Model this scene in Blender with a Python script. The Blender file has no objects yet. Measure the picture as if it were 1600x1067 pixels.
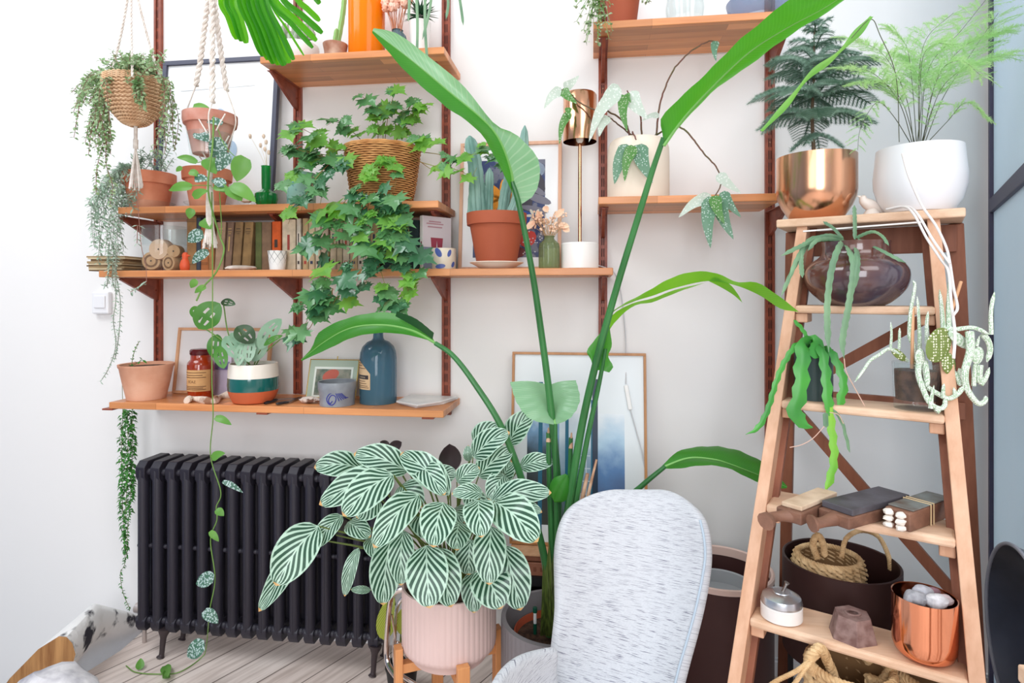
import bpy, math, random
from mathutils import Vector, Matrix, noise
V = Vector
PI = math.pi
random.seed(7)
scene = bpy.context.scene
COL = scene.collection

# ---------------------------------------------------------------- camera
F = 940.0; TH = math.atan(0.133); CD = 2.2; CH = 1.32; HZ = 460.0
cam_d = bpy.data.cameras.new('camera'); cam = bpy.data.objects.new('camera', cam_d)
COL.objects.link(cam); scene.camera = cam
cam.location = (0, -CD, CH); cam.rotation_euler = (PI/2, 0, TH)
cam_d.sensor_width = 36; cam_d.lens = 36*F/1600
cam_d.shift_y = -(533.5-HZ)/1600
cam_d.clip_start = 0.02

# ---------------------------------------------------------------- world, light, exposure
w = bpy.data.worlds.new('world'); scene.world = w; w.use_nodes = True
nt = w.node_tree; bg = nt.nodes['Background']
tc = nt.nodes.new('ShaderNodeTexCoord'); sep = nt.nodes.new('ShaderNodeSeparateXYZ')
rmp = nt.nodes.new('ShaderNodeValToRGB')
nt.links.new(tc.outputs['Generated'], sep.inputs[0]); nt.links.new(sep.outputs['Z'], rmp.inputs[0])
rmp.color_ramp.elements[0].position = 0.0; rmp.color_ramp.elements[0].color = (0.62, 0.66, 0.74, 1)
rmp.color_ramp.elements[1].position = 0.6; rmp.color_ramp.elements[1].color = (0.90, 0.95, 1.0, 1)
nt.links.new(rmp.outputs[0], bg.inputs[0]); bg.inputs[1].default_value = 0.78

def area(name, loc, target, size, power, col=(1, 1, 1)):
    d = bpy.data.lights.new(name, 'AREA'); d.shape = 'RECTANGLE'; d.size = size[0]; d.size_y = size[1]
    d.energy = power; d.color = col
    o = bpy.data.objects.new(name, d); COL.objects.link(o); o.location = loc
    o.rotation_euler = (V(target)-V(loc)).to_track_quat('-Z', 'Y').to_euler(); return o
area('skylight_left', (-2.5, -1.8, 3.9), (-0.7, 0, 1.0), (2.0, 1.4), 54, (0.93, 0.97, 1.0))
area('fill_right', (1.3, -3.1, 3.4), (1.0, -.2, 0.6), (1.8, 1.8), 36, (0.99, 0.98, 1.0))  # added fill that brightens the dim ladder side, no rooflight known there
area('fill_rear_middle', (0.0, -4.85, 1.8), (1.2, 0, .7), (1.4, 2.2), 70, (0.93, 0.95, 1.0))  # added fill in the rear opening, brightens the wall behind the ladder
area('window_rear_left', (-1.9, -4.7, 2.0), (-0.3, 0, 1.0), (1.6, 2.0), 24, (1.0, 0.98, 0.96))
scene.view_settings.view_transform = 'Standard'; scene.view_settings.look = 'None'
scene.view_settings.exposure = 0.13; scene.view_settings.gamma = 1.0
scene.view_settings.use_curve_mapping = False

# ---------------------------------------------------------------- from the photo to the room
Fv = V((-math.sin(TH), math.cos(TH), 0)); Rv = V((math.cos(TH), math.sin(TH), 0)); CAM = V((0, -CD, CH))
def ray(px, py): return Fv + Rv*((px-800)/F) + V((0, 0, (HZ-py)/F))
def P(px, py, wd):                      # the point seen at a pixel, wd metres in front of the back wall
    d = ray(px, py); return CAM + d*((CD-wd)/d.y)
def PZ(px, py, z):                      # ... at height z
    d = ray(px, py); return CAM + d*((z-CH)/d.z)
def S(px, wd): return ((CD-wd)/ray(px, HZ).y)/F      # metres per pixel there
def lin(c):
    r = []
    for v in c[:3]:
        v = v/255.0; r.append(v/12.92 if v <= .04045 else ((v+.055)/1.055)**2.4)
    return tuple(r)+(1,)
def rnd(a, b): return random.uniform(a, b)

# ---------------------------------------------------------------- materials
MATS = {}
def mat(name, c, rough=.6, metal=0, spec=.5, c2=None, nscale=8, stretch=(1, 1, 1), bump=0, bscale=40, trans=0, ior=1.45,
        coat=0, sheen=0, detail=4, contrast=(.35, .65)):
    if name in MATS: return MATS[name]
    m = bpy.data.materials.new(name); m.use_nodes = True; n = m.node_tree.nodes; L = m.node_tree.links
    b = n['Principled BSDF']; b.inputs['Roughness'].default_value = rough; b.inputs['Metallic'].default_value = metal
    b.inputs['Specular IOR Level'].default_value = spec; b.inputs['Base Color'].default_value = lin(c)
    b.inputs['IOR'].default_value = ior; b.inputs['Transmission Weight'].default_value = trans
    b.inputs['Coat Weight'].default_value = coat; b.inputs['Sheen Weight'].default_value = sheen
    if c2 or bump:
        t = n.new('ShaderNodeTexCoord'); mp = n.new('ShaderNodeMapping'); mp.inputs['Scale'].default_value = stretch
        L.new(t.outputs['Object'], mp.inputs[0])
    if c2:
        ns = n.new('ShaderNodeTexNoise'); ns.inputs['Scale'].default_value = nscale; ns.inputs['Detail'].default_value = detail
        L.new(mp.outputs[0], ns.inputs['Vector'])
        r = n.new('ShaderNodeValToRGB'); r.color_ramp.elements[0].position = contrast[0]; r.color_ramp.elements[1].position = contrast[1]
        r.color_ramp.elements[0].color = lin(c); r.color_ramp.elements[1].color = lin(c2)
        L.new(ns.outputs['Fac'], r.inputs[0]); L.new(r.outputs[0], b.inputs['Base Color'])
    if bump:
        nb = n.new('ShaderNodeTexNoise'); nb.inputs['Scale'].default_value = bscale; nb.inputs['Detail'].default_value = 3
        L.new(mp.outputs[0], nb.inputs['Vector'])
        bp = n.new('ShaderNodeBump'); bp.inputs['Strength'].default_value = bump; bp.inputs['Distance'].default_value = .004
        L.new(nb.outputs['Fac'], bp.inputs['Height']); L.new(bp.outputs[0], b.inputs['Normal'])
    MATS[name] = m; return m

def leafmat(name, c, c2=None, rough=.4, tl=.3, tcol=None, nscale=6, spec=.5, vein=None, freq=16):
    """thin leaf: glossy skin, light shining through; optional side veins along the leaf's own UV"""
    if name in MATS: return MATS[name]
    m = mat(name, c, rough=rough, spec=spec, c2=c2, nscale=nscale)
    n = m.node_tree.nodes; L = m.node_tree.links; b = n['Principled BSDF']; out = n['Material Output']
    if vein:
        h = uvstripes(n, L, freq, 2.2)
        r = n.new('ShaderNodeValToRGB'); r.color_ramp.elements[0].position = .80; r.color_ramp.elements[1].position = .98
        r.color_ramp.elements[0].color = (0, 0, 0, 1); r.color_ramp.elements[1].color = (1, 1, 1, 1)
        L.new(h, r.inputs[0])
        mx = n.new('ShaderNodeMix'); mx.data_type = 'RGBA'
        L.new(r.outputs[0], mx.inputs[0])
        src = b.inputs['Base Color'].links[0].from_socket if b.inputs['Base Color'].is_linked else None
        if src: L.new(src, mx.inputs[6])
        else: mx.inputs[6].default_value = lin(c)
        mx.inputs[7].default_value = lin(vein)
        L.new(mx.outputs[2], b.inputs['Base Color'])
    t = n.new('ShaderNodeBsdfTranslucent'); t.inputs[0].default_value = lin(tcol or c)
    mx = n.new('ShaderNodeMixShader'); mx.inputs[0].default_value = tl
    L.new(b.outputs[0], mx.inputs[1]); L.new(t.outputs[0], mx.inputs[2]); L.new(mx.outputs[0], out.inputs[0])
    return m

def mth(n, L, op, a, b=None):
    x = n.new('ShaderNodeMath'); x.operation = op
    for i, v in enumerate((a, b)):
        if v is None: continue
        if isinstance(v, (int, float)): x.inputs[i].default_value = v
        else: L.new(v, x.inputs[i])
    return x.outputs[0]
def uvstripes(n, L, freq, slant, warp=0.0):
    u = n.new('ShaderNodeUVMap'); s = n.new('ShaderNodeSeparateXYZ'); L.new(u.outputs[0], s.inputs[0])
    a = mth(n, L, 'ABSOLUTE', mth(n, L, 'SUBTRACT', s.outputs[0], .5))
    v = mth(n, L, 'SUBTRACT', mth(n, L, 'MULTIPLY', s.outputs[1], freq), mth(n, L, 'MULTIPLY', mth(n, L, 'POWER', a, .8), slant*4))
    if warp:
        g = n.new('ShaderNodeTexCoord'); ns = n.new('ShaderNodeTexNoise'); ns.inputs['Scale'].default_value = 9
        L.new(g.outputs['Object'], ns.inputs['Vector']); v = mth(n, L, 'ADD', v, mth(n, L, 'MULTIPLY', ns.outputs['Fac'], warp))
    return mth(n, L, 'ADD', mth(n, L, 'MULTIPLY', mth(n, L, 'SINE', mth(n, L, 'MULTIPLY', v, 2*PI)), .5), .5)

def woodmat(name, c, c2, scale=1.0, axis='X', rough=.45, staves=None, bump=.15):
    if name in MATS: return MATS[name]
    m = bpy.data.materials.new(name); m.use_nodes = True; n = m.node_tree.nodes; L = m.node_tree.links
    b = n['Principled BSDF']; b.inputs['Roughness'].default_value = rough
    t = n.new('ShaderNodeTexCoord'); mp = n.new('ShaderNodeMapping')
    st = {'X': (1.2, 14, 14), 'Y': (14, 1.2, 14), 'Z': (14, 14, 1.2)}[axis]
    mp.inputs['Scale'].default_value = [v*scale for v in st]
    L.new(t.outputs['Object'], mp.inputs[0])
    ns = n.new('ShaderNodeTexNoise'); ns.inputs['Scale'].default_value = 2.2; ns.inputs['Detail'].default_value = 6; ns.inputs['Roughness'].default_value = .6
    L.new(mp.outputs[0], ns.inputs['Vector'])
    r = n.new('ShaderNodeValToRGB'); r.color_ramp.elements[0].position = .3; r.color_ramp.elements[1].position = .7
    r.color_ramp.elements[0].color = lin(c); r.color_ramp.elements[1].color = lin(c2); L.new(ns.outputs['Fac'], r.inputs[0])
    col = r.outputs[0]
    if staves:
        br = n.new('ShaderNodeTexBrick'); br.inputs['Scale'].default_value = 1; br.inputs['Brick Width'].default_value = staves[0]
        br.inputs['Row Height'].default_value = staves[1]; br.inputs['Mortar Size'].default_value = .0006; br.offset = .43
        br.inputs['Color1'].default_value = (1.25, 1.18, 1.1, 1); br.inputs['Color2'].default_value = (.72, .66, .6, 1); br.inputs['Mortar'].default_value = (.55, .45, .4, 1)
        sh = n.new('ShaderNodeMapping'); sh.inputs['Location'].default_value = (.13, .017, 0)
        L.new(t.outputs['Object'], sh.inputs[0]); L.new(sh.outputs[0], br.inputs['Vector'])
        mx = n.new('ShaderNodeMix'); mx.data_type = 'RGBA'; mx.blend_type = 'MULTIPLY'; mx.inputs[0].default_value = 1
        L.new(col, mx.inputs[6]); L.new(br.outputs[0], mx.inputs[7]); col = mx.outputs[2]
    L.new(col, b.inputs['Base Color'])
    bp = n.new('ShaderNodeBump'); bp.inputs['Strength'].default_value = bump; bp.inputs['Distance'].default_value = .002
    L.new(ns.outputs['Fac'], bp.inputs['Height']); L.new(bp.outputs[0], b.inputs['Normal'])
    MATS[name] = m; return m

def glass(name, c, rough=.02, mixin=.5, ior=1.3):
    """thin glass: tinted see-through plus a sharp sheen"""
    if name in MATS: return MATS[name]
    m = bpy.data.materials.new(name); m.use_nodes = True; n = m.node_tree.nodes; L = m.node_tree.links
    n.remove(n['Principled BSDF']); out = n['Material Output']
    tr = n.new('ShaderNodeBsdfTransparent'); tr.inputs[0].default_value = lin(c)
    gl = n.new('ShaderNodeBsdfGlossy'); gl.inputs['Roughness'].default_value = rough
    lw = n.new('ShaderNodeLayerWeight'); lw.inputs[0].default_value = .5
    fr = mth(n, L, 'ADD', mth(n, L, 'MULTIPLY', mth(n, L, 'POWER', lw.outputs['Facing'], 3.0), (ior-1)*1.3), .03)
    di = n.new('ShaderNodeBsdfDiffuse'); di.inputs[0].default_value = lin(c)
    m1 = n.new('ShaderNodeMixShader'); m1.inputs[0].default_value = mixin; L.new(tr.outputs[0], m1.inputs[1]); L.new(di.outputs[0], m1.inputs[2])
    m2 = n.new('ShaderNodeMixShader'); L.new(fr, m2.inputs[0]); L.new(m1.outputs[0], m2.inputs[1]); L.new(gl.outputs[0], m2.inputs[2])
    L.new(m2.outputs[0], out.inputs[0]); MATS[name] = m; return m

# ---------------------------------------------------------------- mesh builder
class MB:
    def __init__(s): s.v = []; s.f = []; s.uv = []; s.mi = []
    def add(s, vs, fs, uv=None, mi=0):
        o = len(s.v); s.v += [V(p) for p in vs]; s.f += [tuple(i+o for i in f) for f in fs]
        s.uv += uv if uv else [(0, 0)]*len(vs); s.mi += [mi]*len(fs); return s
    def box(s, c, size, rot=None, mi=0):
        c = V(c); h = [x/2 for x in size]; R = rot if rot else Matrix.Identity(3)
        vs = [c+R@V((x*h[0], y*h[1], z*h[2])) for x in (-1, 1) for y in (-1, 1) for z in (-1, 1)]
        return s.add(vs, [(0, 1, 3, 2), (4, 6, 7, 5), (0, 4, 5, 1), (2, 3, 7, 6), (0, 2, 6, 4), (1, 5, 7, 3)], mi=mi)
    def bar(s, a, b, w, t, up=(0, -1, 0), mi=0):       # rectangular bar a->b; t along 'up'
        a = V(a); b = V(b); d = (b-a).normalized(); u = V(up); u = (u-d*u.dot(d)).normalized(); r = d.cross(u)
        vs = [p+r*(x*w/2)+u*(y*t/2) for p in (a, b) for x, y in ((-1, -1), (1, -1), (1, 1), (-1, 1))]
        return s.add(vs, [(3, 2, 1, 0), (4, 5, 6, 7), (0, 1, 5, 4), (1, 2, 6, 5), (2, 3, 7, 6), (3, 0, 4, 7)], mi=mi)
    def prism(s, pts, ext, mi=0):                       # polygon (3d points) extruded by vector
        n = len(pts); e = V(ext); pts = [V(p) for p in pts]
        fs = [tuple(range(n)), tuple(range(2*n-1, n-1, -1))]+[(i, i+n, (i+1) % n+n, (i+1) % n) for i in range(n)]
        return s.add(pts+[p+e for p in pts], fs, mi=mi)
    def lathe(s, prof, c=(0, 0, 0), n=40, rot=None, mi=0, rib=None, capb=True, sx=1, sy=1):
        c = V(c); vs = []; uv = []; R = rot if rot else Matrix.Identity(3)
        for k, (r, z) in enumerate(prof):
            for i in range(n):
                a = 2*PI*i/n; rr = r*(1+(rib(a, k) if rib else 0))
                vs.append(c+R@V((rr*math.cos(a)*sx, rr*math.sin(a)*sy, z))); uv.append((i/n, k/max(1, len(prof)-1)))
        fs = []
        for k in range(len(prof)-1):
            for i in range(n):
                j = (i+1) % n; fs.append((k*n+i, k*n+j, (k+1)*n+j, (k+1)*n+i))
        if capb: fs.append(tuple(range(n-1, -1, -1)))
        return s.add(vs, fs, uv, mi)
    def cap(s, r, z, c=(0, 0, 0), n=40, mi=0, sx=1, sy=1, bumpy=0):
        c = V(c); vs = [c+V((0, 0, z))]
        rings = 4
        for k in range(1, rings+1):
            for i in range(n):
                a = 2*PI*i/n; q = r*k/rings
                vs.append(c+V((q*math.cos(a)*sx, q*math.sin(a)*sy, z+(rnd(-bumpy, bumpy) if k < rings else 0))))
        fs = [(0, 1+i, 1+(i+1) % n) for i in range(n)]
        for k in range(rings-1):
            fs += [(1+k*n+i, 1+(k+1)*n+i, 1+(k+1)*n+(i+1) % n, 1+k*n+(i+1) % n) for i in range(n)]
        return s.add(vs, fs, mi=mi)
    def tube(s, pts, r, n=8, mi=0, ends=True, flat=1):
        pts = [V(p) for p in pts]; m = len(pts)
        if not isinstance(r, (list, tuple)): r = [r]*m
        vs = []; uv = []; up = None
        for i, p in enumerate(pts):
            d = (pts[min(i+1, m-1)]-pts[max(i-1, 0)])
            d = d.normalized() if d.length > 1e-9 else V((0, 0, 1))
            if up is None: up = d.orthogonal().normalized()
            up = up-d*up.dot(d); up = up.normalized() if up.length > 1e-6 else d.orthogonal().normalized()
            q = d.cross(up)
            for k in range(n):
                a = 2*PI*k/n; vs.append(p+(up*math.cos(a)+q*math.sin(a)*flat)*r[i]); uv.append((k/n, i/(m-1)))
        fs = [(i*n+k, i*n+(k+1) % n, (i+1)*n+(k+1) % n, (i+1)*n+k) for i in range(m-1) for k in range(n)]
        if ends: fs += [tuple(range(n-1, -1, -1)), tuple(range((m-1)*n, m*n))]
        return s.add(vs, fs, uv, mi)
    def blob(s, c, r, n=12, mi=0, jit=0, rot=None):
        c = V(c); rx, ry, rz = r if isinstance(r, (tuple, list)) else (r, r, r); R = rot if rot else Matrix.Identity(3)
        vs = [c+R@V((0, 0, -rz))]; m = max(4, n//2)
        sd = V((rnd(0, 9), rnd(0, 9), rnd(0, 9)))
        for k in range(1, m):
            t = PI*k/m
            for i in range(n):
                a = 2*PI*i/n; d = V((math.sin(t)*math.cos(a), math.sin(t)*math.sin(a), -math.cos(t)))
                q = 1+jit*noise.noise(d*1.6+sd)
                vs.append(c+R@V((d.x*rx*q, d.y*ry*q, d.z*rz*q)))
        vs.append(c+R@V((0, 0, rz))); e = len(vs)-1
        fs = [(0, 1+(i+1) % n, 1+i) for i in range(n)]
        for k in range(m-2): fs += [(1+k*n+i, 1+k*n+(i+1) % n, 1+(k+1)*n+(i+1) % n, 1+(k+1)*n+i) for i in range(n)]
        fs += [(e, 1+(m-2)*n+i, 1+(m-2)*n+(i+1) % n) for i in range(n)]
        return s.add(vs, fs, mi=mi)
    def leaf(s, spine, w, nrm, shape=None, fold=.15, nc=4, mi=0, wav=0, tipdroop=0):
        """blade swept along a spine of points; UV = (across, along)"""
        shape = shape or oval; m = len(spine); vs = []; uv = []; N = V(nrm)
        for i, p in enumerate(spine):
            t = i/(m-1); d = (spine[min(i+1, m-1)]-spine[max(i-1, 0)])
            d = d.normalized() if d.length > 1e-9 else V((0, 0, 1))
            sd = d.cross(N)
            sd = sd.normalized() if sd.length > 1e-5 else d.orthogonal().normalized()
            nn = sd.cross(d); h = w/2*max(shape(t), .004)
            for j in range(nc+1):
                q = -1+2*j/nc
                vs.append(p+sd*q*h+nn*(abs(q)*fold*h+wav*h*math.sin(t*19+q*2)*abs(q))); uv.append((.5+q/2, t))
        fs = [(i*(nc+1)+j, i*(nc+1)+j+1, (i+1)*(nc+1)+j+1, (i+1)*(nc+1)+j) for i in range(m-1) for j in range(nc)]
        return s.add(vs, fs, uv, mi)
    def sleaf(s, b, d, nrm, L, W, mi=0, droop=.15, fold=.25):   # small 6-vertex leaf
        d = V(d).normalized(); N = V(nrm); sd = d.cross(N)
        sd = sd.normalized() if sd.length > 1e-5 else d.orthogonal().normalized()
        nn = sd.cross(d); b = V(b); m = b+d*L*.45; q = b+d*L*.75
        dz = nn*(-droop*L)
        vs = [b, m+sd*W/2+nn*fold*W/2, m, m-sd*W/2+nn*fold*W/2, q+sd*W*.36+dz*.4+nn*fold*W*.3, q-sd*W*.36+dz*.4+nn*fold*W*.3, b+d*L+dz, q+dz*.45]
        return s.add(vs, [(0, 1, 2), (0, 2, 3), (1, 4, 7, 2), (2, 7, 5, 3), (4, 6, 7), (7, 6, 5)], [(.5, 0), (0, .45), (.5, .45), (1, .45), (.1, .75), (.9, .75), (.5, 1), (.5, .75)], mi)
    def lobed(s, c, d, nrm, size, mi=0, droop=.3):              # five-lobed toothed ivy leaf
        H = [(0, 0), (.10, -.04), (.36, -.22), (.31, -.03), (.56, .0), (.36, .17), (.70, .40), (.44, .44), (.40, .60), (.20, .50), (.21, .72), (.10, .76), (0, 1.06)]
        d = V(d).normalized(); N = V(nrm); sd = d.cross(N)
        sd = sd.normalized() if sd.length > 1e-5 else d.orthogonal().normalized()
        nn = sd.cross(d); c = V(c); pts = H+[(-x, y) for x, y in H[-2:0:-1]]
        def at(x, y): return c+sd*x*size+d*y*size+nn*size*(abs(x)*.22-droop*(x*x*1.5+max(0, y-.3)**2)+.04*math.sin(9*x+7*y))
        mid = [at(0, y) for y in (.18, .4, .62)]
        vs = [at(x, y) for x, y in pts]+mid; n = len(pts); k = [n, n+1, n+2]
        fs = []
        def near(y): return k[0] if y < .27 else (k[1] if y < .55 else k[2])
        for i in range(n):
            j = (i+1) % n; a, b = near(pts[i][1]), near(pts[j][1])
            fs.append((i, j, a))
            if a != b: fs.append((a, j, b))
        return s.add(vs, fs, [(.5+x*.8, max(0, y)) for x, y in pts]+[(.5, .18), (.5, .4), (.5, .62)], mi)

ORG = {}
def build(mb, name, m, parent=None, origin=None, smooth=35, label=None, bevel=0, solid=0, sub=0, uvs=True):
    me = bpy.data.meshes.new(name)
    if parent is not None: o0 = ORG[parent.name]
    else: o0 = V(origin) if origin is not None else V((0, 0, 0))
    me.from_pydata([tuple(p-o0) for p in mb.v], [], mb.f)
    ms = m if isinstance(m, (list, tuple)) else [m]
    for x in ms: me.materials.append(x)
    if len(ms) > 1: me.polygons.foreach_set('material_index', mb.mi)
    if uvs:
        ul = me.uv_layers.new(name='UVMap'); li = [0]*len(me.loops); me.loops.foreach_get('vertex_index', li)
        fl = []
        for i in li: fl += mb.uv[i]
        ul.data.foreach_set('uv', fl)
    me.validate(); me.update()
    if smooth:
        me.shade_smooth()
        if smooth < 180: me.set_sharp_from_angle(angle=math.radians(smooth))
    o = bpy.data.objects.new(name, me); COL.objects.link(o); ORG[o.name] = o0
    if parent is not None: o.parent = parent
    else: o.location = o0
    if bevel:
        b = o.modifiers.new('bevel', 'BEVEL'); b.width = bevel; b.segments = 2; b.limit_method = 'ANGLE'; b.angle_limit = .6
    if solid:
        b = o.modifiers.new('solid', 'SOLIDIFY'); b.thickness = solid; b.offset = 0
    if sub:
        b = o.modifiers.new('sub', 'SUBSURF'); b.levels = sub; b.render_levels = sub
    if label: o['label'] = label
    return o
def tag(o, label, cat, group=None):
    o['label'] = label; o['category'] = cat
    if group: o['group'] = group
    return o
def E(name, loc, label, cat, group=None):
    o = bpy.data.objects.new(name, None); COL.objects.link(o); o.location = V(loc); o.empty_display_size = .05
    ORG[o.name] = V(loc); return tag(o, label, cat, group)
def struct(mb, name, m, smooth=35, **k):
    o = build(mb, name, m, smooth=smooth, **k); o['kind'] = 'structure'; return o

def oval(t): return math.sin(PI*min(1, max(0, t)))**.62
def lance(t): return (math.sin(PI*t**.8))**.9
def heart(t): return .5+.5*math.sin(t/.3*PI/2) if t < .3 else max(0, math.cos((t-.3)/.7*PI/2))**.8
def paddle(t): return math.sin(PI*t**.9)**.55
def cr(pts, n=8):
    """smooth curve through points"""
    pts = [V(p) for p in pts]
    if len(pts) == 2: return [pts[0].lerp(pts[1], i/n) for i in range(n+1)]
    q = [pts[0]*2-pts[1]]+pts+[pts[-1]*2-pts[-2]]; out = []
    for i in range(1, len(q)-2):
        a, b, c, d = q[i-1:i+3]
        for k in range(n):
            t = k/n; out.append(.5*((2*b)+(c-a)*t+(2*a-5*b+4*c-d)*t*t+(3*b-a-3*c+d)*t**3))
    out.append(pts[-1]); return out
def path(l, n=8): return cr([P(*p) for p in l], n)
def resample(pts, k):
    L = [0]
    for a, b in zip(pts, pts[1:]): L.append(L[-1]+(b-a).length)
    out = []; j = 0
    for i in range(k+1):
        t = L[-1]*i/k
        while j < len(L)-2 and L[j+1] < t: j += 1
        s = (t-L[j])/max(1e-9, L[j+1]-L[j]); out.append(pts[j].lerp(pts[j+1], min(1, s)))
    return out
def rdir(): 
    while True:
        v = V((rnd(-1, 1), rnd(-1, 1), rnd(-1, 1)))
        if .05 < v.length < 1: return v.normalized()
def LP(cx, wd, zb, yb, prof):                # photo profile [(half width px, y px)] -> metres, standing at zb
    s = S(cx, wd); return [(r*s, zb+(yb-y)*s) for r, y in prof]
def C0(cx, wd): p = P(cx, HZ, wd); return V((p.x, p.y, 0))
def shell(prof, th):                          # outer profile bottom->top, plus an inside wall
    return prof+[(max(.001, r-th), z) for r, z in prof[::-1] if z > prof[0][1]+th]+[(0.001, prof[0][1]+th)]
# ================================================================ room
M_wall = mat('white_plaster', (240, 238, 236), rough=.9, spec=.2, bump=.08, bscale=20)
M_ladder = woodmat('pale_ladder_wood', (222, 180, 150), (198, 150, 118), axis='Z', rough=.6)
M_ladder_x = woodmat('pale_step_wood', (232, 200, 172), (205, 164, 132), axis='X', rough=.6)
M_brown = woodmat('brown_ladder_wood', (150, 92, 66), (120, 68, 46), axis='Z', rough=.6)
M_shelf = woodmat('oiled_block_board', (228, 162, 110), (202, 132, 82), axis='X', rough=.38, staves=(.55, .042))
M_rail = mat('red_brown_metal', (152, 76, 52), rough=.42, c2=(124, 58, 40), nscale=30, spec=.5)
M_slot = mat('slot_dark', (60, 26, 18), rough=.7)
M_floor = None
def floormat():
    m = bpy.data.materials.new('limed_boards'); m.use_nodes = True; n = m.node_tree.nodes; L = m.node_tree.links
    b = n['Principled BSDF']; b.inputs['Roughness'].default_value = .55
    t = n.new('ShaderNodeTexCoord'); mp = n.new('ShaderNodeMapping'); mp.inputs['Rotation'].default_value = (0, 0, -math.radians(90-27))
    L.new(t.outputs['Object'], mp.inputs[0])
    br = n.new('ShaderNodeTexBrick'); br.inputs['Scale'].default_value = 1; br.inputs['Brick Width'].default_value = 2.4; br.inputs['Row Height'].default_value = .125
    br.inputs['Mortar Size'].default_value = .0022; br.inputs['Color1'].default_value = lin((236, 222, 214)); br.inputs['Color2'].default_value = lin((222, 205, 196)); br.inputs['Mortar'].default_value = lin((110, 95, 88))
    L.new(mp.outputs[0], br.inputs['Vector'])
    m2 = n.new('ShaderNodeMapping'); m2.inputs['Scale'].default_value = (2, 30, 2); L.new(mp.outputs[0], m2.inputs[0])
    ns = n.new('ShaderNodeTexNoise'); ns.inputs['Scale'].default_value = 2; ns.inputs['Detail'].default_value = 5; L.new(m2.outputs[0], ns.inputs['Vector'])
    r = n.new('ShaderNodeValToRGB'); r.color_ramp.elements[0].color = (.72, .68, .66, 1); r.color_ramp.elements[1].color = (1, 1, 1, 1); r.color_ramp.elements[0].position = .3; r.color_ramp.elements[1].position = .6
    L.new(ns.outputs['Fac'], r.inputs[0]); mx = n.new('ShaderNodeMix'); mx.data_type = 'RGBA'; mx.blend_type = 'MULTIPLY'; mx.inputs[0].default_value = 1
    L.new(br.outputs[0], mx.inputs[6]); L.new(r.outputs[0], mx.inputs[7]); L.new(mx.outputs[2], b.inputs['Base Color'])
    return m
M_floor = floormat()
struct(MB().box((-.75, .06, 1.0), (7.5, .12, 6.0)), 'wall_back', M_wall, smooth=0)
# floor: its left edge runs at an angle beside the stairwell
e0 = PZ(188, 1016.6, 0); e1 = PZ(108, 1067, 0); w0 = PZ(240, 972, 0); w0.y = 0
ed = (e1-e0).normalized()
fp = [V((w0.x, 0, 0)), V((e0.x, e0.y, 0)), V((e0.x, e0.y, 0))+ed*3.2]; fp += [V((fp[-1].x, -5, 0)), V((3, -5, 0)), V((3, 0, 0))]
struct(MB().prism(fp, (0, 0, -.05)), 'floor', M_floor, smooth=0)
bb = MB(); bb.box((.9, -.008, .024), (4.2-.02, .016, .048)); bb.box((.9, -.005, .052), (4.18, .010, .008))
struct(bb, 'baseboard_back', mat('skirting_white', (238, 238, 240), rough=.5), smooth=0)
# the other walls of the room; rear openings shaped for reflections, no roof built
rear = MB()
for x0, x1, z0, z1 in ((-4.5, -2.9, -2, 4), (-1.3, -.9, -2, 4), (.7, 1.1, -2, 4), (2.6, 3.0, -2, 4), (-2.9, -1.3, -2, .7), (-2.9, -1.3, 3.2, 4), (-.9, .7, -2, .7), (-.9, .7, 3.2, 4), (1.1, 2.6, -2, 0), (1.1, 2.6, 3.2, 4)):
    rear.box(((x0+x1)/2, -5.06, (z0+z1)/2), (x1-x0, .12, z1-z0))
struct(rear, 'wall_rear', mat('rear_wall_paint', (205, 200, 192), rough=.9), smooth=0)
struct(MB().box((-4.56, -2.5, 1), (.12, 5, 6)), 'wall_left', mat('bounce_dimming_blue', (168, 178, 198), rough=.9), smooth=0)  # unseen wall, darkened grey-blue to dim and cool its bounce on the back wall
struct(MB().box((3.06, -2.5, 1), (.12, 5, 6)), 'wall_right', M_wall, smooth=0)
struct(MB().box((-3.3, -2.5, -2.03), (3.6, 5, .06)), 'floor_stairwell', mat('bounce_dimming_grey', (128, 134, 150), rough=.9), smooth=0)  # unseen floor, greyed to dim the light it throws up the back wall

# steel framed glass door standing open at the right
dr = E('door_1', (0, 0, 0), '', ''); 
for k in ('label', 'category'): del dr[k]
dr['kind'] = 'structure'
h0 = P(1554, HZ, .03); h0.z = 0; ORG['door_1'] = V(h0); dr.location = h0
dd = V((-math.sin(math.radians(25.2)), -math.cos(math.radians(25.2)), 0)); M_steel = mat('dark_steel', (74, 70, 92), rough=.5, spec=.4)
fr = MB(); up = V((0, 0, 1)); q = dd.cross(up)
fr.bar(h0, h0+up*2.9, .035, .03, up=q); fr.bar(h0+dd*.80, h0+dd*.80+up*2.9, .035, .03, up=q)
zb = CH+(HZ-322)*S(1547, .03)
for zz in (.03, zb, 2.9): fr.bar(h0+up*zz, h0+dd*.80+up*zz, .045, .03, up=q)
build(fr, 'door_frame', M_steel, dr, smooth=0, bevel=.002)
gm = leafmat('frosted_glass', (226, 238, 244), (214, 230, 238), rough=.3, tl=.5, tcol=(226, 240, 248), nscale=2, spec=.5)
gp = MB(); gp.bar(h0+dd*.40+up*.05, h0+dd*.40+up*2.88, 0.77, .008, up=q); build(gp, 'glass_pane', gm, dr, smooth=0)

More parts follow.
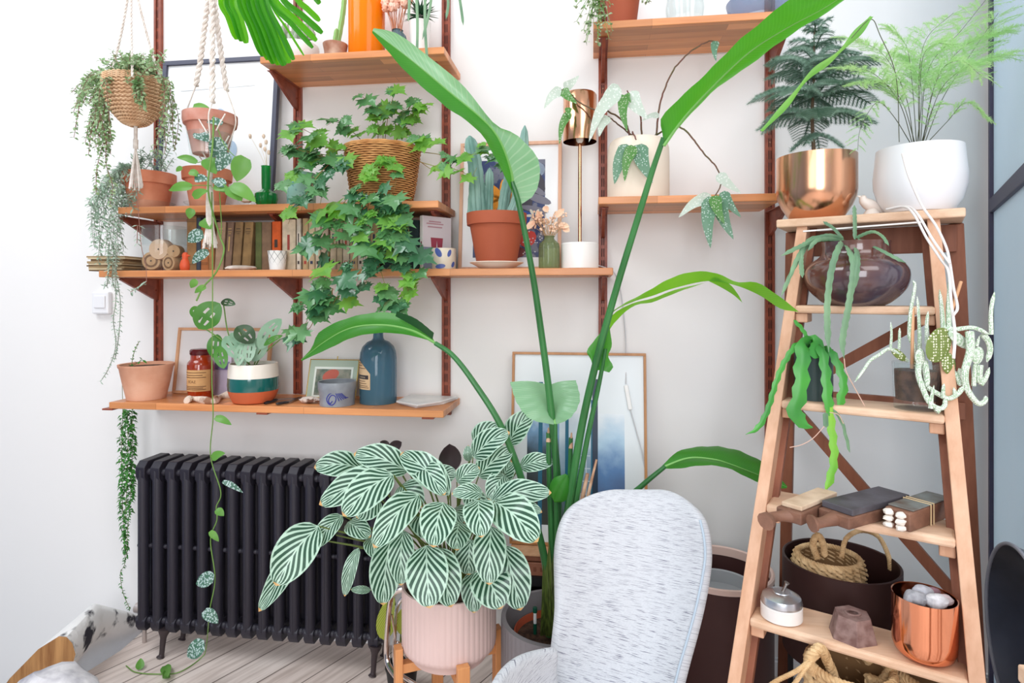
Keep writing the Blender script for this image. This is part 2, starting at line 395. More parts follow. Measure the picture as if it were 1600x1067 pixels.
# ================================================================ wall shelving
def zof(px, py, wd): return P(px, py, wd).z
SH = {}                                            # shelf -> top height
def shelf(key, label, pl, pr, py, px_ref, wf=.265, wb=.018, T=.0235):
    z = zof(px_ref, py, wf); xl = P(pl, 0, wf).x; xr = P(pr, 0, wf).x; SH[key] = z
    m = MB(); m.box(((xl+xr)/2, -(wf+wb)/2, z-T/2), (xr-xl, wf-wb, T))
    tag(build(m, 'wall_shelf', M_shelf, origin=(xl, -wb, z-T), smooth=0, bevel=.0025), label, 'shelf', 'block board shelves on the wall')
shelf('A', 'oak block-board shelf at top left holding the orange vase', 406, 694, 80, 560)
shelf('B', 'oak block-board shelf holding the wicker basket and mint mug', 184, 685, 318, 450)
shelf('C', 'longest oak shelf, carrying the row of books and copper lamp', 154, 958, 420.5, 560)
shelf('D', 'lowest oak shelf above the radiator with the blue bottle', 170, 693, 635, 430)
shelf('E', 'highest oak shelf at top right with a glass jar', 927, 1222, 25, 1080)
shelf('F', 'short oak shelf under the large cream planter', 935, 1222, 304.5, 1080)
for px, zb_, zt_, lab in ((247, 'D', 3.6, 'leftmost red-brown slotted shelf rail on the wall'), (465, 'D', 3.6, 'red-brown slotted shelf rail behind the mint mug'), (697, 'D', 3.6, 'red-brown slotted shelf rail beside the striped mug and blue bottle shelf end'),
                (942, 590, 3.6, 'red-brown slotted shelf rail just right of the copper lamp'), (1203, 690, 3.6, 'red-brown slotted shelf rail just left of the stepladder')):
    x = P(px, 0, .01).x; z0 = SH['D']+.001 if zb_ == 'D' else zof(px, zb_, .01); H_ = 3.0
    r = E('shelf_rail', (x, 0, z0), lab, 'shelf rail')
    m = MB(); m.box((x-.011, -.0075, (z0+H_)/2), (.009, .015, H_-z0)); m.box((x+.011, -.0075, (z0+H_)/2), (.009, .015, H_-z0)); m.box((x, -.005, (z0+H_)/2), (.013, .010, H_-z0))
    build(m, 'rail', M_rail, r, smooth=0)
    s = MB(); z = z0+.03; k = 0
    while z < H_-.05:
        s.box((x-.0035, -.0102, z), (.003, .001, .030)); s.box((x+.0035, -.0102, z), (.003, .001, .030)); z += .042; k += 1
    build(s, 'slots', M_slot, r, smooth=0)
    c = MB().lathe([(.0035, 0), (.003, .0015)], (x, -.0105, z0+.16), 8, rot=Matrix.Rotation(PI/2, 3, 'X'))
    c = build(c, 'screw', mat('screw', (170, 120, 100), rough=.35, metal=.8), r); z = .44
    while z0+.16+z < H_: d = c.copy(); COL.objects.link(d); d.parent = r; d.location = (0, 0, z); z += .44
def bracket(px, key, lab):
    x = P(px, 0, .1).x; x = P(px, 0, .01).x; z = SH[key]-.0235
    m = MB()
    pr = [(0.011, 0), (.205, 0), (.205, -.008), (.04, -.078), (.011, -.085)]
    m.prism([V((x-.006, -a, z+b)) for a, b in pr], (.012, 0, 0)); m.box((x, -.108, z-.0015), (.030, .194, .003))
    m.lathe([(.004, 0), (.0035, .003)], (x+.006, -.03, z-.045), 10, rot=Matrix.Rotation(PI/2, 3, 'Y')); m.lathe([(.004, 0), (.0035, .003)], (x-.006, -.03, z-.045), 10, rot=Matrix.Rotation(-PI/2, 3, 'Y'))
    tag(build(m, 'shelf_bracket', M_rail, origin=(x, 0, z-.085), smooth=30, bevel=.001), lab, 'bracket', 'red-brown shelf brackets')
for key, l, wh in (('A', (465, 697), 'orange vase shelf'), ('B', (247, 465, 697), 'wicker basket shelf'), ('C', (247, 465, 697, 942), 'long book shelf'), ('E', (942, 1203), 'top right shelf'), ('F', (942, 1203), 'cream planter shelf')):
    for i, px in enumerate(l):
        pos = 'left end' if i == 0 else ('right end' if i == len(l)-1 else ('middle' if len(l) == 3 else ('second from left' if i == 1 else 'third from left')))
        bracket(px, key, 'red-brown bracket under the %s, %s' % (wh, pos))
# flat brackets under the lowest shelf
for px, lab in ((247, 'left end'), (465, 'middle'), (697, 'right end')):
    x = P(px, 0, .01).x; z = SH['D']-.0235
    m = MB().box((x, -.14, z-.003), (.04, .25, .006)); m.box((x, -.012, z-.02), (.04, .02, .04))
    tag(build(m, 'shelf_bracket', M_rail, origin=(x, 0, z-.04), smooth=0, bevel=.001), 'flat red-brown bracket under the blue bottle shelf, %s' % lab, 'bracket', 'red-brown shelf brackets')

# ================================================================ radiator
M_rad = mat('radiator_black', (42, 40, 50), rough=.42, spec=.45, bump=.12, bscale=25)
xl = P(220, 0, .2).x; xr = P(583, 0, .2).x; N = 16; zt = zof(220, 722, .205); zbm = zof(225, 988, .205)
rad = E('radiator', ((xl+xr)/2, -.13, 0), 'black cast-iron column radiator under the lowest shelf', 'radiator')
pit = (xr-xl)/(N-1)
def capsule(m, x, y, z0, z1, rx, ry):
    prof = [(.2, 0), (.7, .006), (1, .018)]
    n = 14; vs = []; rows = [(.55, z0), (.9, z0+.010), (1, z0+.024), (1, z1-.024), (.9, z1-.010), (.55, z1)]
    for k, z in rows:
        for i in range(n): a = 2*PI*i/n; vs.append(V((x+rx*k*math.cos(a), y+ry*k*math.sin(a), z)))
    fs = [(r*n+i, r*n+(i+1) % n, (r+1)*n+(i+1) % n, (r+1)*n+i) for r in range(len(rows)-1) for i in range(n)]+[tuple(range(n-1, -1, -1)), tuple(range(5*n, 6*n))]
    m.add(vs, fs)
sm = MB(); x = xl
for y in (-.075, -.13, -.185): capsule(sm, x, y, zbm+.01, zt-.012, .0185, .021)
def ygon(zlo, zhi, c):   # rounded end boxes
    return [(-.205, zlo+c), (-.193, zlo), (-.067, zlo), (-.055, zlo+c), (-.055, zhi-c), (-.075, zhi), (-.185, zhi), (-.205, zhi-c)]
for zlo, zhi in ((zt-.075, zt), (zbm, zbm+.06)):
    pr = [V((x-.018, y, z)) for y, z in ygon(zlo, zhi, .02)]; sm.prism(pr, (.036, 0, 0))
for y in (-.205,): sm.bar((x, y, zbm+.03), (x, y, zt-.03), .006, .004)
for zz in (zt-.04, zbm+.035, (zt+zbm)/2-.005):
    for y in ((-.18, -.08) if zz > zt-.05 or zz < zbm+.05 else (-.175, -.13, -.07)): sm.tube([(x-pit*.5, y, zz), (x+pit*.5, y, zz)], .0135 if zz > zt-.05 or zz < zbm+.05 else .009, 10)
first = build(sm, 'radiator_section', M_rad, rad, bevel=.004, smooth=40)
for i in range(1, N):
    c = first.copy(); COL.objects.link(c); c.parent = rad; c.location = (pit*i, 0, 0)
for px, k in ((256, 0), (590, 1)):
    x = xl+pit*(2-.5) if k == 0 else xr+pit*.1
    for y in (-.19, -.075):
        m = MB(); m.tube(cr([(x, y, zbm+.012), (x-.004, y-.004, .06), (x-.006, y-.008, .015), (x-.008, y-.012, .001)], 5), [.022, .02, .017, .013, .011, .0105, .010, .0095, .009, .009, .009, .009, .010, .012, .014, .015], 12)
        build(m, 'radiator_foot', mat('foot_iron', (62, 52, 54), rough=.5, spec=.4), rad)
v = MB(); vx = xl-.03; v.tube([(xl-.01, -.12, zbm+.04), (vx-.02, -.12, zbm+.04)], .012, 12); v.tube([(vx-.02, -.12, zbm+.055), (vx-.02, -.12, 0.0)], .008, 12); v.lathe([(.014, 0), (.018, .004), (.018, .03), (.012, .034)], (vx-.024, -.12, zbm+.04), 14, rot=Matrix.Rotation(-PI/2, 3, 'Y'))
build(v, 'valve', mat('valve_metal', (200, 190, 186), rough=.35, metal=.7), rad)

# ================================================================ switch, beam
sw = P(163, 473, .0); s0 = S(163, 0)
st = E('wall_switch', (sw.x, -.0, sw.z), 'white light switch on the bright wall left of the shelves', 'light switch')
build(MB().box((sw.x, -.011, sw.z), (.075, .022, .09)), 'plate', mat('switch_white', (240, 240, 242), rough=.35), st, smooth=0, bevel=.006)
build(MB().box((sw.x, -.024, sw.z+.004), (.05, .006, .05)), 'rocker', mat('switch_white', (240, 240, 242)), st, smooth=0, bevel=.003)

M_cut = woodmat('sawn_beam_end', (196, 146, 92), (140, 92, 50), axis='Z', rough=.7, scale=1.6, bump=.4)
M_bark = mat('flaking_plaster', (240, 238, 236), rough=.9, c2=(52, 50, 60), nscale=9, bump=.8, bscale=40, contrast=(.60, .66))
fc = [(-60, 1200), (-20, 1110), (15, 1060), (60, 1014), (92, 994), (104, 995), (113, 1005), (118, 1022), (113, 1040), (100, 1056), (70, 1080), (40, 1130)]
A_ = [P(a, b, .42) for a, b in fc]
B_ = [P(150+(a-100)*.5, 975+(b-1030)*.9, .24) for a, b in fc]; D_ = [P(215+(a-100)*.36, 982+(b-1030)*.62, .02) for a, b in fc]
bm = MB(); n = len(fc); bm.add(A_+B_+D_, [tuple(range(n))], mi=0)
bm.add(A_+B_+D_, [(i, i+n, (i+1) % n+n, (i+1) % n) for i in range(n)]+[(i+n, i+2*n, (i+1) % n+2*n, (i+1) % n+n) for i in range(n)], mi=1)
tag(build(bm, 'timber_beam', [M_cut, M_bark], origin=D_[5], smooth=50), 'rough sawn timber beam flaked with white plaster at the floor edge', 'beam')
rk = MB().blob(P(85, 1092, .62), (.13, .09, .085), 16, jit=.3)
tag(build(rk, 'plaster_rubble', mat('rubble', (228, 226, 228), rough=.9, c2=(150, 148, 158), nscale=14, bump=.6), origin=P(85, 1110, .62)), 'white plastered stone lump in front of the sawn beam', 'stone')
# ================================================================ things on the shelves
M_terra = mat('terracotta', (202, 116, 82), rough=.85, c2=(222, 150, 118), nscale=10, bump=.2, bscale=60)
M_terra_pale = mat('pale_terracotta', (208, 148, 118), rough=.9, c2=(226, 176, 148), nscale=9, bump=.25, bscale=50)
M_terra_deep = mat('deep_terracotta', (170, 86, 56), rough=.7, c2=(158, 76, 48), nscale=5)
M_soil = mat('potting_soil', (96, 70, 56), rough=1, c2=(58, 42, 34), nscale=60, bump=1, bscale=120)
M_glass = glass('clear_glass', (250, 253, 253), mixin=.025, ior=1.14)
M_white = mat('white_glaze', (238, 236, 232), rough=.35)
M_pale_stone = mat('pale_stone', (232, 222, 212), rough=.7, c2=(196, 180, 166), nscale=20, bump=.4)
M_pinewood = woodmat('light_frame_wood', (222, 172, 132), (200, 146, 104), axis='Z', rough=.5)
M_cork = woodmat('cut_wood', (206, 170, 128), (176, 134, 92), axis='Z', rough=.7)

def Y2Z(cx, wd): s = S(cx, wd); return lambda y: CH-(y-HZ)*s
def prof_px(cx, wd, zb, pr):
    s = S(cx, wd); out = [(r*s, CH-(y-HZ)*s*((1-r/F) if y < HZ else 1)) for r, y in pr]; out[0] = (out[0][0], zb)
    k = 1
    while k < len(out) and out[k][1] <= zb: out[k] = (out[k][0], zb+.0005*k); k += 1
    return out
def vessel(name, cx, wd, zb, pr, m, label, cat, group=None, th=.005, soil=None, n=48, rim=None, rib=None, part='body', sx=1, sy=1, soft=False):
    """a turned pot from its outline in the photograph, hollow; returns the thing, centre, outline"""
    c = C0(cx, wd); t = E(name, (c.x, c.y, zb), label, cat, group); q = prof_px(cx, wd, zb, pr)
    if soft: q = [(p.x, p.z) for p in cr([V((r, 0, z)) for r, z in q], 4)]
    m1 = MB().lathe(q+[(max(.001, r-th), z-.001) for r, z in q[::-1] if z > zb+.012], c, n, rib=rib, sx=sx, sy=sy)
    body = build(m1, part, m, t)
    if soil is not None:
        rr = None; r0 = q[-1][0]*.9
        zz = q[-1][1]-soil

        for (ra, za), (rb, zb2) in zip(q, q[1:]):
            if za <= zz <= zb2: rr = ra+(rb-ra)*(zz-za)/max(1e-6, zb2-za)-th*.7
        build(MB().cap(rr or r0, zz, c, 28, bumpy=.002, sx=sx, sy=sy), 'soil', M_soil, t)
    return t, c, q
def classic(cx, hw_rim, hw_rimb, hw_base, yt, yrim, yb):      # clay flowerpot with a thick collar
    return [(hw_base, yb), (hw_rimb, yrim), (hw_rim*.985, yrim-.5), (hw_rim, (yt+yrim)/2), (hw_rim, yt)]

# ---- shelf A
A = SH['A']
t, cA1, q = vessel('cactus_pot', 524, .17, A, [(15, 80), (17, 74), (18.5, 66), (19, 62)], mat('rusty_tin', (150, 92, 66), rough=.5, c2=(206, 176, 154), nscale=14, metal=.3), 'small rust-brown pot with an upright cactus beside the orange vase', 'potted cactus', soil=.006)
M_cact = leafmat('young_cactus', (150, 190, 110), (120, 165, 90), tl=0)
def column_cactus(m, base, top, r, ribs=6, depth=.22, taper=.5, bend=None):
    pts = cr([base]+([bend] if bend else [])+[top], 10); k = len(pts)
    vs = []; n = ribs*4
    for i, p in enumerate(pts):
        t_ = i/(k-1); rr = r*(1 if t_ < .85 else max(.12, max(0, math.cos((t_-.85)/.15*PI/2))**.6))*(1-.12*t_)*(1+.05*math.sin(t_*40))
        for j in range(n):
            a = 2*PI*j/n; q_ = rr*(1-depth*(1-abs(math.cos(a*ribs/2))))
            vs.append(p+V((math.cos(a)*q_, math.sin(a)*q_, 0)))
    fs = [(i*n+j, i*n+(j+1) % n, (i+1)*n+(j+1) % n, (i+1)*n+j) for i in range(k-1) for j in range(n)]+[tuple(range((k-1)*n, k*n))]
    m.add(vs, fs)
m = MB(); column_cactus(m, P(527, 72, .17), P(540, -30, .17), .010, 5, bend=P(536, 20, .17)); column_cactus(m, P(522, 72, .18), P(526, 44, .18), .008, 5)
build(m, 'cactus', M_cact, t)
t, c, q = vessel('orange_vase', 573, .15, A, [(27, 78), (28, 76), (28, 40), (28, 10), (28, -30), (26, -40)], leafmat('orange_glass', (255, 158, 20), (255, 128, 0), rough=.12, tl=.35, tcol=(255, 170, 30), nscale=1.5, spec=.4), 'tall glossy orange cylinder vase on the top left shelf', 'vase', th=.003)
M_tealglass = glass('grey_teal_glass', (150, 178, 186), mixin=.3)
t, c, q = vessel('bud_vase', 621, .16, A, [(14, 76), (14.5, 74), (14.5, 56), (13, 51), (8, 47), (6.5, 45), (9, 44)], M_tealglass, 'small grey-blue ribbed glass bottle holding pink dried flowers', 'vase', th=.002, rib=lambda a, k: .03*math.cos(a*16))
M_dry = mat('dried_pink', (244, 186, 160), rough=.9, c2=(252, 214, 196), nscale=40)
M_drystem = mat('dried_stem', (206, 140, 108), rough=.8)
fl = MB(); stm = MB(); random.seed(3)
for i in range(26):
    a = P(rnd(617, 625), 68, .16+rnd(-.01, .01)); b = P(rnd(600, 640), rnd(-6, 14), .16+rnd(-.04, .04)); stm.tube([a, a.lerp(b, .5)+V((0, 0, .01)), b], .0011, 5)
    fl.blob(b, (.012, .012, .016), 7, jit=.6)
    for k in range(7): fl.blob(b+rdir()*.014, .004, 5)
ft = E('dried_flowers', P(621, 68, .16), 'bunch of pink dried flowers in the grey-blue glass bottle', 'dried flowers'); build(stm, 'stems', M_drystem, ft); build(fl, 'flower_heads', M_dry, ft)
t, cA4, q = vessel('white_plant_pot', 656, .15, A, [(13, 74), (14, 72), (15.5, 50), (17, 32), (17, 28)], M_white, 'small white ceramic pot with spiky dark rosette on top left shelf', 'potted succulent', soil=.004)
M_aloe = leafmat('dark_haworthia', (44, 84, 62), (70, 120, 86), tl=.05, rough=.3)
m = MB(); random.seed(5)
ctr = P(657, 26, .15)
for i in range(80):
    a = rnd(0, 2*PI); el = rnd(-.35, 1.3); d = V((math.cos(a)*math.cos(el), math.sin(a)*math.cos(el), math.sin(el))); L_ = rnd(.05, .078)
    sp = [ctr+d*L_*k/5+V((0, 0, -.008*(k/5)**2)) for k in range(6)]; m.leaf(sp, .014, V((0, 0, 1)) if el < 1 else V((0, -1, 0)), lambda t: (1-t)**.8+.02, fold=.4, nc=2)
build(m, 'rosette', M_aloe, t)
# blurred plant in a white bowl behind the palm leaf
t, c, q = vessel('white_bowl', 466, .15, A, [(20, 84), (30, 78), (32, 64), (31, 60)], M_white, 'white bowl of small green succulents half hidden by the palm leaf', 'potted succulent', soil=.006)
m = MB(); random.seed(8)
for i in range(60):
    b = P(rnd(440, 492), 62, .15+rnd(-.04, .04)); m.tube([b, b+V((rnd(-.01, .01), rnd(-.01, .01), rnd(.02, .06)))], [.006, .003], 6)
build(m, 'succulents', leafmat('grey_succulent', (156, 176, 150), (186, 170, 160), tl=.1), t)

# ---- shelf B
B_ = SH['B']
t, cB1, q = vessel('terracotta_pot', 233, .185, B_, classic(0, 38, 33, 26, 264, 283, 321), M_terra, 'weathered terracotta pot of trailing grey stonecrop at left end of the wicker basket shelf', 'plant pot', th=.007, soil=.012)
build(MB().lathe([(.001, B_), (27*S(233, .17), B_), (33*S(233, .17), B_+.018), (36*S(233, .17), B_+.026), (35*S(233, .17), B_+.026), (31*S(233, .17), B_+.017), (25*S(233, .17), B_+.003)], cB1, 40, rib=lambda a, k: .02*math.cos(a*30)), 'glass_saucer', M_glass, t)
t, cB2, q = vessel('terracotta_pot', 324, .18, B_, classic(0, 36, 31, 24, 258, 276, 320), M_terra, 'chipped terracotta pot behind the macrame tassel', 'plant pot', th=.006, soil=.012)
build(MB().lathe([(.001, B_), (25*S(324, .15), B_), (33*S(324, .15), B_+.02), (32*S(324, .15), B_+.02), (24*S(324, .15), B_+.003)], cB2, 40), 'glass_saucer', M_glass, t)
# large dark framed picture leaning
def leaning_frame(name, corners, wb, wt, fw, th, fm, matw, mm, label, glassy=True, art=None, cat='picture'):
    """corners: bottom left, bottom right, top right, top left in the photo; returns local axes"""
    bl = P(corners[0][0], corners[0][1], wb); br_ = P(corners[1][0], corners[1][1], wb)
    z0 = corners[4]; hx = (br_.x-bl.x); zt_ = P((corners[2][0]+corners[3][0])/2, (corners[2][1]+corners[3][1])/2, wt).z
    o = V((bl.x, -wb, z0)); U = V((1, 0, 0)); W = V((0, wb-wt, zt_-z0)); Hh = W.length; W.normalize(); Nn = U.cross(W)    # Nn points to the viewer
    t = E(name, o, label, cat)
    m = MB()
    def q(u, v, d=0): return o+U*u+W*v+Nn*d
    for a, b, c_, d_ in ((0, hx, 0, fw), (0, hx, Hh-fw, Hh), (0, fw, fw, Hh-fw), (hx-fw, hx, fw, Hh-fw)):
        m.prism([q(a, c_, 0), q(b, c_, 0), q(b, d_, 0), q(a, d_, 0)], Nn*th)
    build(m, 'frame', fm, t, smooth=0, bevel=.001)
    m = MB(); m.prism([q(fw*.6, fw*.6, th*.35), q(hx-fw*.6, fw*.6, th*.35), q(hx-fw*.6, Hh-fw*.6, th*.35), q(fw*.6, Hh-fw*.6, th*.35)], Nn*.002)
    build(m, 'mount_board', mm, t, smooth=0)
    return t, q, hx, Hh, Nn
M_blackframe = mat('black_frame', (72, 74, 92), rough=.5)
t, q, hx, Hh, Nn = leaning_frame('framed_picture', [(244, 322), (428, 322), (440, 92), (257, 97), B_], .075, .018, .017, .02, M_blackframe, .05, mat('print_white', (246, 247, 248), rough=.25), 'large black-framed white print leaning behind the hanging pots')
m = MB(); rg = MB()
def disc(mb, q, u, v, ru, rv, d, rot=0, n=20, off=0):
    pts = [q(u+ru*math.cos(2*PI*i/n)*math.cos(rot)-rv*math.sin(2*PI*i/n)*math.sin(rot), v+ru*math.cos(2*PI*i/n)*math.sin(rot)+rv*math.sin(2*PI*i/n)*math.cos(rot), d) for i in range(n)]
    mb.add(pts, [tuple(range(n))])
for u, v, ru, rv, ro in ((.52, .60, .028, .045, .2), (.60, .38, .035, .05, -.3), (.36, .5, .03, .05, .6), (.52, .47, .03, .04, 0)): disc(m, q, u*hx, v*Hh, ru, rv, .0105, ro)
build(m, 'printed_shapes', mat('pale_blue_ink', (170, 192, 214), rough=.4), t, smooth=0)
m = MB().bar(q(.16*hx, .80*Hh, .0105), q(.80*hx, .815*Hh, .0105), .0015, .0006, up=Nn); build(m, 'printed_line', mat('grey_ink', (196, 198, 200)), t, smooth=0)
# shell, green glass bottle, mint cup
t, c, q = vessel('glass_cup', 386, .21, B_, [(9, 321), (14, 312), (17, 304), (19, 296)], M_glass, 'small clear glass cup beside the green bottle, holding a seashell', 'glass', th=.002)
tag(build(MB().blob(P(385, 313, .21)+V((0, 0, .004)), (.022, .016, .012), 14, jit=.4), 'seashell', mat('shell_peach', (236, 196, 170), rough=.5, c2=(246, 228, 214), nscale=20), origin=P(385, 316, .21)), 'peach seashell in the glass cup next to the green bottle', 'seashell')
M_green = glass('emerald_glass', (40, 190, 96), mixin=.3, rough=.04, ior=1.6)
t, c, q = vessel('glass_bottle', 416, .19, B_, [(11, 321), (15, 315), (16.5, 308), (15.5, 300), (9, 297), (6.5, 295), (7, 285), (7.2, 260), (7.8, 258)], M_green, 'emerald green glass bottle with bulbous base on the wicker basket shelf', 'bottle', th=.002, rib=lambda a, k: (.05*math.cos(a*12) if k < 4 else 0))
m = MB(); s_ = MB()
for px, py in ((412, 213), (407, 227), (414, 233), (420, 238), (391, 213), (416, 222)):
    a = P(416, 262, .17); b = P(px, py, .17+rnd(-.02, .02)); s_.tube(cr([a, a.lerp(b, .5)+V((.003, 0, 0)), b], 4), .0006, 4); m.blob(b, (.006, .006, .009), 8, jit=.3)
ft = E('dried_flowers', P(416, 262, .17), 'wispy cream dried grass heads in the green glass bottle', 'dried flowers'); build(s_, 'stems', mat('straw', (222, 208, 180)), ft); build(m, 'flower_heads', mat('straw_head', (226, 204, 182), rough=.9), ft)
t, c, q = vessel('ceramic_cup', 471, .15, B_, [(20, 321), (21.5, 317), (22, 290), (22, 267)], mat('speckled_mint', (160, 212, 200), rough=.4, c2=(104, 160, 158), nscale=50, contrast=(.58, .68)), 'mint green speckled ceramic cup behind the ivy leaves', 'cup', th=.004)

# wicker basket
def weave(m, c, prof, rows, cols, amp, th=.0022, sx=1, sy=1):      # rows of rods weaving in and out of stakes
    for i in range(rows):
        t_ = (i+.5)/rows; k = t_*(len(prof)-1); a = int(k); b = min(a+1, len(prof)-1); r = prof[a][0]*(1-(k-a))+prof[b][0]*(k-a); z = prof[a][1]*(1-(k-a))+prof[b][1]*(k-a)
        n = cols*4; pts = []
        for j in range(n+1):
            an = 2*PI*j/n; rr = r+amp*math.cos(an*cols+(PI if i % 2 else 0)); pts.append(c+V((rr*math.cos(an)*sx, rr*math.sin(an)*sy, z)))
        m.tube(pts, th, 5, ends=False)
M_wicker = mat('wicker', (220, 164, 104), rough=.6, c2=(184, 126, 72), nscale=24, bump=.3)
cb = C0(598, .15); sB = S(598, .15); z0 = B_; zt_ = Y2Z(598, .15)(236)
bk = E('wicker_basket', (cb.x, cb.y, z0), 'brown wicker basket planter overflowing with ivy', 'basket')
prf = [(44*sB, z0+.004), (50*sB, (z0*2+zt_)/3), (54*sB, (z0+zt_*2)/3), (58*sB, zt_)]
m = MB(); weave(m, cb, prf, 26, 22, .0022, .0026); 
for r_, z_ in ((58*sB, zt_+.002), (58.5*sB, zt_+.006)): 
    m.tube([cb+V((r_*math.cos(a*PI/24), r_*math.sin(a*PI/24), z_+.001*math.sin(a*2))) for a in range(49)], .004, 6, ends=False)
build(m, 'weave', M_wicker, bk)
build(MB().lathe([(r-.004, z) for r, z in prf], cb, 40), 'liner', mat('basket_liner', (130, 88, 52), rough=.9), bk)
build(MB().cap(54*sB, zt_-.02, cb, 30, bumpy=.003), 'soil', M_soil, bk)

# ---- shelf C
C_ = SH['C']
def xp(px, wd): return P(px, HZ, wd).x
# stack of old papers
M_oldpaper = mat('old_paper', (206, 184, 148), rough=.9, c2=(160, 136, 100), nscale=18)
zz = C_
for i in range(9):
    w_ = rnd(.13, .15); th_ = rnd(.004, .008); cx_ = xp(193, .15)+rnd(-.006, .006); m = MB().box((0, 0, th_/2), (w_, .17, th_), rot=Matrix.Rotation(rnd(-.04, .04), 3, 'Z'))
    m.v = [p+V((cx_, -.15, zz)) for p in m.v]
    top = i == 8
    o = build(m, 'magazine', mat('old_cover_%d' % (i % 3), [(120, 96, 66), (196, 176, 140), (150, 126, 90)][i % 3], rough=.8, c2=[(98, 76, 52), (214, 196, 164), (170, 146, 110)][i % 3], nscale=12), origin=(cx_, -.15, zz), smooth=0, bevel=.001)
    tag(o, 'old brown booklet on top of the stack at the left end of the long shelf' if top else 'old yellowed booklet in the left stack, %s' % ['lowest of all', 'second from the bottom', 'third from the bottom', 'fourth from the bottom', 'middle one', 'fourth from the top', 'third from the top', 'second from the top'][i], 'booklet', 'stacked old booklets'); zz += th_
# glass cylinder with wooden spools
t, c, q = vessel('glass_cylinder', 259, .16, C_, [(32, 424), (33, 421), (33, 380), (33, 351)], M_glass, 'clear glass cylinder jar holding wooden spools', 'jar', th=.003)
sC = S(259, .16); sp_m = [mat('spool_pale', (214, 180, 150), rough=.8), M_cork]
for (px, py, r_, dx), lab in zip(((253, 390, 16, 0), (240, 408, 14, 0), (270, 411, 12.5, 0), (275, 393, 10, 0)), ('pale pierced wooden disc on top in the glass cylinder', 'tilted wooden spool lying at lower left in the glass cylinder', 'round wood slice with ringed end at lower right in the glass cylinder', 'small dark wood slice behind the upper disc in the glass cylinder')):
    p = P(px, py, .165); t = E('wood_spool', p, lab, 'wooden spool', 'wooden spools in the glass jar'); R_ = Matrix.Rotation(PI/2, 3, 'X')@Matrix.Rotation(rnd(-.3, .3), 3, 'Y'); rr = r_*sC
    build(MB().lathe([(.001, -.02), (rr*.95, -.02), (rr, -.017), (rr, .017), (rr*.95, .02), (.003, .02)], p, 26, rot=R_, capb=False), 'body', sp_m[0] if px == 253 else M_cork, t)
    if px in (270, 240): build(MB().lathe([(rr*.72, .0203), (rr*.66, .0206), (rr*.5, .0203)], p, 26, rot=R_, capb=False), 'ring', mat('wood_ring_dark', (120, 84, 52)), t)
    build(MB().lathe([(.003, .0206), (.0028, .0206)], p, 12, rot=R_), 'hole', mat('hole_dark', (40, 28, 22)), t)
# orange bird whistle
p = V((xp(290, .2), -.20, C_)); s_ = S(290, .2); M_or = mat('orange_lacquer', (226, 92, 52), rough=.5)
t = E('bird_figurine', p, 'small orange painted bird figurine standing beside the glass cylinder', 'figurine')
m = MB().lathe([(6*s_, 0), (8*s_, 3*s_), (8.5*s_, 9*s_), (7*s_, 15*s_), (4.6*s_, 19*s_), (5*s_, 22*s_), (5.2*s_, 25*s_), (3.5*s_, 28.5*s_), (.5*s_, 29.5*s_)], p, 20); build(m, 'body', M_or, t)
build(MB().tube([p+V((4*s_, -.003, 24*s_)), p+V((10*s_, -.006, 23.5*s_))], [2*s_, .3*s_], 8), 'beak', M_or, t)

# books
def book(p0, p1, yt, col, lean=0, depth=.13, wf=.2, lab='', band=None, cover2=None, h_extra=0):
    x0 = xp(p0, wf)+.0006; x1 = xp(p1, wf)-.0006; z0 = C_; h = P((p0+p1)/2, yt, wf).z-z0
    t = E('book', ((x0+x1)/2, -wf, z0), lab, 'book', 'books in the row on the long shelf'); w_ = x1-x0; cm = mat('cloth_%d_%d_%d' % col, col, rough=.85, c2=tuple(int(v*.82) for v in col), nscale=25, bump=.3, bscale=120)
    def sh(m):
        m.v = [V((p.x+(p.z-z0)*lean, p.y, p.z)) for p in m.v]; return m
    m = MB(); e = .0022
    m.box((x0+e/2, -wf+depth/2, z0+h/2), (e, depth, h)); m.box((x1-e/2, -wf+depth/2, z0+h/2), (e, depth, h))
    sp = [V((x0+w_*(.5-.5*math.cos(PI*i/6)), -wf-.003*math.sin(PI*i/6), z0)) for i in range(7)]; sp = sp+[V((p.x, -wf+.003, z0)) for p in (sp[-1], sp[0])]
    m.prism(sp, (0, 0, h)); build(sh(m), 'cover', cm, t, smooth=40)
    m = MB().box(((x0+x1)/2, -wf+depth/2, z0+h/2), (w_-2*e, depth-.006, h-.006)); build(sh(m), 'pages', M_oldpaper, t, smooth=0)
    if band:
        for fy, fh, fwid in band[1]: build(sh(MB().box(((x0+x1)/2, -wf-.0034, z0+h*fy), (w_*fwid, .0006, h*fh))), 'spine_print', mat('ink_%d_%d_%d' % band[0], band[0]), t, smooth=0)
    return t
dk = (60, 44, 34); gold = (196, 160, 96); bl = [(.86, .015, .5), (.80, .01, .6), (.76, .01, .4)]; vt = [(.55, .30, .18)]
book(292, 307, 338, (150, 112, 70), lab='tan cloth book at the left end of the row, beside the glass cylinder', band=(dk, [(.93, .006, 1), (.90, .006, 1), (.12, .006, 1)]))
book(307, 314, 340, (62, 70, 82), lab='thin slate-blue book, second from the left in the row')
book(314, 326, 346, (176, 108, 62), lab='orange-brown book behind the macrame tassel', band=(dk, [(.16, .006, .9), (.13, .006, .9)]))
book(326, 335, 346, (168, 118, 74), lab='narrow light brown book just right of the tassel end')
book(335, 349, 347, (172, 142, 116), .06, lab='wide beige-brown leaning book, first of the four tilted ones', band=(gold, bl))
book(351, 361, 347, (138, 110, 92), .07, lab='grey-brown tilted book above the left end of the white stone', band=(gold, bl+vt))
book(362, 375, 347, (142, 112, 76), .08, lab='olive-brown tilted book above the middle of the white stone', band=(dk, bl))
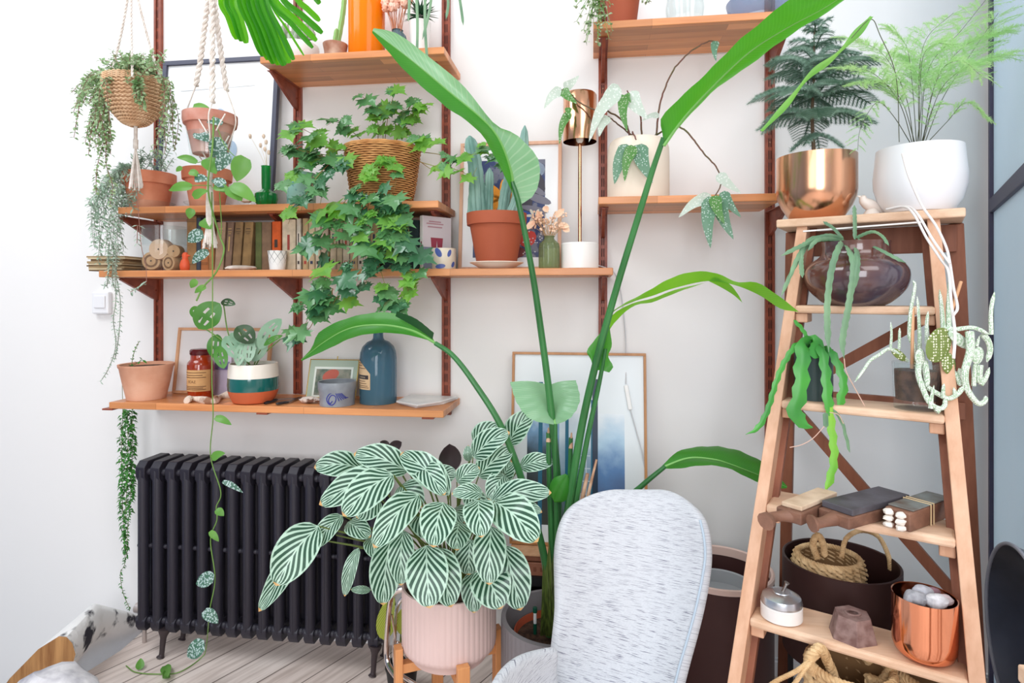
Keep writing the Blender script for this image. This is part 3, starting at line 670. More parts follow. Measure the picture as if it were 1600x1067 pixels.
book(377, 391, 347, (150, 118, 76), .08, lab='golden-brown tilted book above the right end of the white stone', band=(dk, bl))
book(399, 409, 347, (92, 100, 56), .0, lab='moss green cloth book left of the plain brown one')
book(409, 424, 347, (134, 106, 82), .0, lab='plain brown book between the green and orange ones')
book(425, 439, 346, (220, 96, 40), .0, lab='bright orange book behind the lattice-patterned pot', band=(dk, [(.55, .16, .35)]))
book(441, 462, 343, (222, 204, 176), .0, lab='thick cream book right of the orange book', band=((150, 60, 50), vt))
cream = [(232, 222, 206), (208, 180, 136), (222, 200, 164), (228, 212, 186), (212, 190, 168), (226, 206, 180), (214, 196, 166), (220, 204, 180), (206, 178, 140), (226, 214, 196)]
px = 463.5; k = 0
while px < 584:
    w_ = [7, 9, 10, 8.5, 12, 10, 9, 11, 12, 9, 10, 12, 13][k % 13]
    book(px, px+w_, 342+rnd(-1, 2), cream[k % 10], 0, lab=('thin %s paperback in the pale run, %s' % (['white', 'tan', 'cream', 'ivory', 'beige', 'light buff', 'sand', 'pale', 'ochre', 'off-white'][k % 10], ['next to the thick cream book', 'second past the thick cream book', 'third past the thick cream book', 'fourth past the thick cream book', 'left of the ivy curtain', 'behind the left edge of the ivy', 'behind the ivy below the basket', 'at the middle of the ivy curtain', 'behind the middle ivy strands', 'behind the right ivy strands', 'right behind the basket centre', 'near the dark teal book', 'beside the dark teal book'][k % 13])),
         band=([(60, 50, 46), (170, 60, 50), (50, 60, 90)][k % 3], [(.6, .22, .25), (.15, .06, .4)]))
    px += w_+(2.5 if k in (0, 4) else .3); k += 1
book(600, 626, 344, (42, 66, 68), 0, lab='thick dark teal book behind the right side of the ivy', depth=.15)
book(627, 655, 344, (34, 50, 54), 0, lab='thick near-black book left of the white paperback', depth=.15)
# white paperback turned so that its cover shows
a = V((xp(656, .21), -.21, C_)); h = P(660, 337, .21).z-C_; t = E('book', a, 'white-spined paperback with red and grey cover turned at the right end of the row', 'book', 'books in the row on the long shelf')
R_ = Matrix.Rotation(math.radians(-40), 3, 'Z')
def pr_(m): m.v = [a+R_@p for p in m.v]; return m
build(pr_(MB().box((.0085, .06, h/2), (.017, .12, h))), 'block', mat('paperback_white', (232, 226, 220), rough=.6), t, smooth=0, bevel=.0008)
build(pr_(MB().box((.0174, .06, h/2), (.0008, .118, h-.002))), 'cover', mat('paperback_cover', (206, 196, 200), rough=.4), t, smooth=0)
build(pr_(MB().box((.0180, .06, h*.22), (.0006, .117, h*.40))), 'cover_lower', mat('paperback_grey', (116, 124, 142), rough=.4), t, smooth=0)
m = MB()
for cy in (.045, .07): m.prism([V((.0183, cy-.013, h*.60)), V((.0183, cy+.013, h*.60)), V((.0183, cy+.010, h*.42)), V((.0183, cy, h*.34)), V((.0183, cy-.010, h*.42))], (.0005, 0, 0))
build(pr_(m), 'cover_figure', mat('paperback_red', (150, 60, 76)), t, smooth=0)
m = MB()
for zq, wq in ((.9, .05), (.86, .07), (.80, .06)): m.box((.0184, .05, h*zq), (.0004, wq, .004))
build(pr_(m), 'cover_lettering', mat('paperback_letters', (176, 130, 140)), t, smooth=0)
m = MB().box((.0085, -.0003, h*.35), (.006, .0006, h*.34)); build(pr_(m), 'spine_lettering', mat('spine_ink', (120, 60, 60)), t, smooth=0)

tag(build(MB().blob(V((xp(376, .235), -.235, C_+.0085)), (26*S(376, .235), .018, .0085), 20, jit=.25), 'flat_stone', M_pale_stone, origin=V((xp(376, .235), -.235, C_))), 'long flat white pebble lying in front of the tilted books', 'stone')
# lattice pot: black lines are a thin relief wrapped on the wall
t, c, q = vessel('lattice_pot', 433.5, .235, C_, [(11, 424), (11.5, 423), (13, 407), (14.5, 391)], M_white, 'small white pot with a black lattice pattern before the orange book', 'pot', th=.003)
m = MB(); r0, zb0 = q[0]; r1, zt1 = q[-1]
for s1 in (1, -1):
    for k in range(9):
        pts = []
        for j in range(11):
            u = j/10; a_ = 2*PI*k/9+s1*u*1.5; r = r0+(r1-r0)*u+.0004; pts.append(c+V((r*math.cos(a_), r*math.sin(a_), zb0+(zt1-zb0)*u)))
        m.tube(pts, .0006, 4)
build(m, 'lattice_pattern', mat('black_glaze', (30, 34, 36), rough=.4), t)
# leaf pattern mug
t, c, q = vessel('mug', 692, .16, C_, [(19, 421), (20, 418), (20.5, 400), (20.5, 387)], mat('cream_glaze', (236, 228, 208), rough=.35), 'cream mug painted with blue leaves and a yellow dot', 'mug', th=.004)
def decal(m, c, r, ac, zc, pts, off=.0006):     # flat shape wrapped on a cylinder wall
    v_ = [c+V(((r+off)*math.cos(ac+x/r), (r+off)*math.sin(ac+x/r), zc+y)) for x, y in pts]
    n = len(v_); cx_ = sum((x for x, y in pts))/n; cy_ = sum((y for x, y in pts))/n
    m.add(v_+[c+V(((r+off)*math.cos(ac+cx_/r), (r+off)*math.sin(ac+cx_/r), zc+cy_))], [(i, (i+1) % n, n) for i in range(n)])
def leafshape(L, W, rot): return [((L*math.cos(2*PI*i/14))*math.cos(rot)-W*math.sin(2*PI*i/14)*math.sin(rot), (L*math.cos(2*PI*i/14))*math.sin(rot)+W*math.sin(2*PI*i/14)*math.cos(rot)) for i in range(14)]
m = MB(); s_ = S(692, .16); rr = 20.5*s_; zc = C_
for da, dz, L_, W_, ro in ((0.0, 26, 8, 4.5, -1), (.85, 25, 6, 3, 1.2), (-.95, 20, 6, 3.5, .8), (.15, 5, 8, 3.5, .1), (1.2, 8, 5, 3, 1), (-1.6, 10, 6, 3, 1)):
    decal(m, c, rr, -PI/2+da-.1, zc+dz*s_, leafshape(L_*s_, W_*s_, ro))
build(m, 'blue_leaves', mat('blue_glaze', (84, 104, 176), rough=.4), t)
m = MB(); decal(m, c, rr, -PI/2-.65, zc+13*s_, leafshape(4*s_, 3.4*s_, 0)); build(m, 'yellow_dot', mat('yellow_glaze', (240, 188, 92), rough=.4), t)
# painting in a light frame
t, q, hx, Hh, Nn = leaning_frame('framed_painting', [(717, 421), (877, 421), (881, 220), (724, 228), C_], .062, .016, .012, .018, woodmat('rosy_frame_wood', (232, 186, 158), (214, 162, 130), axis='Z'), .03, mat('print_white', (246, 247, 248)), 'colourful floral print in a light wood frame behind the columnar cactus')
def artwork(u0, v0, u1, v1, c1, c2, name, nsc=26):
    m = MB().prism([q(u0*hx, v0*Hh, .0085), q(u1*hx, v0*Hh, .0085), q(u1*hx, v1*Hh, .0085), q(u0*hx, v1*Hh, .0085)], Nn*.0006)
    return build(m, name, mat(name, c1, rough=.4, c2=c2, nscale=nsc, contrast=(.47, .53)), t, smooth=0)
artwork(.14, .10, .84, .86, (52, 64, 110), (116, 118, 134), 'printed_ground')
def patch(name, col, items, d=.0093):
    m = MB()
    for u, v, a, b, ro in items: disc(m, q, u*hx, v*Hh, a*hx, b*hx, d, ro, 12)
    build(m, name, mat(name, col, rough=.5), t, smooth=0)
patch('grey_sky', (160, 176, 196), [(.72, .78, .12, .09, 0), (.6, .80, .12, .06, 0)], .0091)
patch('dark_figure', (66, 62, 72), [(.72, .66, .12, .16, .3), (.62, .55, .10, .20, .1)], .0094)
patch('grey_folds', (120, 118, 132), [(.78, .55, .04, .13, 1.2), (.74, .47, .03, .14, 1.35), (.76, .62, .03, .10, 1.0)], .0097)
patch('orange_arc', (232, 130, 60), [(.66, .76, .10, .03, 0)], .0098)
patch('navy_shape', (44, 74, 150), [(.62, .38, .12, .10, .4), (.20, .38, .06, .12, 0)], .0096)
patch('brown_shape', (120, 50, 50), [(.30, .40, .07, .14, 0), (.58, .26, .12, .08, .3), (.50, .14, .16, .07, 0)], .0095)
patch('flower_petals', (250, 158, 44), [(.44+.13*math.cos(a*PI/4), .56+.075*math.sin(a*PI/4), .10, .045, a*PI/4) for a in range(8)], .0100)
patch('red_shape', (210, 70, 60), [(.46, .38, .11, .07, 0), (.68, .24, .09, .07, .8)], .0099)
patch('flower_centre', (44, 48, 84), [(.44, .56, .035, .035, 0)], .0103)
patch('pale_daisy', (220, 214, 196), [(.74+.05*math.cos(a*PI/3), .42+.03*math.sin(a*PI/3), .035, .014, a*PI/3) for a in range(6)], .0101)
patch('white_dots', (226, 226, 232), [(rnd(.2, .82), rnd(.12, .30), .006, .006, 0) for i in range(60)], .0104)
# columnar cactus
t, cC, q = vessel('cactus_pot', 776, .19, C_, classic(0, 47, 42, 31, 335, 355, 407), M_terra_deep, 'large terracotta pot with tall blue-green columnar cacti', 'potted cactus', th=.006, soil=.012)
sc_ = S(776, .17)
for lab, dz, r_ in (('white dish under the large cactus pot', 0, 24),):
    m = MB().lathe([(.001, C_), (24*sc_, C_), (30*sc_, C_+4*sc_), (42*sc_, C_+10*sc_), (41*sc_, C_+11*sc_), (29*sc_, C_+6*sc_), (.002, C_+5*sc_)], cC, 44, capb=False)
    tag(build(m, 'saucer', mat('cream_saucer', (238, 222, 206), rough=.4), origin=(cC.x, cC.y, C_)), 'stacked cream saucer under the large cactus pot', 'saucer')
for o_ in (t,)+tuple(t.children): pass
t.location.z += 7*sc_
M_cc = mat('blue_cactus', (150, 182, 172), rough=.6, c2=(98, 140, 128), nscale=20, stretch=(1, 1, .4), bump=.5, bscale=50)
for b, tp, bd, r_ in (((748, 340), (734, 212), (743, 270), 13), ((762, 340), (765, 262), None, 8), ((752, 345), (757, 285), None, 12), ((792, 342), (820, 196), (812, 290), 9), ((783, 342), (800, 262), (790, 300), 10), ((800, 342), (812, 250), (808, 300), 9), ((738, 340), (742, 275), None, 10)):
    m = MB(); w_ = .17+rnd(-.02, .03); column_cactus(m, P(b[0], b[1]+8, w_), P(tp[0], tp[1], w_), r_*S(770, w_), 5, .3, bend=P(bd[0], bd[1], w_) if bd else None)
    build(m, 'cactus_column', M_cc, t)
ch = [o_ for o_ in t.children if o_.name.startswith('cactus_column')]
for o_ in ch: o_.location.z -= 7*sc_
# bud vase with dried flowers
M_olive = glass('olive_glass', (182, 196, 152), mixin=.25)
t, c, q = vessel('bud_vase', 858, .17, C_, [(15, 419), (16, 416), (16, 385), (15, 379), (9, 374), (7.5, 371), (9, 368)], M_olive, 'olive ribbed glass bottle with cream dried flowers next to the cactus', 'vase', th=.002, rib=lambda a, k: .03*math.cos(a*18) if k < 4 else 0)
fl = MB(); stm = MB(); lv = MB(); random.seed(11)
for i in range(34):
    a = P(858+rnd(-3, 3), 380, .17); b = P(858+rnd(-26, 26), rnd(332, 358), .17+rnd(-.04, .04)); stm.tube([a, a.lerp(b, .6)+V((0, 0, .008)), b], .0008, 4)
    for k in range(4): fl.blob(b+rdir()*.008, .004, 6)
for px, py, dx, dy in ((836, 345, -14, -14), (872, 352, 18, -2), (868, 340, 14, 14), (845, 340, -6, 10), (880, 356, 10, -6), (850, 322, 6, -10)):
    a = P(px, py, .18); b = P(px+dx, py-dy, .19); fl.leaf([a.lerp(b, i/5) for i in range(6)], .022, V((0, -1, .2)), fold=.5); stm.tube([P(858, 372, .17), a], .001, 4)
ft = E('dried_flowers', P(858, 380, .17), 'bunch of peach and cream dried flowers in the olive bottle', 'dried flowers'); build(stm, 'stems', mat('straw_brown', (186, 150, 104)), ft); build(fl, 'flower_heads', mat('dried_cream', (246, 216, 188), rough=.9, c2=(238, 190, 160), nscale=40), ft)
# copper lamp
M_cop = mat('polished_copper', (218, 164, 130), rough=.16, metal=1)
c = C0(906, .15); s_ = S(906, .15); lp = E('table_lamp', (c.x, c.y, C_), 'copper table lamp with cylinder shade on a white ceramic base', 'lamp')
f_ = Y2Z(906, .15); m = MB().lathe([(26*s_, C_), (29*s_, C_+.003), (29*s_, f_(381)-.002), (27.5*s_, f_(380)), (.001, f_(380))], c, 40); build(m, 'base', M_white, lp)
build(MB().tube([c+V((0, 0, f_(381))), c+V((0, 0, f_(220)))], .0062, 14), 'stem', M_cop, lp)
build(MB().lathe([(26*s_, f_(222)), (26*s_, f_(150)), (24*s_, f_(147)), (.002, f_(147)), (.002, f_(149)), (25*s_, f_(151)), (25.3*s_, f_(222))], c, 48, capb=False), 'lamp_shade', M_cop, lp)
build(MB().lathe([(.006, f_(224)), (.012, f_(220)), (.014, f_(206)), (.012, f_(196))], c, 20), 'bulb_holder', mat('holder_white', (240, 236, 228), rough=.5), lp)
cd = MB(); cd.tube(path([(932, 414, .03), (945, 418, .03), (958, 424, .04), (966, 440, .02), (972, 470, .012), (977, 520, .012), (978, 560, .02), (978, 600, .05)], 8), .0022, 8)
cd.tube(path([(985, 640, .06), (996, 680, .07), (1005, 715, .08), (1010, 760, .06), (1012, 830, .03)], 8), .0022, 8)
build(cd, 'cord', mat('grey_cord', (206, 206, 208), rough=.5), lp)
a, b = P(978, 602, .05), P(985, 640, .06); build(MB().bar(a, b, .014, .009), 'cord_switch', M_white, lp, smooth=0, bevel=.002)

# ---- shelf D
D_ = SH['D']
t, cD1, q = vessel('terracotta_pot', 229, .175, D_, [(25, 627), (27, 622), (33, 595), (37, 574), (38.5, 572), (39, 568)], M_terra_pale, 'plain pale terracotta pot at the left end of the lowest shelf', 'plant pot', th=.006, soil=.012)
t, q, hx, Hh, Nn = leaning_frame('framed_picture', [(272, 620), (420, 620), (418, 513), (275, 512), D_], .055, .018, .011, .014, M_pinewood, .03, mat('mount_cream', (226, 222, 220), rough=.3), 'light wood framed pale picture behind the brown jar and striped pot')
m = MB(); disc(m, q, .42*hx, .55*Hh, .04, .05, .0075); build(m, 'printed_shapes', mat('faint_grey_ink', (214, 210, 214)), t, smooth=0)
M_amber = mat('amber_glass', (150, 44, 14), rough=.06, spec=.6, c2=(196, 62, 16), nscale=3, trans=.3, coat=.6)
t, c, q = vessel('apothecary_jar', 314, .14, D_, [(17, 616), (19, 612), (19.5, 600), (19.5, 570), (19, 566), (16.5, 563), (15, 561), (14.5, 552)], M_amber, 'amber glass apothecary jar with a tan paper label', 'jar', th=.003)
s_ = S(314, .14); f_ = Y2Z(314, .14)
build(MB().lathe([(15*s_, f_(554)), (16*s_, f_(552)), (16*s_, f_(547)), (14*s_, f_(545)), (.001, f_(544))], c, 36), 'stopper', mat('dark_plum_glass', (84, 22, 26), rough=.12), t)
def label_patch(c, r, a0, a1, z0, z1, cut=0):
    m = MB(); n = 14; vs = []
    for i in range(n+1):
        a = a0+(a1-a0)*i/n; zt_ = z1-(max(0, (i/n-.35)/.65)**1.6*cut if cut else 0)
        vs += [c+V((r*math.cos(a), r*math.sin(a), z0)), c+V((r*math.cos(a), r*math.sin(a), zt_))]
    m.add(vs, [(2*i, 2*i+2, 2*i+3, 2*i+1) for i in range(n)]); return m
def ink_lines(c, r, a0, a1, zs, h):
    m = MB()
    for z, f0, f1 in zs:
        n = 10; vs = []
        for i in range(n+1):
            a = a0+(a1-a0)*(f0+(f1-f0)*i/n); vs += [c+V((r*math.cos(a), r*math.sin(a), z)), c+V((r*math.cos(a), r*math.sin(a), z+h))]
        m.add(vs, [(2*i, 2*i+2, 2*i+3, 2*i+1) for i in range(n)])
    return m
M_label = mat('kraft_label', (206, 160, 108), rough=.8, c2=(186, 138, 88), nscale=14); M_ink = mat('label_ink', (96, 60, 38), rough=.8)
r_ = 19.5*s_+.0006; zl0, zl1 = f_(609), f_(576); hh = zl1-zl0
lb = build(label_patch(c, r_, -PI*.98, -.25, zl0, zl1), 'paper_label', M_label, t)
build(ink_lines(c, r_+.0004, -PI*.85, -.6, [(zl0+hh*y, a, b) for y, a, b in ((.86, .0, 1), (.74, .12, .88), (.64, .0, 1), (.22, 0, 1), (.15, .1, .9), (.08, 0, 1))], hh*.03), 'label_print', M_ink, lb)
def text_wrap(txt, c, r, amid, zc, size, m, parent, name='lettering', bold=0.0):
    cu = bpy.data.curves.new(name, 'FONT'); cu.body = txt; cu.size = size; cu.align_x = 'CENTER'; cu.align_y = 'CENTER'; cu.offset = bold
    o = bpy.data.objects.new('tmp_'+name, cu); COL.objects.link(o); bpy.context.view_layer.update()
    me = o.to_mesh(); vs = [v.co.copy() for v in me.vertices]; fs = [tuple(p.vertices) for p in me.polygons]; o.to_mesh_clear(); bpy.data.objects.remove(o); bpy.data.curves.remove(cu)
    mb = MB(); mb.add([c+V((r*math.cos(amid+v.x/r), r*math.sin(amid+v.x/r), zc+v.y)) for v in vs], fs); return build(mb, name, m, parent, smooth=0)
text_wrap('SCAZ', c, r_+.0005, -PI/2-.1, zl0+hh*.45, .013, M_ink, lb)
# card behind
m = MB().box((xp(348, .07), -.07, (D_+f_(556))/2), (26*S(348, .07), .003, f_(556)-D_), rot=Matrix.Rotation(-.12, 3, 'X'))
t = E('postcard', (xp(348, .07), -.07, D_), 'lavender postcard with violet smudges leaning behind the amber jar', 'postcard'); build(m, 'card', mat('lavender_card', (212, 200, 222), rough=.5), t, smooth=0)
build(MB().box((xp(348, .07), -.0745, D_+(f_(556)-D_)*.72), (24*S(348, .07), .0006, .03), rot=Matrix.Rotation(-.12, 3, 'X')), 'violet_smudge', mat('violet_ink', (88, 72, 132), c2=(150, 140, 180), nscale=40), t, smooth=0)
# driftwood
m = MB(); dp = [PZ(px, py, D_+.008) for px, py in ((290, 627), (300, 624), (318, 630), (330, 629), (345, 620), (364, 618))]
dp = cr([V((p.x, max(-.25, min(-.1, p.y)), D_+.009+.003*(i % 2))) for i, p in enumerate(dp)], 4)
m.tube(dp, [.009+.004*math.sin(i*1.1)+.003 for i in range(len(dp))], 10, flat=.8)
tag(build(m, 'driftwood', mat('driftwood', (226, 208, 192), rough=.85, c2=(150, 104, 78), nscale=18, bump=.8, bscale=50, contrast=(.5, .62)), origin=(dp[0].x, dp[0].y, D_)), 'bleached knobbly driftwood piece in front of the amber jar', 'driftwood')
# striped pot
cx = 396; wdp = .19; c = C0(cx, wdp); s_ = S(cx, wdp); f_ = Y2Z(cx, wdp)
t = E('striped_pot', (c.x, c.y, D_), 'white, dark teal and terracotta striped round pot with monstera', 'plant pot'); cD4 = c
pr = [(24, 634), (30, 626), (35.5, 614), (37, 608)]; pr2 = [(37, 608), (37.8, 600), (37.2, 588)]; pr3 = [(37.2, 588), (36.5, 575), (35.5, 567)]
g = lambda l: [(r*s_, max(D_, f_(y))) for r, y in l]
build(MB().lathe(g(pr), c, 48), 'clay_base', mat('striped_clay', (200, 96, 56), rough=.7), t); build(MB().lathe([(.001, g(pr2)[0][1])]+g(pr2), c, 48, capb=False), 'teal_band', mat('teal_glaze', (18, 94, 90), rough=.12, coat=.6), t)
p3 = g(pr3); build(MB().lathe(p3+[(r-.005, z) for r, z in p3[::-1]], c, 48, capb=False), 'white_band', mat('ivory_glaze', (240, 232, 220), rough=.25), t)
build(MB().cap(34*s_, f_(573), c, 28, bumpy=.003), 'soil', M_soil, t)
# scissors / secateurs
t = E('scissors', PZ(440, 630, D_), 'black-handled scissors lying near the shelf edge by the striped pot', 'scissors'); mk = mat('black_tool', (36, 34, 38), rough=.4)
for k, (pa, pb, pc) in enumerate((((414, 630), (432, 624), (468, 622)), ((424, 634), (450, 628), (470, 620)))):
    m = MB(); zq = D_+.006; a_, b_, d_ = [PZ(x, y, zq) for x, y in (pa, pb, pc)]
    for p_ in (a_, b_, d_): p_.y = max(p_.y, -.25)
    n_ = 18; ax = (b_-a_); sdv = V((-ax.y, ax.x, 0)).normalized()
    lo = [a_+ax*(.5-.5*math.cos(2*PI*i/n_))+sdv*.009*math.sin(2*PI*i/n_) for i in range(n_+1)]; m.tube(lo, .0035, 7, ends=False); build(m, 'handle', mk, t)
    build(MB().bar(b_, d_, .010, .002, up=(0, 0, 1)), 'blade', mat('blade_steel', (120, 118, 122), rough=.3, metal=1), t, smooth=0)
tag(build(MB().blob(V((xp(484, .19), -.19, D_+.012)), (17*S(484, .19), .022, .012), 16, jit=.35), 'seashell', mat('barnacle_shell', (226, 212, 202), rough=.8, c2=(110, 74, 58), nscale=22, bump=.9, contrast=(.52, .6)), origin=V((xp(484, .19), -.19, D_))), 'brown and white barnacled shell left of the grey crock', 'seashell')
# brass standing photo frame
M_brass = mat('brass', (186, 158, 92), rough=.3, metal=1)
t, q, hx, Hh, Nn = leaning_frame('photo_frame', [(478, 620), (556, 620), (561, 562), (483, 561), D_], .085, .045, .0035, .006, M_brass, .01, mat('glass_backing', (176, 192, 176), rough=.12, coat=.5), 'brass and glass standing photo frame behind the grey crock', cat='photo frame')
m = MB().prism([q(hx*.12, .0, .0045), q(hx*.90, 0, .0045), q(hx*.90, Hh*.80, .0045), q(hx*.12, Hh*.80, .0045)], Nn*.0008); build(m, 'photo_border', mat('photo_white', (226, 234, 226)), t, smooth=0)
m = MB().prism([q(hx*.16, .01, .0055), q(hx*.86, .01, .0055), q(hx*.86, Hh*.74, .0055), q(hx*.16, Hh*.74, .0055)], Nn*.0006); build(m, 'photo', mat('photo_scene', (84, 104, 92), rough=.2, c2=(150, 150, 136), nscale=30), t, smooth=0)
m = MB(); disc(m, q, hx*.46, Hh*.58, hx*.17, Hh*.14, .0063, .4); disc(m, q, hx*.35, Hh*.25, hx*.08, Hh*.2, .0063); build(m, 'photo_red_figure', mat('photo_red', (190, 96, 80)), t, smooth=0)
build(MB().tube([q(hx*.55, Hh, .003), q(hx*.55, Hh+.012, .003)], .002, 8), 'hook', M_brass, t)
# grey crock with blue brushwork
t, c, q = vessel('stoneware_crock', 527, .2, D_, [(25.5, 637), (26.5, 634), (27, 612), (29, 607), (29.5, 598), (29, 595)], mat('salt_glaze', (150, 154, 162), rough=.3, c2=(136, 140, 148), nscale=30), 'grey stoneware crock with cobalt blue brush motif', 'crock', th=.004)
s_ = S(527, .2); f_ = Y2Z(527, .2); m = MB(); r = 27*s_+.0006
def wrap(pts, off=0): return [c+V(((r+off)*math.cos(-PI/2+x*s_/r), (r+off)*math.sin(-PI/2+x*s_/r), f_(y))) for x, y in pts]
ang = 0.1
m.tube(cr(wrap([(4, 622), (0, 626), (-2, 620), (3, 613), (9, 616), (8, 624), (3, 628), (-3, 625), (-5, 618), (0, 611), (10, 609), (20, 607)]), 5), .0016, 6)
for k in range(5): m.tube(cr(wrap([(9+k*2, 610), (12+k*3, 617), (14+k*3.6, 622-k)]), 4), .0014, 6)
build(m, 'blue_motif', mat('cobalt', (48, 52, 150), rough=.3), t)
# blue bottle
M_blue = glass('steel_blue_glass', (110, 156, 180), mixin=.35, rough=.03, ior=1.4)
t, c, q = vessel('glass_bottle', 591, .14, D_, [(27, 632), (28.5, 628), (28.5, 560), (27.5, 550), (24, 541), (17, 534), (10, 531), (8, 528), (7.5, 520), (8.5, 518), (8.5, 516)], M_blue, 'large steel blue glass bottle with torn paper label', 'bottle', th=.003, n=56)
s_ = S(591, .14); f_ = Y2Z(591, .14); r_ = 28.5*s_+.0008; zl0, zl1 = f_(605), f_(561); hh = zl1-zl0
a0, a1 = -PI*1.0, -PI/2-.08
lb = build(label_patch(c, r_, a0, a1, zl0, zl1, cut=hh*.45), 'paper_label', mat('bottle_label', (222, 190, 152), rough=.8, c2=(200, 160, 118), nscale=12), t)
build(ink_lines(c, r_+.0004, a0, a1, [(zl0+hh*y, a, b) for y, a, b in ((.90, .2, .6), (.82, .2, .65), (.72, .2, .8), (.28, .3, .8), (.20, .2, .85), (.12, .2, .9), (.06, .2, .95))], hh*.02), 'label_print', M_ink, lb)
build(ink_lines(c, r_+.0003, a0, a1, [(zl0+hh*.36, .22, .93)], hh*.14), 'title_band', mat('title_band', (60, 52, 56)), lb)
text_wrap('antésite', c, r_+.0007, -PI/2-.62, zl0+hh*.43, .010, mat('title_letters', (214, 190, 160)), lb)
# marble slabs
def slab(name, pts, z0, th_, lab, m_):
    q_ = [PZ(x, y, z0+th_) for x, y in pts]; m = MB().prism([V((p.x, min(-.03, p.y), z0)) for p in q_], (0, 0, th_)); return tag(build(m, name, m_, origin=q_[0], smooth=0, bevel=.002), lab, 'marble slab', 'marble slabs')
M_marb = mat('white_marble', (236, 234, 230), rough=.25, c2=(206, 204, 206), nscale=7)
slab('marble_slab', [(622, 627), (650, 634), (694, 628), (716, 620), (640, 617)], D_, .008, 'lower white marble slab at the right end of the lowest shelf', M_marb)
slab('marble_slab', [(619, 626), (652, 632), (690, 626), (714, 619), (640, 616)], D_+.0085, .007, 'upper white marble slab stacked at right end of the lowest shelf', M_marb)

# ---- shelf E
E_ = SH['E']
t, cE1, q = vessel('terracotta_pot', 973, .15, E_, classic(0, 30, 27, 19, -40, -22, 24), M_terra_deep, 'terracotta pot of string of pearls like trailer on the top right shelf', 'plant pot', th=.005, soil=.01)
t['label'] = 'terracotta pot with a small-leaved trailing plant on the top right shelf'
t, c, q = vessel('cut_glass_jar', 1070, .15, E_, [(24, 22), (27, 18), (29, 0), (26, -20), (24, -40)], M_glass, 'clear cut-glass jar in the middle of the top right shelf', 'jar', th=.003, rib=lambda a, k: .04*math.cos(a*16))
t, c, q = vessel('glass_bowl', 1185, .15, E_, [(20, 20), (36, 14), (44, 0), (48, -20)], glass('smoky_glass', (190, 200, 218), mixin=.2), 'smoky grey glass bowl at right end of the top right shelf', 'bowl', th=.003)
# ---- shelf F
F_ = SH['F']
t, cF1, q = vessel('cream_planter', 997, .145, F_, [(46, 306), (47.5, 302), (47.5, 240), (47, 222), (44, 213), (40, 210)], mat('cream_matt', (238, 224, 206), rough=.7), 'large cream cylinder planter holding an angel wing begonia', 'plant pot', th=.006, soil=.012)
# ================================================================ stepladder and what stands on it
LX, LW, LA, LZ, LH, LN, LW0, LDW, LSP = .682, .5745, .4698, 1.5226, .2303, .0898, .411, .032, .261
LU = V((math.cos(LA), -math.sin(LA), 0)); LV = V((-math.sin(LA), -math.cos(LA), 0))
def LQ(u, v, z): return V((LX, -LW, z))+LU*u+LV*v
def proj(p):
    d = V(p)-CAM; zc = d.dot(Fv); return 800+F*d.dot(Rv)/zc, HZ-F*d.z/zc
def onstep(k, px, dv=-.055):                # where on step k a pixel column falls
    v = LN*k+dv; z = LZ-LH*k; lo, hi = -.4, .4
    for _ in range(40):
        m = (lo+hi)/2
        if proj(LQ(m, v, z))[0] < px: lo = m
        else: hi = m
    p = LQ(lo, v, z); return p
MRl = Matrix.Rotation(-LA, 3, 'Z')
lad = E('stepladder', (LX, -LW, 0), 'tall wooden stepladder at the right used as a plant stand', 'ladder')
def lbox(m, u, v, z, su, sv, sz): m.box(LQ(u, v, z), (su, sv, sz), rot=Matrix((LU, -LV, V((0, 0, 1)))).transposed())
DEP = .125
m = MB(); lbox(m, 0, -.075, LZ-.011, LW0, .17, .022); build(m, 'top_board', M_ladder_x, lad, smooth=0, bevel=.004)
def rail_u(k): return (LSP+LDW*k)/2
for s_ in (-1, 1):
    zb_ = 0; kb = LZ/LH
    a = LQ(s_*(rail_u(0)+.013), -.035, LZ-.022); b = LQ(s_*(rail_u(kb)+.013), LN*kb-.028, 0)
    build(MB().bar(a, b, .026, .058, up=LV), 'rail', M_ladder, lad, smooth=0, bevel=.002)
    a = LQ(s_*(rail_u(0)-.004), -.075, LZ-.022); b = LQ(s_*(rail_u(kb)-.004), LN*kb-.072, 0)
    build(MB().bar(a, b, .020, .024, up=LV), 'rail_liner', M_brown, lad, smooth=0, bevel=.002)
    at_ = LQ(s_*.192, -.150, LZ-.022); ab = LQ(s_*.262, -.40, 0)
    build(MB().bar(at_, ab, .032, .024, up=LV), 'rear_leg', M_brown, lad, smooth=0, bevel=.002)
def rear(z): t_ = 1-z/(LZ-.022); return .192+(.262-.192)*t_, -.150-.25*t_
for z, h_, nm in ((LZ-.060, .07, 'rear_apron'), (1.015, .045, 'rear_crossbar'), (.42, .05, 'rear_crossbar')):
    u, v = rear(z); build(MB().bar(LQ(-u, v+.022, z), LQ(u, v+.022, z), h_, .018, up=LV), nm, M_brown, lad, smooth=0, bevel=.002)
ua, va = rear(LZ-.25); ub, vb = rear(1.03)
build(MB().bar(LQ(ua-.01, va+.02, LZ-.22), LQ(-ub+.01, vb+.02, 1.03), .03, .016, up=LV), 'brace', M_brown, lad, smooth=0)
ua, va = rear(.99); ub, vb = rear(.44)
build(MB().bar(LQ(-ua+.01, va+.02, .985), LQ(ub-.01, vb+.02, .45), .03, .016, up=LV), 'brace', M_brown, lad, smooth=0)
for k in range(1, 6):
    z = LZ-LH*k; w_ = 2*rail_u(k); m = MB(); lbox(m, 0, LN*k-DEP/2, z-.010, w_, DEP, .020); build(m, 'step', M_ladder_x, lad, smooth=0, bevel=.006)
    for s_ in (-1, 1):
        m = MB(); lbox(m, s_*(w_/2-.014), LN*k-.05, z-.032, .028, .075, .024); build(m, 'cleat', M_ladder, lad, smooth=0, bevel=.003)
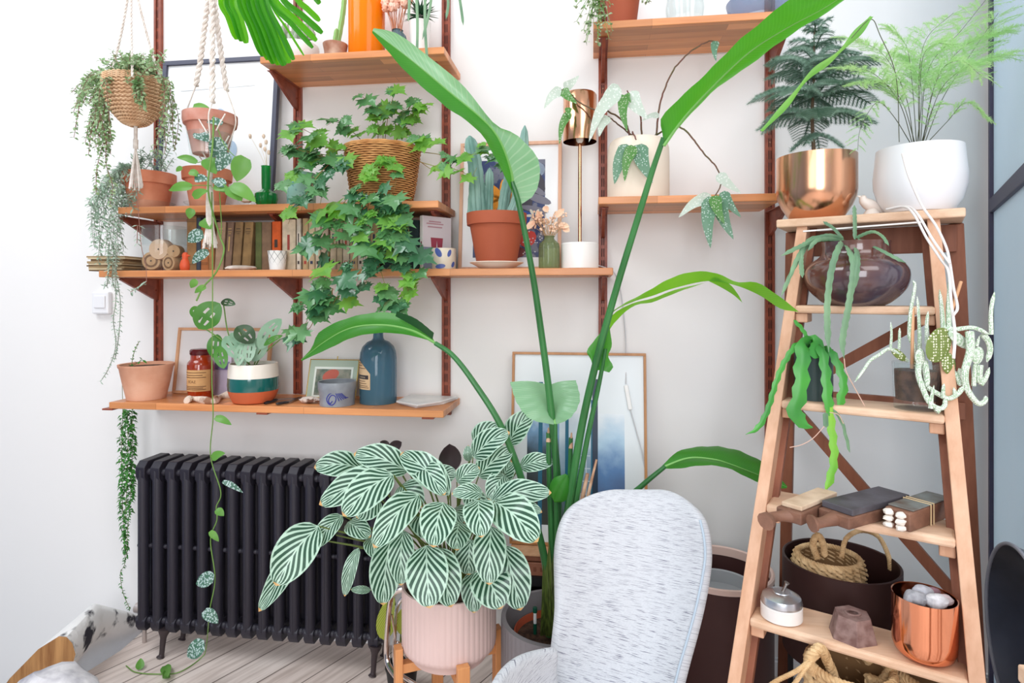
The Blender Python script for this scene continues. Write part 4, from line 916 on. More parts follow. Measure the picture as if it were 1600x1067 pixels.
wl = MB(); wl.bar(LQ(-.14, .003, LZ-.035), LQ(.12, .003, LZ-.028), .004, .003, up=LV); build(wl, 'white_strip', M_white, lad, smooth=0)

def on(k, px, dv=-.055): p = onstep(k, px, dv); return p, -p.y, p.z
# copper pot + pine
p, wd, z = on(0, 1275, -.075)
M_copb = mat('brushed_copper', (226, 172, 138), rough=.2, metal=1)
t_pine, cP, q = vessel('copper_pot', 1275, wd, z, [(34, 341), (38, 338), (50, 316), (56, 300), (57.5, 288), (57.5, 232)], M_copb, 'large polished copper planter with a small pine on the ladder top', 'plant pot', th=.003, soil=.012, n=64)
p, wd, z = on(0, 1436, -.075); wdW = wd
t_fern, cW, q = vessel('white_pot', 1436, wd, z, [(38, 329), (44, 326), (56, 305), (62, 280), (62.5, 262), (60, 238), (58.5, 218)], mat('ribbed_white_glaze', (234, 236, 240), rough=.3), 'round white ridged ceramic pot with feathery asparagus fern on the ladder top', 'plant pot', th=.005, soil=.012, n=64, rib=lambda a, k: 0)
# bird figurine
p, wd, z = on(0, 1360, -.06); s_ = S(1360, wd); m = MB()
prf = [(1382, 327, 2), (1375, 322, 5), (1366, 316, 8), (1357, 312, 9), (1350, 307, 7), (1348, 302, 5.2), (1346, 299, 4.6)]
c0 = V((p.x, p.y, z))
def b2(px, py): return c0+Rv*((px-1360)*s_)+V((0, 0, (331-py)*s_))
bf = E('bird_figurine', c0, 'cream ceramic bird figurine between the two pots on the ladder top', 'figurine')
M_cer = mat('cream_ceramic', (226, 216, 208), rough=.4)
build(MB().tube(cr([b2(x, y) for x, y, r in prf], 4), [r_*s_ for r_ in [2, 2.8, 3.6, 4.4, 5, 5.9, 6.7, 7.4, 8, 8.6, 9, 9.2, 9, 8.6, 8, 7.4, 7, 6.4, 5.8, 5.4, 5.2, 5, 4.8, 3.8, 2]], 14), 'body', M_cer, bf)
build(MB().tube([b2(1344, 300), b2(1339, 299)], [2.2*s_, .3*s_], 8), 'beak', M_cer, bf); build(MB().lathe([(12*s_, 0), (13*s_, 2*s_), (11*s_, 6*s_), (7*s_, 12*s_)], c0+Rv*(2*s_), 20), 'base', M_cer, bf)
# brown glazed pot
p, wd, z = on(1, 1337, -.06)
t_br, cBr, q = vessel('brown_glazed_pot', 1337, wd, z, [(38, 476), (49, 471), (61, 460), (69.5, 446), (72.5, 431), (71, 418), (63.5, 407), (54, 400.5), (48.5, 394), (47, 384), (48, 374)], mat('brown_lustre_glaze', (96, 60, 52), rough=.2, c2=(74, 64, 76), nscale=6, coat=.8, contrast=(.4, .6)), 'wide dark brown lustre-glazed pot with trailing jungle cactus', 'plant pot', th=.005, soil=.012, n=64, soft=True)
# dark glass planter with fishbone cactus
p, wd, z = on(2, 1271, -.07)
t_fb, cFb, q = vessel('dark_glass_planter', 1271, wd, z, [(25, 628), (27, 626), (27.5, 600), (27.5, 545)], glass('smoked_green_glass', (90, 108, 108), mixin=.5), 'dark green-grey glass cylinder planter with a fishbone cactus', 'plant pot', th=.004, soil=.03)
p, wd, z = on(2, 1431, -.06)
t_op, cOp, q = vessel('glass_planter', 1431, wd, z, [(29, 633), (30, 631), (31, 600), (32, 566)], M_glass, 'clear glass tumbler of soil holding the bunny ear cactus', 'plant pot', th=.004)
s_ = S(1431, wd); f_ = Y2Z(1431, wd); build(MB().lathe([(27*s_, f_(624)), (28.5*s_, f_(600)), (29*s_, f_(578)), (.001, f_(576))], cOp, 36), 'soil', M_soil, t_op)
# pressing tools on step 3
z3 = LZ-LH*3; M_oldw = woodmat('worn_tool_wood', (142, 102, 82), (98, 66, 52), axis='X', rough=.6, bump=.4)
M_slate = mat('worn_slate', (96, 94, 102), rough=.5, c2=(66, 62, 66), nscale=12, bump=.4)
def tool(a_px, b_px, w_, h_, lab, lidm, lid_h, handle, zoff=0, name='wooden_tool', cat='tool', lidw=1.0):
    a = PZ(a_px[0], a_px[1], z3+.02); b = PZ(b_px[0], b_px[1], z3+.02); a.z = b.z = z3+h_/2+.001
    t = E(name, V((a.x, a.y, z3)), lab, cat); ax = (b-a).normalized(); sd = V((-ax.y, ax.x, 0)); up_ = V((0, 0, 1))
    build(MB().bar(a, b, w_, h_, up=up_), 'body', M_oldw, t, smooth=0, bevel=.003)
    if lid_h:
        o = up_*(h_/2+lid_h/2+.0005); build(MB().bar(a+ax*.012+o, b-ax*.004+o, w_*lidw, lid_h, up=up_), 'lid', lidm, t, smooth=0, bevel=.002)
    if handle:
        pts = cr([a+ax*.01]+[PZ(x, y, z3+h_*.5) for x, y in handle], 5); n = len(pts)
        build(MB().tube(pts, [.017-.006*math.sin(PI*i/(n-1)*.9)+(.004 if i > n-4 else 0) for i in range(n)], 12, flat=.8), 'handle', M_oldw, t)
    return t, a, b, ax, sd
tool((1232, 802), (1294, 776), .056, .026, 'worn wooden tool with pale pad and curved handle at the left of the third step', mat('pale_pad', (222, 198, 172), rough=.8, c2=(196, 168, 140), nscale=20), .010, [(1222, 806), (1208, 808), (1196, 815)], lidw=.8)
tool((1302, 806), (1398, 780), .070, .026, 'wooden tool with dark slate top, middle of the third step', M_slate, .014, [(1292, 814), (1280, 817), (1268, 818)])
t, a, b, ax, sd = tool((1402, 812), (1468, 788), .050, .040, 'old box of bleached shells tied with string on the third step', mat('chipped_green_paint', (128, 136, 134), rough=.7, c2=(98, 82, 72), nscale=16), .003, None, name='wooden_box', cat='box')
m = MB(); mid = a.lerp(b, .45)
for r_ in (0, .012):
    k = mid+ax*r_; e = .027; g_ = .024; m.tube([k+sd*e+V((0, 0, -g_+.004)), k+sd*e+V((0, 0, g_)), k-sd*e+V((0, 0, g_)), k-sd*e+V((0, 0, -g_+.004))], .0015, 6)
build(m, 'string', mat('twine', (206, 182, 142), rough=.9), t)
for i in range(6):
    lab = ['lowest left', 'lowest right', 'middle left', 'middle right', 'top left', 'top right'][i]
    pp = a-ax*.011+sd*((i % 2-.5)*.024)+V((0, 0, -.012+.013*(i//2))); tag(build(MB().blob(pp, (.010, .010, .0065), 10, jit=.3), 'shell', mat('bleached_shell', (238, 230, 220), rough=.7), origin=pp), 'small bleached shell, %s of those in the end of the string-tied box' % lab, 'shell', 'shells in the tied box')
# step 4: switch, weight, copper bowl
p, wd, z = on(4, 1221, -.045); s_ = S(1221, wd); f_ = Y2Z(1221, wd); c = V((p.x, p.y, 0))
t = E('vintage_switch', p, 'round vintage light switch, white porcelain with silver dome and toggle, on the lowest visible step', 'switch')
build(MB().lathe([(27*s_, z), (30.5*s_, z+.003), (30.5*s_, z+.030), (29*s_, z+.032), (.001, z+.032)], c, 44), 'porcelain_base', mat('old_porcelain', (226, 218, 212), rough=.4, c2=(236, 232, 228), nscale=8), t)
build(MB().lathe([(30*s_, z+.0325), (30.5*s_, z+.036), (28*s_, z+.048), (20*s_, z+.055), (13*s_, z+.057), (12*s_, z+.0585), (.001, z+.0590)], c, 44, capb=False), 'dome', mat('satin_aluminium', (200, 206, 214), rough=.28, metal=.9), t)
build(MB().tube([c+V((.002, -.002, z+.058)), c+V((.008, -.004, z+.074)), c+V((.010, -.005, z+.080))], [.003, .0035, .006], 10), 'toggle', mat('toggle_nickel', (150, 140, 132), rough=.25, metal=1), t)
p, wd, z = on(4, 1332, -.05); s_ = S(1332, wd); c = V((p.x, p.y, 0)); t = E('iron_weight', p, 'rusty hexagonal cast-iron scale weight with a ring in its top', 'weight')
M_rust = mat('rusty_iron', (112, 82, 76), rough=.7, c2=(150, 124, 118), nscale=45, bump=.7, metal=.2)
hx_ = MB()
for (r0, z0_), (r1, z1_) in (((35*s_, z), (34*s_, z+.006)), ((34*s_, z+.006), (26*s_, z+.048))):
    vs = [c+V((r0*math.cos(PI/3*i+.35), r0*math.sin(PI/3*i+.35), z0_)) for i in range(6)]+[c+V((r1*math.cos(PI/3*i+.35), r1*math.sin(PI/3*i+.35), z1_)) for i in range(6)]
    hx_.add(vs, [(i, (i+1) % 6, (i+1) % 6+6, i+6) for i in range(6)])
r1 = 26*s_; n = 24
vs = [c+V((r1*math.cos(PI/3*i+.35), r1*math.sin(PI/3*i+.35), z+.048)) for i in range(6)]+[c+V((11*s_*math.cos(PI/3*i+.35), 11*s_*math.sin(PI/3*i+.35), z+.048)) for i in range(6)]+[c+V((8*s_*math.cos(PI/3*i+.35), 8*s_*math.sin(PI/3*i+.35), z+.036)) for i in range(6)]
hx_.add(vs, [(i, (i+1) % 6, (i+1) % 6+6, i+6) for i in range(6)]+[(i+6, (i+1) % 6+6, (i+1) % 6+12, i+12) for i in range(6)]+[tuple(range(12, 18))])
build(hx_, 'body', M_rust, t, smooth=0, bevel=.002)
build(MB().tube([c+V((10*s_*math.cos(a*PI/10), 9*s_*math.sin(a*PI/10), z+.049)) for a in range(21)], .0025, 8, ends=False), 'ring', M_rust, t)
p, wd, z = on(4, 1444, -.05); yc = HZ+(CH-z)/S(1444, wd); t_cb, cCb, q = vessel('copper_bowl', 1444, wd, z, [(24, yc), (33, yc-2.5), (40, yc-9), (43.3, yc-19), (44, yc-32), (44, 929)], mat('bright_copper', (236, 160, 124), rough=.13, metal=1), 'bright rose copper cup filled with pebbles on the lowest visible step', 'bowl', th=.002, n=64, part='body')
s_ = S(1444, wd); zt_ = q[-1][1]
peb = [((-.022, -.012, 0), .022, 'grey speckled pebble at the left of the copper cup', (172, 172, 178)), ((.004, .012, .002), .020, 'smooth pale grey pebble at the back of the copper cup', (190, 190, 198)), ((.012, -.022, 0), .022, 'white pebble at the front of the copper cup', (222, 220, 224)), ((.034, -.006, -.003), .018, 'pinkish pebble at the right of the copper cup', (208, 190, 192)), ((.026, .02, 0), .015, 'rough mauve stone at the back right of the copper cup', (150, 112, 122))]
for (dx, dy, dz), r_, lab, cc in peb:
    pp = cCb+V((dx*.95, dy*.95, zt_-.002+dz)); tag(build(MB().blob(pp, (r_, r_*.8, r_*.62), 14, jit=.2), 'pebble', mat('pebble_%d' % cc[0], cc, rough=.8, c2=tuple(int(v*.8) for v in cc), nscale=60), origin=pp), lab, 'pebble', 'pebbles in the copper cup')
build_sup = MB(); build_sup.lathe([(24*s_, z+.004), (30*s_, zt_-.03), (.001, zt_-.028)], cCb, 20); tag(build(build_sup, 'gravel', mat('fine_gravel', (150, 146, 150), c2=(90, 88, 92), nscale=80, bump=1), origin=cCb+V((0, 0, z))), 'fine gravel under the pebbles in the copper cup', 'gravel')['kind'] = 'stuff'

# ---- dark drum on a metal stand behind the ladder
M_drum = mat('dark_brown_enamel', (52, 30, 28), rough=.5, spec=.4)
wdD = .60; cD = C0(1313, wdD); sD = S(1313, wdD); fD = Y2Z(1313, wdD); rD = 83*sD; zt_ = fD(874); zb_ = zt_-.235
t = E('plant_stand', (cD.x, cD.y, 0), 'black metal stand under the dark brown drum behind the ladder', 'stand'); mk = mat('black_metal', (30, 30, 34), rough=.5)
build(MB().tube([cD+V((rD*.8*math.cos(a*PI/16), rD*.8*math.sin(a*PI/16), zb_-.006)) for a in range(33)], .005, 8, ends=False), 'ring', mk, t)
for a in range(4):
    an = PI/4+a*PI/2+.35; build(MB().bar(cD+V((rD*.86*math.cos(an), rD*.86*math.sin(an), 0)), cD+V((rD*.86*math.cos(an), rD*.86*math.sin(an), zb_+.02)), .011, .011), 'leg', mk, t, smooth=0)
t = E('drum_planter', (cD.x, cD.y, zb_), 'wide dark brown metal drum holding a straw bag behind the ladder', 'planter')
build(MB().lathe([(rD-.01, zb_), (rD, zb_+.004), (rD, zt_), (rD-.003, zt_+.002), (rD-.006, zt_), (rD-.006, zb_+.02), (.001, zb_+.018)], cD, 64), 'body', M_drum, t)
M_straw = mat('straw_braid', (222, 190, 144), rough=.75, c2=(184, 148, 104), nscale=30, bump=.5)
def braid(m, pts, r, turns, n=3):
    pts = resample(pts, max(12, int(turns*8))); k = len(pts)
    for s in range(n):
        l = []
        for i, p_ in enumerate(pts):
            d = (pts[min(i+1, k-1)]-pts[max(0, i-1)]).normalized(); a_ = d.orthogonal().normalized(); b_ = d.cross(a_); ph = 2*PI*(turns*i/(k-1)+s/n); l.append(p_+(a_*math.cos(ph)+b_*math.sin(ph))*r*.6)
        m.tube(l, r*.62, 6)
def braided_wall(m, c, prof, rows, n, sx=1, sy=1, w_=.006):     # rows of plaited strands round a basket
    for i in range(rows):
        t_ = (i+.5)/rows; k = t_*(len(prof)-1); a = int(k); b = min(a+1, len(prof)-1); r = prof[a][0]*(1-(k-a))+prof[b][0]*(k-a); z = prof[a][1]*(1-(k-a))+prof[b][1]*(k-a)
        hz = abs(prof[-1][1]-prof[0][1])/rows
        for j in range(n):
            for sg in (1, -1):
                a0 = 2*PI*(j+(.5 if sg < 0 else 0))/n; a1 = a0+2*PI/n*1.1
                p0 = c+V((r*math.cos(a0)*sx, r*math.sin(a0)*sy, z+sg*hz*.42)); p1 = c+V((r*math.cos(a1)*sx, r*math.sin(a1)*sy, z-sg*hz*.05)); o_ = V((math.cos((a0+a1)/2), math.sin((a0+a1)/2), 0))*.002*sg
                m.tube([p0, (p0+p1)/2+o_*1.5+V((math.cos(a0), math.sin(a0), 0))*.003, p1], [w_*.3, w_*.5, w_*.3], 6, flat=.5)
cS = cD+V((-.028, .0, 0)); t = E('straw_bag', cS+V((0, 0, zb_+.02)), 'round woven straw bag with braided handles inside the dark drum', 'bag')
pf = [(.045, zb_+.03), (.075, zb_+.10), (.08, zt_-.03), (.072, zt_+.004)]
m = MB(); braided_wall(m, cS, pf, 9, 22, w_=.010); build(m, 'weave', M_straw, t); build(MB().lathe([(r-.004, z) for r, z in pf], cS, 30), 'lining', mat('straw_dark', (150, 114, 76), rough=.9), t)
m = MB(); braid(m, [cS+V((.070*math.cos(a*PI/20), .070*math.sin(a*PI/20), zt_+.006)) for a in range(41)], .006, 22); build(m, 'rim', M_straw, t)
m = MB(); braid(m, path([(1277, 872, wdD+.05), (1270, 850, wdD+.05), (1278, 836, wdD+.05), (1286, 850, wdD+.05), (1288, 868, wdD+.05)], 6), .007, 9); build(m, 'handle', M_straw, t)
m = MB(); braid(m, path([(1315, 870, wdD+.06), (1322, 842, wdD+.05), (1345, 829, wdD+.0), (1372, 838, wdD-.02), (1388, 868, wdD-.02), (1391, 890, wdD-.02)], 6), .005, 18); build(m, 'handle', M_straw, t)
# baskets on the floor below
for (px, py, r_, sx_, hgt, lab) in ((1328, 1043, .082, 1.0, 0, 'coarse plaited straw basket below the lowest step, left one'), (1466, 1058, .078, 1.0, 0, 'coarse plaited straw basket below the lowest step, right one')):
    wb_ = .86 if px < 1400 else .84; c = C0(px, wb_); zt_ = Y2Z(px, wb_)(py); t = E('straw_basket', (c.x, c.y, 0), lab, 'basket')
    pf = [(r_*.8, .01), (r_*1.05, zt_*.4), (r_, zt_*.8), (r_*.95, zt_)]
    m = MB(); braided_wall(m, c, pf, 15, 20, w_=.014); build(m, 'weave', M_straw, t); build(MB().lathe([(r-.006, z) for r, z in pf], c, 30), 'lining', mat('straw_dark', (116, 86, 54)), t)
    m = MB(); braid(m, [c+V((r_*.95*math.cos(a*PI/20), r_*.95*math.sin(a*PI/20), zt_+.004)) for a in range(41)], .008, 20); build(m, 'rim', M_straw, t)
    if px < 1400:
        m = MB(); braid(m, path([(1268, 1050, .88), (1264, 1030, .90), (1280, 1012, .9), (1292, 1030, .88), (1310, 1075, .88)], 6), .009, 9); build(m, 'handle', M_straw, t)
        m = MB(); braid(m, path([(1290, 1012, .87), (1270, 1028, .90), (1245, 1048, .93), (1210, 1066, .95), (1180, 1090, .95)], 6), .004, 16); braid(m, path([(1285, 1018, .87), (1262, 1040, .92), (1240, 1070, .93)], 6), .004, 10); build(m, 'rope', M_straw, t)
    else:
        m = MB(); braid(m, path([(1352, 1030, .86), (1372, 1022, .87), (1392, 1042, .87), (1378, 1066, .87), (1355, 1060, .87)], 6), .010, 9); build(m, 'handle', M_straw, t)

# ---- big brown bin left of the ladder
wdB = .215; cB = C0(1122, wdB); sB_ = S(1122, wdB); fB = Y2Z(1122, wdB); rB = 81*sB_; zt_ = fB(886)
t = E('storage_bin', (cB.x, cB.y, 0), 'large dark brown cylindrical bin with pink rim behind the grey chair', 'bin')
build(MB().lathe([(rB*.98, 0), (rB*.98, .05)], cB, 64), 'black_base', mat('black_rubber', (20, 20, 22), rough=.4), t)
build(MB().lathe([(rB, .05), (rB, zt_-.004), (rB-.008, zt_-.01), (rB-.008, .06), (.001, .055)], cB, 64, capb=False), 'body', mat('brown_fibreboard', (72, 42, 40), rough=.55), t)
build(MB().lathe([(rB+.001, zt_-.012), (rB+.001, zt_+.003), (rB-.004, zt_+.006), (rB-.010, zt_+.003), (rB-.010, zt_-.024)], cB, 64, capb=False), 'rim', mat('pink_rim', (232, 200, 188), rough=.5), t)
c2 = cB+V((-.005, -.045, 0)); tag(build(MB().lathe([(.085, .06), (.105, zt_-.035), (.108, zt_-.032), (.101, zt_-.034), (.095, zt_-.07), (.001, zt_-.08)], c2, 50), 'pail', mat('grey_enamel', (170, 172, 176), rough=.3), origin=c2+V((0, 0, .06))), 'grey enamel pail standing inside the brown bin', 'pail')

# ---- black basin at the right edge, on a side table, and stool corner
pc = P(1594, 1003, .78); ax_ = V((-.967, .254, 0)); s_ = S(1594, .78); rr = 143*s_
R_ = V((0, 0, 1)).rotation_difference(ax_).to_matrix()
m = MB().lathe([(.001, -.11), (rr*.35, -.105), (rr*.75, -.075), (rr*.95, -.03), (rr, 0), (rr+.004, .003), (rr, .004), (rr*.93, -.025), (rr*.73, -.068), (rr*.33, -.098), (.001, -.102)], pc, 60, rot=R_, capb=False)
bt_ = E('enamel_basin', pc-V((0, 0, rr)), 'big black enamel basin standing on edge by the glass door', 'basin'); build(MB().tube([pc+R_@V((rr*1.005*math.cos(a*PI/36), rr*1.005*math.sin(a*PI/36), .003)) for a in range(73)], .004, 8, ends=False), 'rim', mat('worn_grey_rim', (148, 152, 164), rough=.4), bt_)
(build(m, 'bowl', mat('black_enamel', (52, 56, 66), rough=.28, c2=(78, 86, 104), nscale=5), bt_))
zt_ = pc.z-rr-.004; t = E('side_table', (pc.x+.02, pc.y+.02, 0), 'low dark side table under the black basin', 'table')
cc = V((pc.x+.03, pc.y-.02, 0)); build(MB().box(cc+V((0, 0, zt_-.012)), (.24, .3, .024)), 'table_top', M_brown, t, smooth=0, bevel=.002)
for sx_ in (-1, 1):
    for sy_ in (-1, 1): build(MB().box(cc+V((sx_*.1, sy_*.13, (zt_-.024)/2)), (.025, .025, zt_-.024)), 'leg', M_brown, t, smooth=0)
a = P(1589, 1036, 1.28); t = E('stool', (a.x, a.y, 0), 'pale wooden stool at the bottom right corner of the photo', 'stool'); c = a+V((.14, -.13, 0))
m = MB().box(V((c.x, c.y, a.z-.012)), (.28, .26, .024)); build(m, 'seat', M_ladder_x, t, smooth=0, bevel=.003)
for sx_ in (-1, 1):
    for sy_ in (-1, 1): build(MB().bar(V((c.x+sx_*.12, c.y+sy_*.11, a.z-.024)), V((c.x+sx_*.15, c.y+sy_*.13, 0)), .026, .026), 'leg', M_ladder, t, smooth=0)
m = MB(); 
for sy_ in (-1, 1): m.bar(V((c.x-.12, c.y+sy_*.115, a.z-.06)), V((c.x+.12, c.y+sy_*.115, a.z-.06)), .04, .018, up=(0, 1, 0))
build(m, 'apron', M_ladder_x, t, smooth=0)
# white cord wrapped round the right rail
m = MB(); m.tube(path([(1410, 240, wdW+.13), (1420, 275, wdW+.14), (1440, 320, wdW+.14), (1462, 352, .72), (1478, 385, .76), (1484, 410, .79), (1490, 450, .80), (1496, 480, .84), (1490, 492, .87)], 8), .0028, 8)
m.tube(path([(1385, 327, wdW+.06), (1412, 323, wdW+.10), (1428, 335, .70), (1448, 372, .73), (1470, 405, .77), (1482, 425, .80), (1486, 470, .83), (1492, 520, .86), (1490, 560, .88)], 8), .0028, 8)
m.tube(path([(1390, 327, wdW+.06), (1418, 323, wdW+.10), (1434, 335, .70), (1456, 372, .735), (1474, 398, .775), (1484, 412, .80)], 8), .0028, 8)
tag(build(m, 'cable', mat('white_cable', (232, 226, 224), rough=.5), origin=P(1410, 240, wdW+.1)), 'white cable running from the white pot down the right ladder rail', 'cable')
# ================================================================ things standing on the floor
# pink ribbed pot on a wooden stand
wk = .46; cK = C0(702, wk); sK = S(702, wk); fK = Y2Z(702, wk); zb_ = fK(1018); zt_ = fK(908); rK = 73*sK
t_cal = E('pink_ribbed_pot', (cK.x, cK.y, zb_), 'large pale pink ribbed pot with a striped calathea, on a wooden stand', 'plant pot')
prf = [(rK*.80, zb_), (rK*.86, zb_+.022), (rK*.90, zb_+.026), (rK*.985, zb_+.032), (rK, zb_+.045)]+[(rK, zb_+.045+(zt_-zb_-.05)*i/6) for i in range(1, 7)]+[(rK, zt_)]
m = MB().lathe(prf+[(rK-.006, zt_), (rK-.007, zt_-.03), (rK-.008, zb_+.06)], cK, 52*6, rib=lambda a, k: (.010*(abs(math.cos(a*26))**.6-.6) if 3 <= k <= len(prf)-2 else 0))
build(m, 'body', mat('pink_plastic', (222, 194, 188), rough=.6), t_cal, smooth=60); build(MB().cap(rK-.008, zt_-.03, cK, 30, bumpy=.004), 'soil', M_soil, t_cal)
st = E('plant_stand', (cK.x, cK.y, 0), 'light wooden four-legged stand under the pink pot', 'stand'); M_std = woodmat('stand_pine', (226, 160, 104), (204, 132, 78), axis='Z')
for a in range(4):
    an = math.radians(-62+90*a); d = V((math.cos(an), math.sin(an), 0)); R_ = Matrix.Rotation(an, 3, 'Z')
    build(MB().box(cK+d*(rK+.012)+V((0, 0, (zb_+.045)/2)), (.022, .034, zb_+.045), rot=R_), 'leg', M_std, st, smooth=0, bevel=.002)
for a in range(2):
    an = math.radians(-62+90*a); R_ = Matrix.Rotation(an, 3, 'Z'); build(MB().box(cK+V((0, 0, zb_-.014-.024*a*.02)), (2*rK+.004, .026, .026), rot=R_), 'crossbar', M_std, st, smooth=0)
# grey ribbed pot with the strelitzia
wg = .40; cG = C0(870, wg); sG = S(870, wg); fG = Y2Z(870, wg); zt_ = fG(962); rG = 87*sG; zG = zt_
t_str = E('grey_ribbed_pot', (cG.x, cG.y, 0), 'large grey ribbed pot of the bird of paradise plant behind the chair', 'plant pot')
prf = [(rG*.86, 0), (rG*.9, .03), (rG, .05)]+[(rG, .05+(zt_-.06)*i/5) for i in range(1, 6)]+[(rG, zt_)]
build(MB().lathe(prf+[(rG-.014, zt_+.001), (rG-.016, zt_-.03), (rG-.018, .06)], cG, 56*6, rib=lambda a, k: (.010*(abs(math.cos(a*28))**.6-.6) if 2 <= k <= len(prf)-2 else 0)), 'body', mat('grey_plastic', (140, 136, 140), rough=.6), t_str, smooth=60)
t = E('nursery_pot', (cG.x, cG.y, .02), 'terracotta coloured inner pot inside the grey ribbed pot', 'plant pot')
ri = rG*.74; zi = zt_-.045; build(MB().lathe([(ri*.8, .02), (ri, zi), (ri-.004, zi+.002), (ri-.008, zi-.02)], cG+V((-.005, 0, 0)), 44), 'body', mat('orange_plastic_pot', (196, 92, 62), rough=.6), t); build(MB().cap(ri-.006, zi-.02, cG+V((-.005, 0, 0)), 30, bumpy=.006), 'soil', M_soil, t)
p = PZ(836, 985, zi-.01); t = E('water_gauge', V((p.x, p.y, zi-.02)), 'white and green plant water gauge stuck into the grey pot', 'gauge')
m = MB().tube([V((p.x, p.y, zi-.02)), V((p.x, p.y, zi+.045))], .005, 12); build(m, 'tube', mat('gauge_white', (230, 232, 232), rough=.3), t)
m = MB().tube([V((p.x, p.y, zi+.045)), V((p.x, p.y, zi+.060))], .0068, 12); build(m, 'green_cap', mat('gauge_green', (14, 84, 64), rough=.4), t); build(MB().tube([V((p.x, p.y, zi-.02)), V((p.x, p.y, zi+.012))], .0056, 12), 'green_foot', mat('gauge_green', (14, 84, 64)), t)
# small white pot beside the stand
c = C0(779, .33); m = MB().lathe([(.022, 0), (.028, .004), (.03, .10), (.027, .11), (.001, .112)], c, 24); tag(build(m, 'white_jar', M_white, origin=(c.x, c.y, 0)), 'small white lidded jar on the floor between the pink and grey pots', 'jar')
# chrome tubular rack
M_chr = mat('chrome', (222, 214, 210), rough=.12, metal=1)
t = E('chrome_rack', P(616, 1060, .40), 'chrome tubular magazine rack left of the pink pot', 'rack')
def ch(l, r_): return MB().tube(cr([P(*q_) for q_ in l], 6), r_, 10)
build(ch([(640, 922, .40), (628, 921, .40), (614, 928, .40), (609, 945, .40), (606, 980, .41), (604, 1020, .42), (610, 1045, .44), (640, 1078, .47), (668, 1090, .49)], .0085), 'frame_tube', M_chr, t)
build(ch([(640, 930, .33), (630, 934, .33), (620, 950, .34), (617, 990, .36), (616, 1030, .38), (624, 1052, .40), (660, 1075, .42)], .006), 'frame_tube', M_chr, t)
m = MB()
for l in ([(617, 1005, .36), (624, 1004, .36), (650, 1030, .38)], [(620, 1030, .37), (620, 1046, .37), (636, 1060, .38)], [(617, 1025, .36), (630, 1022, .36), (640, 1034, .37)], [(612, 960, .38), (618, 1000, .37)]): m.tube(cr([P(*q_) for q_ in l], 4), .0028, 8)
build(m, 'wire_loops', M_chr, t)
for f_px in ((668, .49), (660, .42)):
    a = P(f_px[0], 1085 if f_px[1] > .45 else 1075, f_px[1]); build(MB().tube([a, V((a.x, a.y, 0.0))], .007, 10), 'foot', M_chr, t)
# bench, boxes and the misty print
yb = fz = P(900, 905, .2).z
t = E('low_bench', (xp(895, .2), -.2, 0), 'black low bench against the wall behind the big plant', 'bench'); xa, xb = xp(792, .2), xp(1030, .2)
build(MB().box(((xa+xb)/2, -.11, yb-.015), (xb-xa, .19, .03)), 'bench_top', mat('black_paint', (26, 25, 28), rough=.5), t, smooth=0)
for x in (xa+.02, xb-.02): build(MB().box((x, -.11, (yb-.03)/2), (.03, .18, yb-.03)), 'side', mat('black_paint', (26, 25, 28)), t, smooth=0)
build(MB().box(((xa+xb)/2, -.02, (yb-.03)/2), (xb-xa-.07, .012, yb-.03)), 'back_panel', mat('black_paint', (26, 25, 28)), t, smooth=0)
z1 = P(900, 884, .2).z; z2 = P(900, 868, .18).z
b1 = E('wooden_box', (xp(900, .2), -.14, yb), 'reddish wooden box with stamped marks under the misty print', 'box'); M_boxw = woodmat('red_box_wood', (164, 106, 82), (138, 84, 62), axis='X')
build(MB().box(((xa+xb)/2, -.11, (yb+z1)/2), (xb-xa-.02, .17, z1-yb-.001)), 'body', M_boxw, b1, smooth=0, bevel=.002)
m = MB(); 
for i in range(12): m.box((xa+.05+i*.022, -.1955, (yb+z1)/2), (.010, .001, .014))
build(m, 'stamped_marks', mat('stamp_dark', (130, 76, 56)), b1, smooth=0)
b2_ = E('wooden_tray', (xp(900, .2), -.13, z1), 'thin brown wooden tray between the box and the misty print', 'tray'); build(MB().box(((xa+xb)/2, -.11, (z1+z2)/2), (xb-xa-.02, .165, (z2-z1)*.7)), 'body', M_brown, b2_, smooth=0, bevel=.001); build(MB().box(((xa+xb)/2, -.11, z2-.002), (xb-xa-.01, .17, .004)), 'lip', M_pinewood, b2_, smooth=0)
M_pf = woodmat('oak_frame', (196, 140, 88), (170, 114, 66), axis='Z')
t, q, hx, Hh, Nn = leaning_frame('framed_print', [(797, 867), (1012, 867), (1011, 553), (806, 549), z2], .10, .02, .009, .02, M_pf, .03, mat('mount_grey_white', (226, 232, 234), rough=.3), 'tall oak-framed print of a misty blue window behind the big plant')
def pq(u0, v0, u1, v1, name, mm, d=.0085):
    build(MB().prism([q(u0*hx, v0*Hh, d), q(u1*hx, v0*Hh, d), q(u1*hx, v1*Hh, d), q(u0*hx, v1*Hh, d)], Nn*.0006), name, mm, t, smooth=0)
